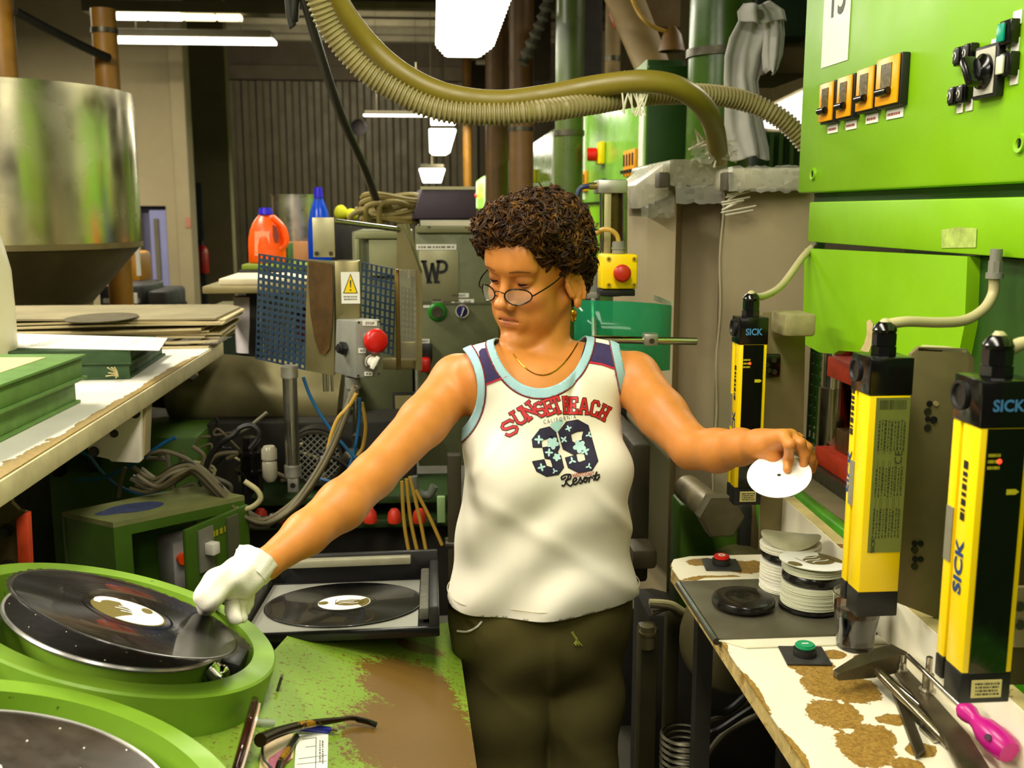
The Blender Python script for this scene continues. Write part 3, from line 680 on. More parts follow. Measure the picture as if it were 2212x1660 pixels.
m = MB(); bY(m, 866, 740, 898, 790, 2.80, .02, .002); bY(m, 826, 775, 906, 798, 2.79, .02, .002); m.make('lower_bracket', SSB, t)
m = MB(); bY(m, 736, 588, 778, 656, 2.598, .0015); st = m.make('warning_sticker', LABEL, t)
def triw(m, pts, Y): m.poly([atY(x, y, Y) for x, y in pts])
m = MB(); triw(m, [(757, 591), (773, 634), (741, 634)], 2.597); m.make('warning_triangle_border', INK, st)
m = MB(); triw(m, [(757, 595), (770.5, 632.5), (743.5, 632.5)], 2.5964); m.make('warning_triangle', YELLOW, st)
m = MB(); triw(m, [(755.4, 606), (758.8, 606), (758, 622), (756.4, 622)], 2.5958); m.poly([atY(757.2 + 1.8 * math.cos(k * PI / 5), 627 + 1.8 * math.sin(k * PI / 5), 2.5958) for k in range(10)]); m.make('exclamation_mark', INK, st)
m = MB(); scribble(m, atY(757, 644, 2.597), (.035, 0, 0), (0, 0, .013), (0, -1, 0), 2, 3, .0004); m.make('small_print', M('grey_ink2', (120, 116, 100), .7), st)
# stop box
t = thing('stop_box', 'grey control box with red mushroom stop button on the guard post', 'control box', atY(770, 815, 2.5))
BG = M('cast_grey', (150, 150, 138), .45, .3, .1, 20)
fl = [(726, 690), (770, 694), (768, 816), (723, 806)]; q0 = [atY(726, 690, 2.59), atY(768, 694, 2.5), atY(768, 818, 2.5), atY(722, 806, 2.59)]
dvx = atY(822, 690, 2.53) - atY(768, 694, 2.5); dvx.z = 0
m = MB(); m.prism(q0, dvx, .003); m.make('box_body', BG, t, 30)
fn = dvx.cross(V((0, 0, 1))).normalized(); fn = fn if fn.y < 0 else -fn
FO = atY(768, 694, 2.5)
def onbox(x, y, lift=.0): return atN(x, y, FO + fn * lift, fn)
def chip(x0, y0, x1, y1, name, word, par):
    m = MB(); a, b, c, d = [onbox(*q, .001) for q in ((x0, y0), (x1, y0 + .5), (x1, y1 + .5), (x0, y1))]; m.prism([a, b, c, d], fn * .001); k = m.make(name, LABEL, par)
    m = MB(); write(m, word, (a + b + c + d) / 4 + fn * .001, (b - a) * .62, (a - d) * .5, fn); m.make('lettering', INK, k)
chip(783, 693, 814, 704, 'name_plate', 'STOP', t); chip(774, 752, 790, 763, 'name_plate', 'AUT', t); chip(787, 803, 804, 812, 'name_plate', '0', t)
m = MB(); p = onbox(800, 734); m.cyl(p, p + fn * .022, .021, n=28); m.make('button_collar', CHROME, t)
m = MB(); m.lathe([(0, .05), (.022, .048), (.029, .042), (.031, .034), (.029, .026), (.016, .02), (0, .02)], p, fn, 32); m.make('stop_button', RED, t, 50)
m = MB(); p = onbox(798, 780); m.cyl(p, p + fn * .014, .018, n=24); m.make('selector_collar', CHROME, t)
m = MB(); m.cyl(p + fn * .014, p + fn * .03, .014, .012, 20, bev=.003); m.box(p + fn * .034, (.011, .016, .034), Matrix.Rotation(.5, 3, 'Y'), .003); m.make('selector_knob', WHITE, t)
m = MB(); p = (q0[0] + q0[1] + q0[2] + q0[3]) / 4 + V((.0, -.001, .0)); ln = (q0[1] - q0[0]).cross(V((0, 0, 1))).normalized(); ln = ln if ln.x < 0 else -ln
m.cyl(p, p + ln * .012, .018, n=6, bev=.002); m.cyl(p, p + ln * .022, .012, n=20, bev=.003); m.make('cable_gland', BLACK, t)
for (x, y) in ((775, 697), (820, 695), (774, 812), (818, 808)):
    m = MB(); p = onbox(x, y); m.cyl(p, p + fn * .001, .003, n=10); m.make('screw', DKSTEEL, t)
m = MB(); p = atY(762, 815, 2.55); m.cyl(p, p + V((0, 0, -.03)), .019, n=24, bev=.002); m.cyl(p + V((0, 0, -.03)), p + V((0, 0, -.045)), .014, n=20); m.make('bottom_gland', GREYP, t)
# upright pneumatic cylinders
def pneu(x, y0, y1, Y, r, label):
    a = atY(x, y0, Y); b = atY(x, y1, Y); t = thing('air_cylinder', label, 'cylinder', b)
    m = MB(); m.cyl((a.x, Y, b.z + .05), (a.x, Y, a.z - .012), r, n=28); m.make('cylinder_barrel', STEEL, t)
    m = MB(); m.cyl((a.x, Y, a.z - .02), (a.x, Y, a.z + .012), r * 1.18, n=28, bev=.002); m.make('end_cap', ALU, t)
    m = MB(); m.cyl((a.x, Y, b.z + .04), (a.x, Y, b.z + .072), r * 1.22, n=28, bev=.002); m.make('end_cap', ALU, t)
    m = MB(); m.pb((a.x - r * .75, Y - r * .8, b.z), (a.x + r * .75, Y + r * .8, b.z + .042), .003); cl = m.make('clevis', ALU, t)
    m = MB(); m.cyl((a.x, Y - r * .9, b.z + .02), (a.x, Y - r * .79, b.z + .02), .007, n=16); m.make('pin_hole', BLACK, cl)
    return t
pneu(625, 800, 1062, 2.62, .0185, 'upright stainless air cylinder below the perforated guard')
m = MB()
for x in (699, 706, 716): m.cyl(atY(x, 800, 2.72), atY(x + 2, 846, 2.72), .0035, n=10)
m.make('guide_rods', CHROME, None, label='short bundle of chrome guide rods under the guard post', cat='rods')
t = thing('narrow_cylinder', 'thin upright air cylinder with blue hoses left of the raised arm', 'cylinder', atY(768, 980, 2.9))
m = MB(); m.cyl(atY(768, 860, 2.9), atY(768, 985, 2.9), .009, n=20); m.make('barrel', CHROME, t)
m = MB(); m.cyl(atY(770, 940, 2.88), atY(770, 975, 2.88), .013, n=16, bev=.002); m.ball(atY(763, 990, 2.86), .03, 16); m.make('fitting', DKSTEEL, t)
# ------------------------------------------------------------------ grey-green cabinet with the two-letter emblem
WPG = M('hammertone_grey_green', (110, 114, 80), .48, .1, .14, 16, .12, 90)
t = thing('process_cabinet', 'grey-green steel cabinet with two-letter emblem behind the operator', 'cabinet', atY(930, 1010, 3.3))
m = MB(); bY(m, 896, 488, 1078, 1005, 3.3, .5, .006); m.make('cabinet_body', WPG, t)
m = MB(); bY(m, 760, 500, 895, 1005, 3.36, .45, .006); m.make('side_body', WPG, t)
m = MB(); bY(m, 766, 500, 862, 516, 3.32, .03, .004); bY(m, 766, 516, 778, 580, 3.32, .03, .004); m.make('rib_frame', M('pale_hammertone', (150, 150, 104), .5, 0, .15), t)
m = MB(); bY(m, 796, 518, 860, 596, 3.33, .02, .003); m.make('cover_sheet', M('pale_sheet', (164, 162, 116), .5, 0, .1), t)
m = MB(); bY(m, 898, 489, 1076, 503, 3.285, .014, .002); m.make('top_rim', M('worn_rim', (130, 128, 86), .5, 0, .1, 9, 0, 60, (40, 36, 20), 30, .62), t)
m = MB(); bY(m, 897, 655, 1077, 658, 3.296, .004); m.make('panel_seam', M('seam', (84, 86, 56), .6), t)
m = MB(); bY(m, 905, 541, 991, 652, 3.296, .004, .001); pl = m.make('emblem_plate', M('brushed_plate', (152, 148, 112), .42, .4, .1, 4), t)
Yw = 3.294; m = MB()
def stroke(m, pts, w, Y): 
    for (a, b) in zip(pts, pts[1:]):
        d = V((b[0] - a[0], b[1] - a[1])); n = V((-d.y, d.x)).normalized() * w / 2
        m.prism([atY(a[0] + n.x, a[1] + n.y, Y), atY(b[0] + n.x, b[1] + n.y, Y), atY(b[0] - n.x, b[1] - n.y, Y), atY(a[0] - n.x, a[1] - n.y, Y)], (0, .0015, 0))
for pts, w in (([(915, 564), (927, 611)], 8), ([(926, 611), (933, 570)], 5), ([(933, 568), (943, 611)], 8), ([(942, 611), (948, 564)], 6), ([(909, 565), (922, 565)], 5), ([(921, 610), (933, 610)], 5), ([(937, 610), (950, 610)], 5),
               ([(942, 565), (958, 565), (964, 570), (965, 580), (960, 587), (948, 589)], 6.5)): stroke(m, pts, w, Yw)
m.make('emblem_letters', INK, pl)
m = MB(); bY(m, 899, 528, 986, 540, 3.297, .003); s_ = m.make('type_label', LABEL, t)
m = MB(); scribble(m, atY(942, 534, 3.2965), (.115, 0, 0), (0, 0, .01), (0, -1, 0), 1, 4, .0004, .6); m.make('small_print', M('grey_ink3', (130, 124, 100), .7), s_)
for (x0, y0, x1, y1, w) in ((932, 644, 956, 653, 'PRESSE'), (970, 634, 1013, 643, 'GRUNDST.'), (975, 647, 1024, 657, 'EIN   AUS'), (914, 656, 929, 665, ''), (908, 733, 928, 742, 'NOT')):
    m = MB(); bY(m, x0, y0, x1, y1, 3.297, .003); l_ = m.make('label_strip', LABEL, t)
    if w: m = MB(); write(m, w, atY((x0 + x1) / 2, (y0 + y1) / 2, 3.2965), (abs(x1 - x0) / F * 3.3 * .7, 0, 0), (0, 0, .007), (0, -1, 0)); m.make('lettering', INK, l_)
p = atY(945, 674, 3.3); m = MB(); m.lathe([(.016, 0), (.030, 0), (.031, .006), (.024, .014), (.017, .014)], p, (0, -1, 0), 32, close=True); m.make('green_ring', M('ring_green', (30, 130, 20), .4), t)
m = MB(); m.cyl(p, p + V((0, -.026, 0)), .0185, n=28, bev=.003); m.make('push_button', DKSTEEL, t)
p = atY(998, 672, 3.3); m = MB(); m.cyl(p, p + V((0, -.01, 0)), .022, n=28); m.make('selector_collar', CHROME, t)
m = MB(); m.cyl(p + V((0, -.01, 0)), p + V((0, -.026, 0)), .018, n=24, bev=.002); m.box(p + V((0, -.034, 0)), (.014, .02, .036), Matrix.Rotation(.35, 3, 'Y'), .003); k_ = m.make('selector_knob', M('navy_plastic', (20, 24, 90), .35), t)
m = MB(); m.box(p + V((0, -.0445, 0)), (.003, .0012, .03), Matrix.Rotation(.35, 3, 'Y')); m.make('pointer_mark', WHITE, k_)
m = MB(); bY(m, 908, 745, 934, 775, 3.26, .04, .004); m.make('switch_body', BLACK, t)
m = MB(); bY(m, 906, 776, 930, 806, 3.22, .08, .01); m.make('emergency_handle', RED, t)
m = MB(); bY(m, 848, 850, 905, 960, 3.34, .02, .002); w_ = m.make('inspection_window', BLACK, t); m = MB(); bY(m, 853, 856, 905, 955, 3.335, .005); m.make('window_sheet', M('pale_window', (170, 160, 110), .4), w_)
# box and cable coil on top
ztp = atY(980, 488, 3.3).z
m = MB(); m.pb((atY(905, 480, 3.34).x, 3.34, ztp + .0005), (atY(1078, 480, 3.34).x, 3.62, atY(980, 474, 3.34).z), .002); t = thing('cabinet_tray', 'flat tray with a white label strip on top of the cabinet', 'tray', (atY(990, 488, 3.34).x, 3.45, ztp)); m.make('tray_body', BLACK, t)
m = MB(); bY(m, 908, 476, 1030, 493, 3.336, .003); m.make('label_strip', M('cream_strip', (232, 222, 196), .6), t)
m = MB(); zb_ = atY(980, 474, 3.34).z; q = [atY(890, 474, 3.36), atY(1030, 474, 3.36)]
P = [(q[0].x, 3.36, zb_ + .001), (q[1].x, 3.36, zb_ + .001), (atY(1024, 408, 3.36).x, 3.36, atY(1024, 408, 3.36).z), (atY(912, 408, 3.36).x, 3.36, atY(912, 408, 3.36).z)]
m.prism([V(p) for p in P], (-.02, .25, 0), .004); t = thing('storage_box', 'dark plum coloured box with pale rim on top of the cabinet tray', 'box', V(P[0]).lerp(V(P[1]), .5)); m.make('box_body', M('plum_plastic', (66, 52, 64), .55, 0, .12, 6), t)
m = MB(); a = atY(908, 407, 3.355); b = atY(1026, 407, 3.355); m.pb((a.x, 3.355, a.z - .004), (b.x, 3.36, a.z + .006)); m.make('box_rim', M('pale_rim', (190, 182, 140), .5), t)
m = MB(); c0 = atY(845, 468, 3.38)
for k in range(7):
    h = ztp + .02 + .012 * k; cx_ = c0.x + .01 * math.sin(k * 2.1)
    m.tube([(cx_ + (.10 + .008 * math.sin(k)) * math.cos(a_), 3.45 + .07 * math.sin(a_), h + .025 * math.sin(a_ * 2 + k) * .4) for a_ in np.linspace(0, 2 * PI, 28)], .0085, 6, False)
for (x0, x1, yt) in ((757, 800, 458), (790, 850, 440), (820, 890, 436)):
    m.tube(spline([atY(x0, 486, 3.36), atY(x0 + 2, yt + 8, 3.34), atY((x0 + x1) / 2, yt, 3.34), atY(x1, yt + 12, 3.4)]), .009, 8)
m.make('cable_coil', M('khaki_cable', (140, 124, 66), .6, 0, .2), None, label='untidy coil of khaki cable on top of the cabinet', cat='cable')
m = MB(); m.tube(spline([V((atY(640, -420, 2.9).x - .12, 2.9, 5.6)), atY(612, -180, 2.9), atY(640, -70, 2.9), atY(655, -10, 2.9), atY(690, 110, 2.95), atY(735, 245, 3.05), atY(790, 370, 3.25), atY(825, 470, 3.42)]), .013, 12); m.make('black_hose', M('black_rubber', (36, 33, 22), .45, 0, .2), None, label='straight black hose hanging from the ceiling to the cabinet top', cat='hose')
# ------------------------------------------------------------------ bottles, pot and trays behind the guard
ORB = M('orange_bottle', (252, 88, 8), .3, 0, .06)
zsh = atY(560, 612, 3.7).z
t = thing('wash_shelf', 'steel shelf top behind the guard holding papers and bottles', 'shelf', atY(620, 630, 3.9))
m = MB(); a = atY(436, 616, 3.55); m.pb((a.x, 3.55, zsh - .025), (atY(760, 616, 3.55).x, 5.1, zsh), .004); m.make('shelf_board', M('shelf_steel', (138, 126, 84), .45, .3, .15), t)
m = MB(); m.pb((a.x + .12, 3.7, 0), (a.x + .16, 3.74, zsh - .026)); m.pb((a.x + .5, 3.7, 0), (a.x + .54, 3.74, zsh - .026)); m.make('shelf_leg', DARK, t)
def stackslab(x0, x1, y0, y1, z, h, mat, name, label, cat): m = MB(); m.pb((x0, y0, z), (x1, y1, z + h), .003); return m.make(name, mat, None, label=label, cat=cat)
x5 = atY(472, 600, 3.6).x
stackslab(x5, x5 + .3, 3.6, 3.95, zsh + .0005, .022, M('towel', (222, 210, 176), .9), 'folded_towel', 'cream folded towel at the front of the steel shelf', 'towel')
m = MB(); a = atY(487, 585, 3.75); m.pb((a.x, 4.0, zsh + .0005), (a.x + .45, 4.35, atY(487, 584, 4.0).z), .003); m.make('shelf_riser', DARK, None, label='dark low riser under the green book on the shelf', cat='riser')
zr = atY(487, 584, 4.0).z
stackslab(a.x + .01, a.x + .4, 4.01, 4.3, zr + .0005, .02, M('grass_green_book', (120, 140, 20), .6), 'book', 'yellow-green flat book under the orange bottle', 'book')
stackslab(a.x + .06, a.x + .17, 4.15, 4.3, zr + .021, .075, GREENM, 'small_box', 'green block standing left of the orange bottle', 'box')
def bottle(c, H, W, mat, capm, label, handle=True):
    t = thing('detergent_bottle', label, 'bottle', c); c = V(c)
    prof = [(0, 0), (.46, 0), (.5, .02), (.5, .32), (.485, .46), (.44, .60), (.365, .72), (.28, .80), (.21, .85), (.19, .87), (.18, .90)]
    m = MB(); m.lathe([(r * W, h * H) for r, h in prof], c, n=40, sy=.6)
    if handle:
        bmesh.ops.delete(m.b, geom=[], context='VERTS')
    b_ = m.make('bottle_body', mat, t, 50)
    if handle:
        m = MB(); m.tube(spline([c + V((W * .20, -.02, H * .84)), c + V((W * .46, -.022, H * .66)), c + V((W * .55, -.022, H * .48)), c + V((W * .52, -.022, H * .34)), c + V((W * .38, -.02, H * .26))]), W * .075, 12); m.make('handle', mat, t)
        m = MB(); m.prism([c + V((x * W, -.31 * W, z * H)) for x, z in ((.22, .70), (.33, .66), (.38, .5), (.36, .38), (.27, .36), (.22, .5))], (0, -.004, 0)); m.make('grip_shade', M('orange_shadow', (120, 40, 6), .6), b_)  # dark orange patch stands for the shade inside the grip
    m = MB(); m.cyl(c + V((0, 0, H * .87)), c + V((0, 0, H)), W * .2, W * .17, 24, bev=.004); m.make('bottle_cap', capm, t)
    return t
BLUEP = M('blue_cap', (36, 20, 190), .3); BLB = M('blue_bottle', (8, 64, 190), .18, 0, .08)
p = atY(576, 604, 4.08); H_ = atY(576, 449, 4.08).z - (zr + .021); bt = bottle((p.x, 4.12, zr + .021), H_, .145, ORB, BLUEP, 'orange detergent bottle with blue cap behind the perforated guard')
m = MB(); p = V((p.x - .005, 4.12 - .0465, zr + .021)); m.prism([p + V((x, abs(x) * .2, z)) for x, z in ((-.038, .03), (.022, .03), (.022, .125), (-.034, .125))], (0, .003, 0)); m.make('bottle_label', M('peach_label', (240, 150, 110), .5, 0, .25, 40), bt)
p = atY(690, 500, 4.4); bottle((p.x, 4.4, zsh + .0005), atY(690, 405, 4.4).z - zsh, .10, BLB, BLUEP, 'blue bottle standing in front of the steel pot', False)
zbx = atY(640, 521, 4.85).z
m = MB(); a = atY(600, 521, 4.85); m.pb((a.x, 4.7, zsh + .0005), (atY(690, 521, 4.85).x, 5.05, zbx), .002); m.make('cardboard_box', M('cardboard', (172, 120, 72), .8, 0, .1), None, label='brown cardboard box beneath the steel pot', cat='box')
p = atY(645, 521, 4.87); r = .115; m = MB(); zt_ = atY(645, 421, 4.87).z
m.lathe([(0, 0), (r, 0), (r, zt_ - zbx), (r + .004, zt_ - zbx), (r + .004, zt_ - zbx - .006)], (p.x, 4.87, zbx + .0005), n=48); m.make('steel_pot', STEEL, None, label='plain stainless steel pot on the cardboard box', cat='pot')
p = atY(737, 478, 4.6); m = MB(); m.pb((p.x - .06, 4.5, zsh + .0005), (p.x + .1, 4.7, p.z), .003); m.make('cardboard_box', DARK, None, label='dark low box under the lime yellow bundle', cat='box')
p = p + V((0, 0, .036)); m = MB(); m.ball(p, (.03, .03, .035)); m.ball(p + V((.045, 0, -.008)), (.03, .028, .027)); m.make('yellow_cloth', M('lime_cloth', (190, 190, 10), .8), None, label='lime yellow bundle beside the blue bottle', cat='cloth')
m = MB(); p = atY(541, 760, 3.75); zt_ = zsh - .05; m.lathe([(0, 0), (.05, 0), (.052, zt_ - p.z), (.046, zt_ - p.z), (.044, .02), (0, .02)], (p.x, 3.75, p.z), n=32); m.make('white_bucket', M('white_pail', (246, 232, 232), .4), None, label='tall white pail under the steel shelf left of the guard', cat='bucket')
m = MB(); a = atY(432, 684, 3.75); b = atY(520, 760, 3.75); m.pb((a.x, 3.75, 0), (b.x + .02, 4.2, a.z), .006); t = thing('green_chest', 'dark green chest behind the sleeve pile with dusty top', 'chest', (a.x, 4, 0)); m.make('chest_body', M('chest_green', (24, 44, 14), .6), t)
m = MB(); m.pb((a.x - .02, 3.72, a.z + .0005), (b.x + .05, 4.25, a.z + .012), .003); m.make('chest_lid', M('dusty_lid', (110, 106, 66), .7), t)
for k, x in enumerate((590, 640)):
    m = MB(); bY(m, x, 640 + k * 30, x + 34, 700 + k * 40, 3.9, .2, .01); m.make('parts_box', (M('white_parts', (220, 210, 200), .5), M('dark_red_box', (110, 20, 14), .5))[k], None, label=('white parts box seen through the perforated guard', 'dark red parts box seen through the perforated guard')[k], cat='box')
# ================================================================== cables, crates and frame behind the arm
def cab(name, mat, pts, r, label, Yd, n=6, sub=5):
    """pts: (x, y, Y)"""
    m = MB(); m.tube(spline([atY(x, y, (q[0] if q else Yd)) for x, y, *q in pts], n), r, 8)
    return m.make(name, mat, None, label=label, cat='cable')
CB = M('dusty_cable', (104, 94, 66), .65, 0, .25, 20)
loom = thing('cable_loom', 'thick loom of dusty grey cables sagging from the guard box to the left', 'cable loom', atY(560, 1140, 2.45))
for k in range(9):
    o = (R_.uniform(-15, 15), R_.uniform(-11, 11)); dd_ = R_.uniform(-.05, .05)
    pts = [(766, 838), (742, 905), (712, 975), (672, 1046), (628, 1100), (572, 1132), (520, 1112), (470, 1062), (420, 1015), (380, 1025), (335, 1050), (290, 1020 + k * 3)]
    m = MB(); P = []
    for i, (x, y) in enumerate(pts):
        s_ = .35 + .65 * math.sin(PI * i / (len(pts) - 1)) + (.9 if i > 8 else 0)
        P.append(atY(x + o[0] * s_, y + o[1] * s_ + R_.uniform(-2, 2), 2.46 + dd_ * s_))
    m.tube(spline(P, 5), R_.choice((.0042, .005, .0058)), 7); m.make('cable', (CB, RUBBER, CB, BLACK)[k % 4], loom)
rl = random.Random(12)
for k in range(14):
    x0, y0 = rl.uniform(300, 700), rl.uniform(900, 1040); pts = [(x0, y0)]
    for j in range(4): pts.append((pts[-1][0] + rl.uniform(-50, 60), min(1110, pts[-1][1] + rl.uniform(-25, 60))))
    m = MB(); m.tube(spline([atY(x, y, 2.72 + .02 * k) for x, y in pts], 6), rl.choice((.0035, .005, .006)), 6); m.make('cable', (CB, RUBBER, CREAMC, BLACK, CB)[k % 5], loom)
for (x, y) in ((700, 1000), (590, 1125), (470, 1060)):
    m = MB(); p = atY(x, y, 2.46); m.ball(p, (.016, .016, .02), 12); m.make('cable_tie', BLACK, loom)
cab('cable', YCABLE, [(770, 850), (752, 880), (730, 905), (716, 940), (708, 975)], .005, 'ochre cable beside the loom under the stop box', 2.44)
cab('cable', YCABLE, [(782, 870), (790, 920), (784, 965), (772, 985)], .005, 'ochre cable bowing to the right of the thin cylinder', 2.8)
cab('cable', CREAMC, [(528, 1040), (556, 1060), (562, 1080), (540, 1098), (505, 1100), (486, 1092)], .0065, 'cream cable looping up from the loom into the dark valve', 2.42)
cab('cable', BLACK, [(440, 1045), (448, 1000), (470, 965), (505, 940), (520, 925), (545, 920), (560, 940), (540, 970)], .007, 'black cable arching out of the loom to the dark valve', 2.6)
cab('air_hose', BLUEC, [(655, 815), (672, 860), (705, 915), (745, 965), (768, 990)], .0045, 'blue air hose slanting from the guard to the thin cylinder', 2.64)
cab('air_hose', BLUEC, [(690, 1035), (735, 1040), (760, 995), (775, 920), (778, 860)], .0045, 'blue air hose running up beside the thin cylinder', 2.7)
cab('air_hose', BLUEC, [(162, 1038), (210, 1035), (250, 1022), (300, 995), (350, 960), (380, 945)], .005, 'blue air hose crossing in front of the green machine base', 2.7)
cab('air_hose', BLUEC, [(160, 975), (190, 985), (220, 1020), (255, 1050), (300, 1066), (350, 1062)], .005, 'blue air hose hanging from the blue coupling', 2.75)
cab('cable', CB, [(310, 985), (350, 975), (400, 990), (430, 1010), (440, 985), (415, 965)], .006, 'grey cable curling left of the loom under the motor', 2.7)
cab('cable', CB, [(270, 1010), (262, 1040), (256, 1075)], .005, 'short yellowed cable dropping onto the green box lid', 2.5)
t = thing('valve_block', 'black valve with round collars among the cables under the motor', 'valve', atY(545, 1060, 2.75))
p = atY(545, 1060, 2.75); m = MB(); m.lathe([(0, 0), (.03, 0), (.03, .05), (.045, .052), (.045, .062), (.03, .064), (.028, .10), (.04, .102), (.04, .112), (.022, .114), (.02, .15), (0, .15)], p, n=24); m.make('valve_body', BLACKG, t)
p = atY(584, 1040, 2.62); t = thing('filter_bowl', 'pale grey filter bowl hanging beside the upright cylinder', 'filter', p)
m = MB(); m.lathe([(0, 0), (.012, 0), (.019, .012), (.019, .05), (.016, .055), (.02, .06), (.02, .085), (.014, .094), (0, .094)], p, n=24); m.make('bowl', M('pale_filter', (158, 152, 130), .35), t)
p = atY(680, 990, 2.95); t = thing('fan_guard', 'round wire fan guard in the dark behind the upright cylinder', 'fan guard', p)
m = MB()
for k in range(-5, 6):
    h = math.sqrt(max(0, .075 ** 2 - (k * .0135) ** 2))
    for a_ in (PI / 4, -PI / 4):
        u = V((math.cos(a_), 0, math.sin(a_))); w = V((-math.sin(a_), 0, math.cos(a_))); m.cyl(p + w * (k * .0135) - u * h, p + w * (k * .0135) + u * h, .0018, n=5)
m.make('wire_grid', GREYP, t)
m = MB(); m.lathe([(.074, -.005), (.082, -.005), (.082, .005), (.074, .005)], p, (0, -1, 0), 40, close=True); m.make('guard_rim', DKSTEEL, t)
m = MB(); m.cyl(p + V((0, .02, 0)), p + V((0, .08, 0)), .085, n=32); m.make('fan_housing', BLACK, t)
crate('machine_core', 'dark oily machine body behind the cable loom', 'machine', 445, 915, 900, 1120, 3.1, .2, DARK)
t = thing('parts_rack', 'dark green rack rail with red rubber feet behind the forearm', 'rack', atY(760, 1180, 2.9))
for y in (1078, 1130): m = MB(); bY(m, 540, y, 985, y + 7, 2.9, .25, .002); m.make('rack_rail', M('rack_green', (40, 62, 24), .5), t)
m = MB(); bY(m, 540, 1138, 985, 1330, 2.95, .2); m.make('rack_front', M('rack_dark', (30, 26, 14), .7), t)
RFOOT = M('red_rubber', (210, 50, 22), .5, 0, .12, 20)
for (x, y, lb) in ((564, 1120, 'leftmost'), (612, 1115, 'second'), (800, 1110, 'third'), (852, 1104, 'fourth'), (906, 1110, 'rightmost')):
    p = atY(x, 1129, 2.84); m = MB(); m.lathe([(0, 0), (.018, 0), (.02, .01), (.017, .03), (.01, .04), (0, .042)], p, n=20); m.make('rubber_foot', RFOOT, t)
m = MB(); q = atY(966, 985, 2.55); q2 = atY(996, 985, 2.55); m.pb((q.x, 2.55, 0), (q2.x, 2.59, q.z), .003); t = thing('upright_post', 'dark upright post at the hip left of the white top', 'post', atY(980, 1360, 2.55)); m.make('post_tube', M('post_dark', (58, 52, 32), .5, .4, .2), t)
m = MB(); bY(m, 962, 1174, 1000, 1182, 2.545, .05, .001); m.make('post_clip', STEEL, t)
m = MB(); bY(m, 944, 1075, 962, 1130, 2.85, .02, .002); m.make('pale_green_tag', M('pale_green', (150, 178, 116), .6), None, label='pale green upright tag beside the dark post', cat='tag')
m = MB(); m.tube(spline([atY(893, 1030, 2.7), atY(900, 1062, 2.7), atY(925, 1070, 2.7), atY(938, 1050, 2.7)]), .012, 10); m.make('grey_elbow', M('grey_elbow_plastic', (104, 108, 96), .5), None, label='grey elbow pipe behind the raised arm near the post', cat='pipe')
for k, (a_, b_) in enumerate((((868, 1040), (892, 1235)), ((878, 1035), (910, 1225)), ((885, 1030), (925, 1215)), ((898, 1060), (955, 1178)))):
    cab('cable', YCABLE, [a_, ((a_[0] + b_[0]) / 2 - 6 + 8 * (k > 1), (a_[1] + b_[1]) / 2), b_], .0048, ('leftmost yellow wire hanging below the raised arm', 'second yellow wire hanging below the raised arm', 'third yellow wire hanging below the raised arm', 'rightmost yellow wire slanting to the dark post')[k], 2.66)
# ================================================================== the tilted trimming machine
TN = V((.33, .10, 1)).normalized(); TU = V((1, 0, 0)) - TN * TN.x; TU.normalize(); TV = TN.cross(TU)
TR = Matrix((TU, TV, TN)).transposed()
BC1 = V((-.457, 1.42, 1.02)); BC2 = V((-.412, .950, 1.050)); HB = .058
TP0 = BC1 - TN * HB
def onT(x, y, lift=0): return atN(x, y, TP0 + TN * lift, TN)
P1 = onT(985, 1345); P2 = onT(1030, 1660); P2 = P1 + (P2 - P1) * 1.75
across = TN.cross(P1 - P2).normalized(); across = across if across.x < 0 else -across
P4 = P1 + across * 1.0; P3 = P2 + across * 1.0
PQ = onT(628, 1366)
toL = lambda p: TR.transposed() @ (p - TP0)
t = thing('trimming_machine', 'tilted green machine table worn to brown metal carrying two round bowls', 'machine', TP0, R=TR)
bl = []
for (x, y, rx, ry) in ((880, 1480, .085, .13), (870, 1600, .10, .13), (930, 1600, .09, .2), (905, 1400, .05, .03)):
    q = toL(onT(x, y)); bl.append((q.x, q.y, rx, ry))
TABLE = WORN('worn_green_table', (128, 162, 48), (116, 84, 30), bl, .46, 24, .40, .42, 105, (104, 80, 36), .575)
c1_ = toL(BC1); L = [toL(P2), toL(P1), toL(PQ)] + [V((c1_.x + .238 * math.cos(a), c1_.y + .238 * math.sin(a), 0)) for a in np.linspace(.55, PI, 22)] + [V((c1_.x - .55, c1_.y - .02, 0)), V((c1_.x - .55, toL(P2).y, 0))]
L = L[::-1]
m = MB(); m.prism([V((p.x, p.y, -.004)) for p in L], (0, 0, .004)); m.make('table_top', TABLE, t, local=True)
m = MB(); m.prism([V((p.x, p.y, -.05)) for p in L], (0, 0, .0458), .003); m.make('table_frame', M('table_edge_steel', (150, 138, 104), .4, .5, .2), t, local=True)
BPL = M('bowl_black', (26, 22, 22), .35, 0, .2, 30); RIM = M('platter_rim', (236, 232, 224), .25, .6, .05)
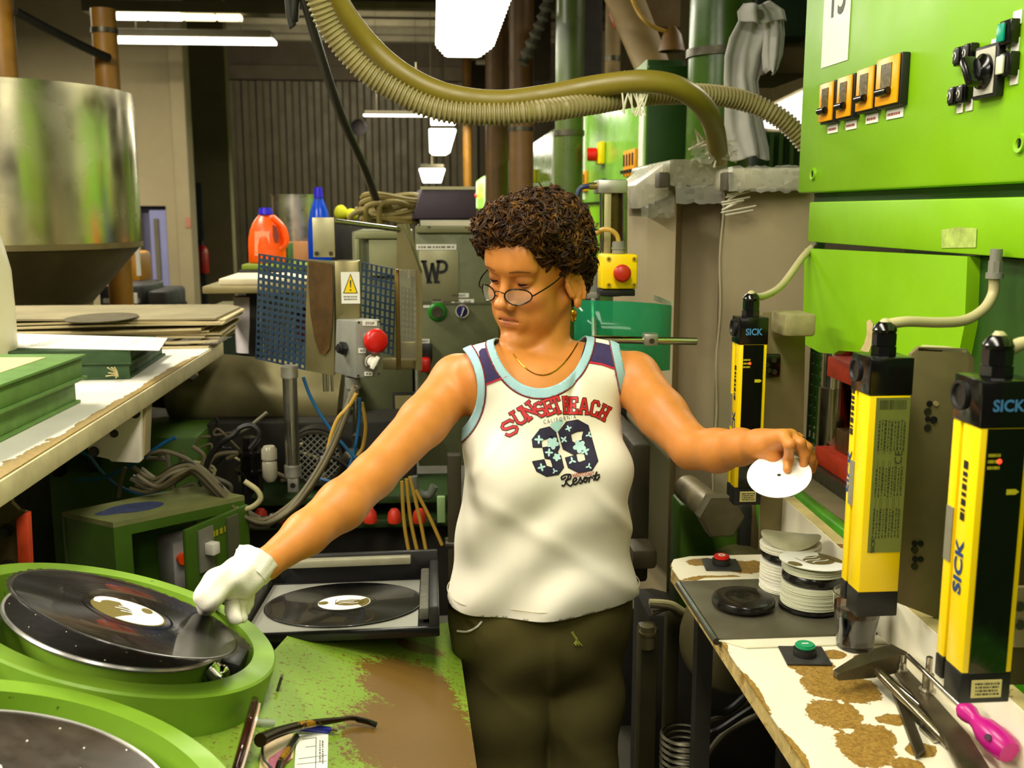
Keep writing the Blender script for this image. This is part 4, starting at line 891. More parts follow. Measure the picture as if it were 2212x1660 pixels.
def bowl(bc, k, plmat, plr):
    c = toL(bc); r = .232; m = MB()
    m.lathe([(r - .034, 0), (r - .003, 0), (r, -.003), (r, -HB), (r - .034, -HB), ], c, n=96, close=True); b = m.make('bowl_wall', BOWLG, t, 40, local=True)
    m = MB(); m.lathe([(0, -HB + .002), (r - .034, -HB + .002)], c, n=64); m.make('bowl_floor', M('bowl_dark', (34, 44, 14), .6), t, local=True)
    m = MB(); m.lathe([(.148, -HB + .003), (.148, -.006), (0, -.006)], c, n=72); m.make('platter_drum', BOWLG, t, local=True)
    m = MB(); m.lathe([(.1495, -.0055), (.1530, -.0055), (.1545, -.003), (.1530, 0), (.1495, 0)], c, n=96, close=True); m.make('platter_rim', RIM, t, local=True)
    m = MB(); m.lathe([(0, -.005), (.1495, -.005), (.1495, -.001), (0, -.001)], c, n=72); p = m.make('platter', plmat, t, local=True)
    m = MB()
    for i in range(26):
        a_ = i * 2.399; q = .03 + .115 * ((i + .5) / 26) ** .5
        m.ball(c + V((q * math.cos(a_), q * math.sin(a_), -.001)), (.0016, .0016, .0014), 6)
    m.make('platter_pins', STEEL, p, local=True)
    return p
bowl(BC1, 1, BPL, .153)
bowl(BC2, 2, M('smeared_platter', (62, 54, 44), .3, .1, .45, 16, .08, 26), .153)
c = toL(BC1) + V((.165, -.03, -HB + .03)); m = MB(); m.cyl(c, c + V((-.02, .0, .012)), .016, n=18, bev=.003); m.ball(c + V((.0, -.0, .01)), .012, 12); m.make('cutter_head', CHROME, t, local=True)
m = MB(); m.box(c + V((.006, .06, .0)), (.03, .08, .04), None, .006); m.make('cutter_arm', BLACK, t, local=True)
m = MB(); c = toL(onT(594, 1490)); m.box(c + V((.004, .0, .012)), (.004, .012, .022)); m.make('bowl_clip', DKSTEEL, t, local=True)
# pedestal under the table
m = MB(); zc = -.05
m = MB(); ped = [TP0 + TR @ V((x, y, -.055)) for x, y in ((-.45, -.8), (.36, -.8), (.36, .30), (-.45, .12))]
m2 = [V((p.x, p.y, 0)) for p in ped]
vs_ = [m.b.verts.new(p) for p in ped] + [m.b.verts.new(p) for p in m2]
for q in ((0, 1, 2, 3), (7, 6, 5, 4), (0, 4, 5, 1), (1, 5, 6, 2), (2, 6, 7, 3), (3, 7, 4, 0)): m._f([vs_[i] for i in q])
pp = m.make('machine_pedestal', GREENM, None); pp.parent = t; pp.matrix_parent_inverse = t.matrix_world.inverted() if False else (Matrix.Translation(TP0) @ TR.to_4x4()).inverted()
pp['label'] = 'plain green box pedestal below the table'
# white paper rag on the near platter
m = MB(); q = toL(BC2) + V((-.045, -.075, .001))
for k in range(5): m.box(q + V((R_.uniform(-.05, .05), R_.uniform(-.02, .02), .006 + .004 * k)), (.09, .05, .004), Euler((R_.uniform(-.1, .1), R_.uniform(-.15, .15), R_.uniform(0, 3))).to_matrix(), .001)
o = m.make('paper_scrap', WHITE, None, local=True, label='crumpled white paper scrap on the near platter at the bottom left corner', cat='paper'); o.matrix_world = Matrix.Translation(TP0) @ TR.to_4x4()
# ------------------------------------------------------------------ records
def vinyl():
    if 'vinyl' in MATS: return MATS['vinyl']
    k = NT('vinyl'); b = k.b; b.inputs['Base Color'].default_value = lin((7, 6, 7)); b.inputs['Roughness'].default_value = .26
    b.inputs['Anisotropic'].default_value = .88; b.inputs['Specular IOR Level'].default_value = .6
    tg = k.n('ShaderNodeTangent', direction_type='RADIAL', axis='Z'); k.l(tg.outputs[0], b.inputs['Tangent'])
    v = k.coord(); ln = k.n('ShaderNodeVectorMath', operation='LENGTH'); k.l(v, ln.inputs[0])
    w = k.math('SINE', k.math('MULTIPLY', ln.outputs['Value'], 900)); bp = k.bump(w, .05, .0004)
    b.inputs['Coat Weight'].default_value = .55; b.inputs['Coat Roughness'].default_value = .035; MATS['vinyl'] = k.m; return k.m
VIN = vinyl(); VINS = M('smooth_vinyl', (13, 12, 13), .12, 0, .05, 8, 0, 60, None, 9, .6, .6)
OLV = M('olive_label_print', (104, 90, 14), .5, 0, .05); WLB = M('white_label_print', (246, 244, 236), .5, 0, .03)
def label_art(par, z, r, inv, rot):
    """round centre label: olive disc with a white swirl and an outlined hand, all print"""
    R = Matrix.Rotation(rot, 3, 'Z')
    m = MB(); m.lathe([(.0036, z), (r, z)], n=48); lb = m.make('centre_label', WLB if inv else OLV, par, local=True)
    lb['label'] = 'paper centre label with swirl print'
    def blob(pts, mat, nm, dz=.00025):
        q = MB(); q.poly([R @ V((x * r, y * r, z + dz)) for x, y in pts]); q.make(nm, mat, lb, local=True)
    def band(pts, w, mat, nm, dz=.0005):
        q = MB(); S = spline([V((x * r, y * r, z + dz)) for x, y in pts], 6)
        for i in range(len(S) - 1):
            d = (S[i + 1] - S[i]).normalized(); n = V((-d.y, d.x, 0)); w0 = w(i / len(S)) * r / 2; w1 = w((i + 1) / len(S)) * r / 2
            q.poly([R @ (S[i] + n * w0), R @ (S[i] - n * w0), R @ (S[i + 1] - n * w1), R @ (S[i + 1] + n * w1)])
        q.make(nm, mat, lb, local=True)
    if not inv:
        blob([(.95 * math.cos(a), .95 * math.sin(a)) for a in np.linspace(-1.9, 1.95, 30)] + [(-.2, .42), (.1, .1), (.12, -.25), (-.1, -.55)], WLB, 'swirl_print', .0003)
        band([(-.3, .78), (-.62, .66), (-.82, .40), (-.84, .1)], lambda f: .34 * (1 - f * .55), WLB, 'swirl_print', .00035)
        blob([(.48 + .16 * math.cos(a), .5 + .24 * math.sin(a)) for a in np.linspace(0, 2 * PI, 20)], OLV, 'oval_print', .0006)
    else:
        blob([(.22 + .62 * math.cos(a) * .9, -.05 + .42 * math.sin(a)) for a in np.linspace(0, 2 * PI, 26)], OLV, 'hand_print', .0003)
        blob([(.97 * math.cos(a), .97 * math.sin(a)) for a in np.linspace(-.75, .55, 16)] + [(.62, .3), (.55, -.35)], OLV, 'side_print', .0003)
        blob([(-.8 + .2 * math.cos(a), .24 * math.sin(a)) for a in np.linspace(-PI / 2, PI / 2, 12)] + [(-.98, .15), (-.98, -.15)], OLV, 'side_print', .0003)
        band([(-.32, .42), (-.35, .1), (-.3, -.3)], lambda f: .03, OLV, 'text_line', .0004)
    lw = lambda f: .055
    for i, (y, x0) in enumerate(((.22, -.28), (.02, -.36), (-.16, -.2))):
        band([(x0, y), (x0 + .24, y + .05), (x0 + .5, y - .02), (x0 + .74, y + .01)], lw, WLB, 'hand_line', .0007)
    return lb
def record(name, label, c, n, rot, inv):
    n = V(n).normalized(); u = (V((1, 0, 0)) - n * n.x).normalized(); w = n.cross(u)
    R = Matrix((u, w, n)).transposed() @ Matrix.Rotation(rot, 3, 'Z')
    t = thing(name, label, 'record', c, R=R)
    m = MB(); m.lathe([(.0036, -.001), (.148, -.001), (.1505, -.0005), (.151, 0), (.1505, .0007), (.148, .0011), (.146, .0008), (.062, .0008), (.0525, .0013), (.0036, .0013), (.0036, -.001)], n=128, ); m.make('grooved_disc', VIN, t, 30, local=True)
    m = MB(); m.lathe([(.0526, .00105), (.0610, .00105)], n=72); m.make('run_out_ring', VINS, t, local=True)
    label_art(t, .0016, .05, inv, 0)
    return t, R
REC_C = V((-.412, 1.327, 1.071)); REC_N = V((.40, .20, 1)).normalized()
rec1, RR1 = record('vinyl_record', 'vinyl record with olive label lifted at its edge by the gloved hand', REC_C, REC_N, .25, False)
m = MB(); rr = random.Random(4); pr_ = []
for k in range(150):
    a_ = 2 * PI * k / 150; e = .0035 + .0015 * math.sin(k * 1.9) + .0012 * rr.random() + (.016 * math.exp(-((k - 148) % 150 - 0) ** 2 / 60) if k > 130 else 0) + (.014 * math.exp(-(k) ** 2 / 40) if k < 20 else 0)
    pr_.append((a_, .1512 + e))
va = [m.b.verts.new(V((.1508 * math.cos(a_), .1508 * math.sin(a_), .0002))) for a_, r in pr_]; vb = [m.b.verts.new(V((r * math.cos(a_), r * math.sin(a_), .0002 + .001 * rr.random()))) for a_, r in pr_]
for k in range(150): m._f([va[k], va[(k + 1) % 150], vb[(k + 1) % 150], vb[k]])
m.make('untrimmed_flash', GLASS('vinyl_flash', (60, 52, 50), .2, .55), rec1, local=True)
# ------------------------------------------------------------------ tray with the finished record
TYN = V((-.012, .105, 1)).normalized(); ux = (V((1, 0, 0)) - TYN * TYN.x).normalized(); uy = TYN.cross(ux); TYR = Matrix((ux, uy, TYN)).transposed()
TYC = V((-.178, 1.882, .855))
t = thing('record_tray', 'black tray with grey rails beside the bowl holding a finished record', 'tray', TYC, R=TYR)
def tb(a, b, nm, mt, bev=.003): m = MB(); m.pb(a, b, bev); return m.make(nm, mt, t, local=True)
tb((-.165, -.163, -.02), (.175, .20, -.006), 'tray_base', BLACK)
tb((-.168, -.168, -.020), (.182, -.160, -.0015), 'front_lip', BLACKG)
tb((-.15, .20, -.02), (.182, .215, .052), 'back_wall', BLACK, .004)
tb((-.135, .172, .030), (.125, .198, .046), 'back_rail', M('grey_rail', (150, 146, 120), .45, .2, .15, 20))
tb((.164, -.163, -.02), (.182, .215, .034), 'right_wall', BLACK, .004)
tb((.146, -.13, .0), (.1635, .17, .022), 'right_rail', M('dark_grey_rail', (92, 90, 76), .55, .2, .2, 30))
tb((-.182, -.15, -.02), (-.168, .20, .026), 'left_wall', M('grey_side', (80, 78, 72), .5))
m = MB(); q = TYR.transposed(); m.pb((-.12, .06, -.70), (.13, .18, -.0205)); m.make('tray_stand', DARK, t, local=True)
ps = thing('paper_sleeve', 'silvery paper sleeve under the finished record in the tray', 'paper sleeve', TYC, R=TYR)
m = MB(); m.pb((-.16, -.158, -.0055), (.143, .168, -.002)); m.make('sleeve_sheet', M('silver_sleeve', (150, 150, 138), .4, .2, .1, 4), ps, local=True)
record('vinyl_record', 'finished vinyl record with white label lying flat in the black tray', TYC + TYN * .001, TYN, .0, True)
# ------------------------------------------------------------------ on the table: glasses, pen, note
def tbox(m, pts, lift, h): return m.prism([onT(x, y, lift) for x, y in pts], TN * h)
t = thing('note_paper', 'white ruled note beside the patterned spectacles on the worn table', 'paper', onT(680, 1630))
m = MB(); tbox(m, [(640, 1590), (709, 1584), (706, 1690), (634, 1690)], .0006, .001); m.make('sheet', M('note_white', (246, 246, 238), .7, 0, .02), t)
m = MB()
for (a_, b_) in (((652, 1598), (683, 1594)), ((683, 1594), (681, 1700)), ((645, 1640), (706, 1632)), ((642, 1652), (706, 1645)), ((660, 1615), (682, 1612))):
    p, q = onT(*a_, .0019), onT(*b_, .0019); d = (q - p).normalized(); n = TN.cross(d) * .0006; m.poly([p + n, q + n, q - n, p - n])
p = onT(694, 1625, .0018); scribble(m, p, onT(694, 1650, .0018) - onT(694, 1600, .0018), onT(700, 1625, .0018) - onT(688, 1625, .0018), TN, 2, 8, .0003)
m.make('ruling', M('grey_ink4', (110, 108, 100), .7), t)
t = thing('ballpoint_pen', 'blue ballpoint pen with silver tip lying above the note', 'pen', onT(690, 1575))
a, b = onT(646, 1572, .008), onT(712, 1578, .006); d = (b - a).normalized()
m = MB(); m.cyl(a - d * .004, b, .0052, .0048, 16, bev=.001); m.make('pen_barrel', M('pen_blue', (32, 36, 150), .3), t)
m = MB(); m.cyl(b, b + d * .012, .0044, .002, 14); m.cyl(b + d * .012, b + d * .017, .001, .0008, 8); m.make('pen_tip', CHROME, t)
t = thing('second_pen', 'clear pen lying under the temple of the patterned spectacles', 'pen', onT(580, 1562))
m = MB(); m.cyl(onT(545, 1560, .006), onT(592, 1562, .006), .0045, n=12); m.make('pen_barrel', GLASS('clear_pen', (200, 204, 196), .1, .5), t)
LEO = WORN('leopard_acetate', (30, 20, 8), (176, 128, 20), [(.0, .0, .02, .02), (.03, .01, .015, .01), (-.03, .0, .012, .012)], .9, 70, .6, .25, 120, (120, 80, 10))
t = thing('sunglasses', 'large dark sunglasses with patterned temple standing on edge at the bottom', 'sunglasses', onT(560, 1640))
m = MB(); A = [onT(536, 1700, 0), onT(532, 1640, .004), onT(540, 1560, .022), onT(552, 1524, .042)]; P = []
b1 = onT(508, 1700, .004); b2 = onT(541, 1570, .004); dr = (b2 - b1); hN = TN
prof = [(0, 0), (.12, .036), (.4, .052), (.7, .052), (.92, .044), (1.0, .024), (.95, .004), (.5, .0)]
m.prism([b1 + dr * (u * 1.0) + hN * (h + .004) for u, h in prof], across * .010, .003); m.make('front_frame', M('tortoise', (44, 20, 12), .12, 0, .5, 40), t)
m = MB(); m.prism([b1 + dr * (.06 + u * .86) + hN * (h * .92 + .005) - across * .0004 for u, h in prof], across * -.003, 0); m.make('lens_back', M('blush_lens', (222, 186, 158), .15, 0, .2, 30), t)
LNS = M('pink_lens', (196, 120, 140), .15, 0, .3, 25); CRM = M('cream_lining', (226, 200, 150), .4, 0, .15, 30)
m = MB(); tbox(m, [(566, 1600), (596, 1582), (640, 1590), (632, 1640), (600, 1660), (572, 1700), (556, 1700)], .001, .0012); m.make('cleaning_cloth', CRM, None, label='cream and pink lens cloth under the sunglasses', cat='cloth')
ck = bpy.data.objects['cleaning_cloth']
m = MB(); tbox(m, [(580, 1640), (632, 1604), (628, 1640), (600, 1668), (576, 1690)], .0024, .0004); m.make('pink_print', LNS, ck)
m = MB(); m.tube(spline([onT(562, 1600, .03), onT(600, 1583, .026), onT(660, 1566, .02), onT(730, 1556, .016), onT(760, 1552, .012), onT(790, 1558, .008), onT(812, 1566, .006)]), [.0092 - .0056 * min(1, i / 26) for i in range(49)], 10); m.make('temple', LEO, t)
m = MB(); m.tube(spline([onT(772, 1555, .011), onT(795, 1560, .008), onT(813, 1567, .006)]), .0042, 10); m.make('temple_tip', BLACKG, t)
m = MB(); m.tube(spline([onT(575, 1590, .012), onT(567, 1612, .016), onT(570, 1640, .012), onT(590, 1665, .006), onT(600, 1690, .004)]), .0016, 6); m.make('cord', BLACK, t)
m = MB(); m.tube(spline([onT(640, 1592, .008), onT(622, 1620, .012), onT(604, 1650, .014), onT(596, 1690, .014)]), .0045, 8); m.make('temple', LEO, t)
# ================================================================== right: press number fifteen
X0 = .78
t = press = thing('record_press', 'nearest press, bright green, with numbered sheet, amber controllers and black rotary switch', 'press', (1.1, 1.75, 0), 'record presses down the row')
yF = atX(1722, 418, X0).y; zC = atX(1722, 418, X0).z; yN = .55
m = MB(); m.pb((X0, yN, zC), (X0 + .7, yF, 2.45), .006); cabinet = m.make('control_cabinet', GREEN, t)
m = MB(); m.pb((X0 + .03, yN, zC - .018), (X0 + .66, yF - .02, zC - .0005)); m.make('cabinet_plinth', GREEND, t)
zP = 1.535; yP = 2.09
m = MB(); m.pb((X0, yN, zP + .003), (X0 + .5, yP, zC - .019), .003); m.make('upper_panel', GREEN, t)
q = [(1738, 537), (2090, 551), (2084, 700), (2064, 800), (2012, 800), (1960, 790), (1905, 776), (1870, 762), (1812, 758), (1800, 765), (1770, 762), (1745, 748), (1732, 740), (1736, 640)]
P = [atX(x, y, X0) for x, y in q]; P = [V((X0, p.y, min(p.z, zP))) for p in P]
m = MB(); m.prism(P, (.02, 0, 0)); lp = m.make('lower_panel', GREEN, t)
m = MB()
def flatX(m, pts, X): m.poly([atX(x, y, X) for x, y in pts])
flatX(m, [(1872, 694), (1880, 690), (1886, 700), (1884, 740), (1876, 764), (1858, 757), (1866, 744), (1872, 722)], X0 - .0012); m.make('chipped_patch', M('bare_filler', (206, 186, 130), .8, 0, .2, 40), lp)
m = MB(); flatX(m, [(2033, 497), (2066, 491), (2110, 493), (2108, 535), (2034, 536)], X0 - .0012); m.make('glue_patch', M('glue_residue', (168, 190, 90), .8, 0, .35, 50), press)
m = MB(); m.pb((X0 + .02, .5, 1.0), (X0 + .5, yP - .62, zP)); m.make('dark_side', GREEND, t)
m = MB(); m.pb((X0 + .25, .5, 0), (X0 + .9, yP - .1, .935)); m.make('press_base', GREENM, t)
m = MB(); m.pb((X0 + .5, .5, .975), (X0 + .95, 2.7, 1.7)); m.make('press_back', M('press_back_dark', (38, 44, 18), .6), t)
def fX(x, y, dx=0): return V((X0 + dx, atX(x, y, X0).y, atX(x, y, X0).z))
def quadX(x0, y0, x1, y1):
    """a rectangle on the cabinet face from its far upper and near lower corner"""
    a = atX(x0, y0, X0); b = atX(x1, y1, X0); return a.y, b.y, a.z, b.z
# numbered sheet
a = atX(1775, 148, X0); b = atX(1838, 20, X0)
m = MB(); m.prism([V((X0 - .0016, a.y, a.z)), V((X0 - .0016, b.y, a.z - .002)), V((X0 - .0016, b.y - .003, 2.2)), V((X0 - .0016, a.y, 2.2))], (.001, 0, 0)); sh = m.make('number_sheet', M('number_white', (238, 236, 222), .5, 0, .03), cabinet)
m = MB(); c = (a.y + b.y) / 2; write(m, '15', V((X0 - .0018, c - .01, 2.012)), V((0, -.068, 0)), V((0, 0, .085)), (-1, 0, 0), .01); m.make('number', M('grey_number', (96, 96, 88), .6), sh)
AMB = M('amber_plastic2', (250, 168, 0), .35, 0, .05); SMK = M('smoked_window', (96, 84, 48), .25, 0, .35, 60)
for k, (x0, y0, x1, y1) in enumerate(((1789, 180, 1817, 262), (1828, 166, 1858, 253), (1871, 148, 1906, 238), (1915, 124, 1962, 226))):
    ya = atX(x0, (y0 + y1) / 2, X0).y; yb = atX(x1, (y0 + y1) / 2, X0).y; cx = (x0 + x1) / 2
    z1 = atX(cx, y0, X0).z; z0 = atX(cx, y1, X0).z; h = z1 - z0; w = ya - yb
    m = MB(); m.pb((X0 - .014, yb - .004, z0 - .004), (X0 - .0005, ya + .002, z1 + .002), .002); c = m.make('temperature_controller', BLACK, press)
    m = MB(); m.pb((X0 - .019, yb, z0), (X0 - .0145, ya, z1), .0015); m.make('amber_face', AMB, c)
    m = MB(); m.pb((X0 - .0205, yb + w * .26, z0 + h * .36), (X0 - .0195, ya - w * .26, z0 + h * .86)); m.make('smoked_window', SMK, c)
    m = MB(); m.cyl((X0 - .024, yb + w * .24, z0 + h * .27), (X0 - .024, ya - w * .24, z0 + h * .27), .0068, n=14, bev=.002); m.make('thumb_wheel', BLACKG, c)
    m = MB(); m.pb((X0 - .002, yb + w * .1, z0 - .022), (X0 - .0005, ya - w * .15, z0 - .006)); l_ = m.make('label_strip', LABEL, press)
    m = MB(); scribble(m, V((X0 - .002, (ya + yb) / 2, z0 - .0145)), V((0, -w * .6, 0)), V((0, 0, .009)), (-1, 0, 0), 1, k, .0003, .5); m.make('small_print', M('red_ink', (170, 60, 60), .7), l_)
def swX(x, y, w, h, d, mat, name, par=press, bev=.002):
    p = atX(x, y, X0); m = MB(); m.pb((X0 - d, p.y - w / 2, p.z - h / 2), (X0 - .0005, p.y + w / 2, p.z + h / 2), bev); return m.make(name, mat, par), p
for (x, y) in ((2086, 122), (2107, 115), (2074, 208), (2094, 203)):
    s_, p = swX(x, y, .022, .027, .013, BLACKG, 'rocker_switch')
    m = MB(); m.pb((X0 - .016, p.y - .008, p.z - .010), (X0 - .0135, p.y + .008, p.z + .010), .001); r_ = m.make('rocker', BLACK, s_)
    m = MB(); m.tube([(X0 - .0164, p.y + .002 + .004 * math.cos(a_), p.z + .005 * math.sin(a_)) for a_ in np.linspace(0, PI * 1.5, 10)], .0008, 4); m.make('switch_mark', WHITE, r_)
    swX(x + 2, y + 24, .018, .016, .002, LABEL, 'label_strip', press, 0)
for (x, y, mat, nm) in ((2192, 70, M('teal_lens', (0, 150, 120), .3), 'green_push_button'), (2190, 140, M('white_lens', (226, 222, 196), .3), 'white_push_button')):
    s_, p = swX(x, y, .030, .032, .014, BLACKG, 'switch_block'); m = MB(); m.pb((X0 - .019, p.y - .004, p.z - .012), (X0 - .0145, p.y + .013, p.z + .012), .002); m.make(nm, mat, s_)
    swX(x + 3, y + 28, .018, .018, .002, LABEL, 'label_strip', press, 0)
for (x, y) in ((2152, 98), (2172, 95), (2200, 38)): swX(x, y, .02, .018, .002, LABEL, 'label_strip', press, 0)
s_, p = swX(2146, 155, .062, .072, .012, BLACK, 'rotary_switch')
m = MB(); m.pb((X0 - .0135, p.y - .025, p.z - .031), (X0 - .0125, p.y + .025, p.z + .031)); m.make('switch_plate', M('grey_plate', (190, 188, 170), .4), s_)
m = MB(); m.lathe([(.024, 0), (.024, .005), (.019, .009), (.017, .014), (0, .016)], V((X0 - .0136, p.y, p.z)), (-1, 0, 0), 32); m.box(V((X0 - .032, p.y, p.z)), (.022, .015, .046), Matrix.Rotation(-.6, 3, 'X'), .005); m.make('rotary_knob', BLACKG, s_)
for (x, y) in ((1758, 376), (2206, 310)):
    m = MB(); p = fX(x, y); m.lathe([(0, .001), (.006, .001), (.007, .004), (.012, .005), (.0125, .001), (.013, 0)], p, (-1, 0, 0), 24); sc = m.make('panel_screw', GREEN, press)
    m = MB(); m.pb(p + V((-.0042, -.0012, -.006)), p + V((-.0015, .0012, .006))); m.make('slot', BLACK, sc)
# press columns, mesh and bed
def colX(x, y0, y1, X, r, name='guide_column', mat=CHROME):
    a = atX(x, y0, X); b = atX(x, y1, X); m = MB(); m.cyl((X, a.y, b.z), (X, a.y, a.z), r, n=40); return m.make(name, mat, press)
c1 = atX(1806, 900, .93); m = MB(); m.cyl((.93, c1.y, 1.0), (.93, c1.y, 1.5), .037, n=48); gc = m.make('guide_column', CHROME, press)
m = MB(); m.cyl((.93, c1.y, 1.0), (.93, c1.y, 1.2), .041, n=48, bev=.003); m.make('column_sleeve', M('dull_chrome', (150, 144, 120), .2, 1, .1), press)
c2 = atX(1958, 900, .95); m = MB(); m.cyl((.95, c2.y, 1.0), (.95, c2.y, 1.5), .02, n=32); m.make('guide_column', DKSTEEL, press)
RW = M('chipped_red', (196, 52, 14), .55, 0, .25, 26, .05, 60, (40, 34, 20), 30, .64)
m = MB(); m.pb((.88, 1.35, 1.235), (1.2, 2.2, 1.28), .003); m.make('red_platen', RW, press)
m = MB(); m.pb((.87, 1.2, 1.0305), (1.2, 2.22, 1.07), .003); m.make('red_platen', RW, press)
m = MB(); m.pb((.855, 1.0, 1.0005), (1.3, 2.27, 1.03), .002); m.make('lower_plate', DKSTEEL, press)
m = MB(); m.pb((.90, 2.12, 1.0705), (.96, 2.18, 1.12), .002); m.make('mould_hinge', M('copper_brown', (110, 84, 50), .4, .5), press)
m = MB(); m.pb((.80, .7, .97), (1.3, 2.75, 1.0), .002); m.make('press_bed', M('dusty_steel', (140, 132, 96), .5, .4, .2, 12), press)
# rounded green trough in front of the bed
m = MB(); ys = (.62, 2.45); pts = [(.80, .999), (.782, .997), (.764, .965), (.752, .92), (.76, .86), (.80, .80), (.9, .75), (.9, .96), (.80, .969)]
m.prism([(x, ys[0], z) for x, z in pts], (0, ys[1] - ys[0], 0), .004); m.make('green_trough', M('trough_green', (70, 150, 14), .28, 0, .25, 5, 0, 60, (200, 160, 70), 7, .70), press)
# perforated guard beside the column
lm = MB(); p0 = atX(1733, 965, .99); lm.lattice((.99, p0.y + .02, .98), (0, -.26, 0), (0, 0, .5), 9, 18, .011, .003); lm.make('perforated_guard', M('guard_green', (40, 92, 10), .5, 0, .2), press)
lm = MB(); lm.pb((1.2, 2.2, 1.15), (1.25, 2.3, 1.5)); lm.make('pale_cover', M('pale_cover', (200, 190, 180), .5), press)
# ------------------------------------------------------------------ wrapped duct behind the light bar
WRAP = M('dusty_sheet_metal', (172, 156, 120), .55, .15, .12, 3); WRD = M('shaded_sheet', (100, 88, 52), .55, .15, .15, 3)
YD = 2.62
t = duct = thing('wrapped_duct', 'grey sheet metal duct tied in clear plastic film beside the press', 'duct', atY(1560, 1250, YD))
zb_ = .45
def col_(x, Y): p = atY(x, 800, Y); return (p.x, Y)
sec = [col_(1392, 2.72), col_(1452, 2.66), col_(1465, 2.78), col_(1545, 2.72), col_(1552, 2.55), col_(1748, 2.50), (col_(1748, 2.5)[0], 3.2), (col_(1392, 2.7)[0], 3.2)]
zt_ = atY(1560, 395, 2.6).z
m = MB(); m.prism([V((x, y, zb_)) for x, y in sec], (0, 0, zt_ - zb_)); m.make('duct_body', WRAP, t, 20)
m = MB(); s0 = V((sec[4][0] - .004, sec[4][1] - .003, 0)); m.tube([(s0.x + .003 * math.sin(k * .9), s0.y, .75 + k * (zt_ - .75) / 24) for k in range(25)], .0035, 6); m.make('tape_seam', M('pale_tape', (170, 158, 124), .5), t)
FILM = GLASS('clear_film', (232, 228, 214), .12, .32)
FILMW = M('creased_film', (206, 200, 176), .28, 0, .25, 14, .6, 30)
rr = random.Random(11)
def crumple(x0, y0, x1, y1, Y, nx, ny, amp, name, mat):
    m = MB(); g = []
    for j in range(ny + 1):
        row = []
        for i in range(nx + 1):
            x = x0 + (x1 - x0) * i / nx; y = y0 + (y1 - y0) * j / ny
            p = atY(x, y, Y) + V((0, -amp * .5 * abs(math.sin(i * .9 + j * 1.7)) - amp * .5 * rr.random(), amp * rr.uniform(-.35, .35)))
            row.append(m.b.verts.new(p))
        g.append(row)
    for j in range(ny):
        for i in range(nx): m._f([g[j][i], g[j][i + 1], g[j + 1][i + 1], g[j + 1][i]])
    return m.make(name, mat, t, 25)
m = MB(); m.prism([atY(1372, 400, 2.68), atY(1445, 345, 2.62), atY(1445, 425, 2.62), atY(1380, 452, 2.68)], (0, .3, 0), .004); m.make('cap_corner', FILMW, t)
m = MB(); bY(m, 1446, 344, 1572, 402, 2.56, .5, .01); m.make('cap_block', M('film_grey_green', (150, 150, 112), .3, 0, .3, 14, .4, 24), t)
m = MB(); bY(m, 1570, 362, 1746, 412, 2.46, .6, .014); m.make('cap_block', FILMW, t)
for q in ((1424, 372, 1446, 405, 2.55), (1568, 372, 1584, 412, 2.45)): m = MB(); bY(m, *q, .05, .003); m.make('tape_patch', M('grey_tape', (92, 84, 68), .5), t)
crumple(1446, 346, 1570, 402, 2.548, 16, 7, .012, 'film_wrap', FILM)
crumple(1572, 360, 1744, 414, 2.448, 20, 6, .012, 'film_wrap', FILM)
crumple(1384, 400, 1456, 470, 2.62, 10, 8, .012, 'film_skirt', FILM)
crumple(1458, 402, 1560, 440, 2.53, 10, 4, .010, 'film_skirt', FILM)
m = MB()
for k in range(9):
    x, y = 1556 + rr.uniform(0, 20), 415 + k * 5.5; L_ = rr.uniform(25, 80); a = atY(x, y + 6, 2.495); b = atY(x + L_, y + rr.uniform(-14, -2), 2.49); m.tube([a, (a + b) / 2 + V((0, -.004, 0)), b], .0022, 5)
for k in range(7):
    x, y = 1520 + rr.uniform(-20, 26), 305 + rr.uniform(0, 40); a = atY(x, y, 2.5); m.tube([a, a + V((rr.uniform(-.03, .03), -.02, rr.uniform(.0, .05))), a + V((rr.uniform(-.06, .06), 0, rr.uniform(-.02, .02)))], .003, 5)
m.make('film_creases', M('white_crease', (236, 230, 206), .3), t, kind='stuff')
crumple(1490, 300, 1590, 350, 2.50, 10, 6, .022, 'film_collar', FILM)
# hoses swooping from the ceiling to the duct
t = thing('suction_hose', 'smooth olive hose swooping from the ceiling down into the wrapped duct', 'hose', atY(1080, 230, 2.35))
OL = M('olive_hose', (132, 116, 34), .42, 0, .12, 10); RB = M('ribbed_grey_hose', (150, 138, 88), .5, 0, .12, 10)
pts = [V((atY(640, -420, 2.25).x - .03, 2.25, 5.6)), V((atY(655, -420, 2.25).x, 2.25, 2.75)), atY(668, -220, 2.25), atY(690, -110, 2.25), atY(715, -35, 2.25), atY(742, 25, 2.27), atY(800, 100, 2.3), atY(870, 160, 2.3), atY(960, 203, 2.3), atY(1070, 219, 2.3), atY(1180, 207, 2.3), atY(1290, 186, 2.29), atY(1390, 176, 2.27), atY(1462, 188, 2.28), atY(1515, 225, 2.33), atY(1542, 275, 2.42), atY(1552, 340, 2.52)]
m = MB(); m.tube(spline(pts, 8), .0245, 18); m.make('hose_tube', OL, t, 60)
t2 = thing('ribbed_hose', 'ribbed grey hose hanging below the olive hose and running behind the press', 'hose', atY(1080, 245, 2.3))
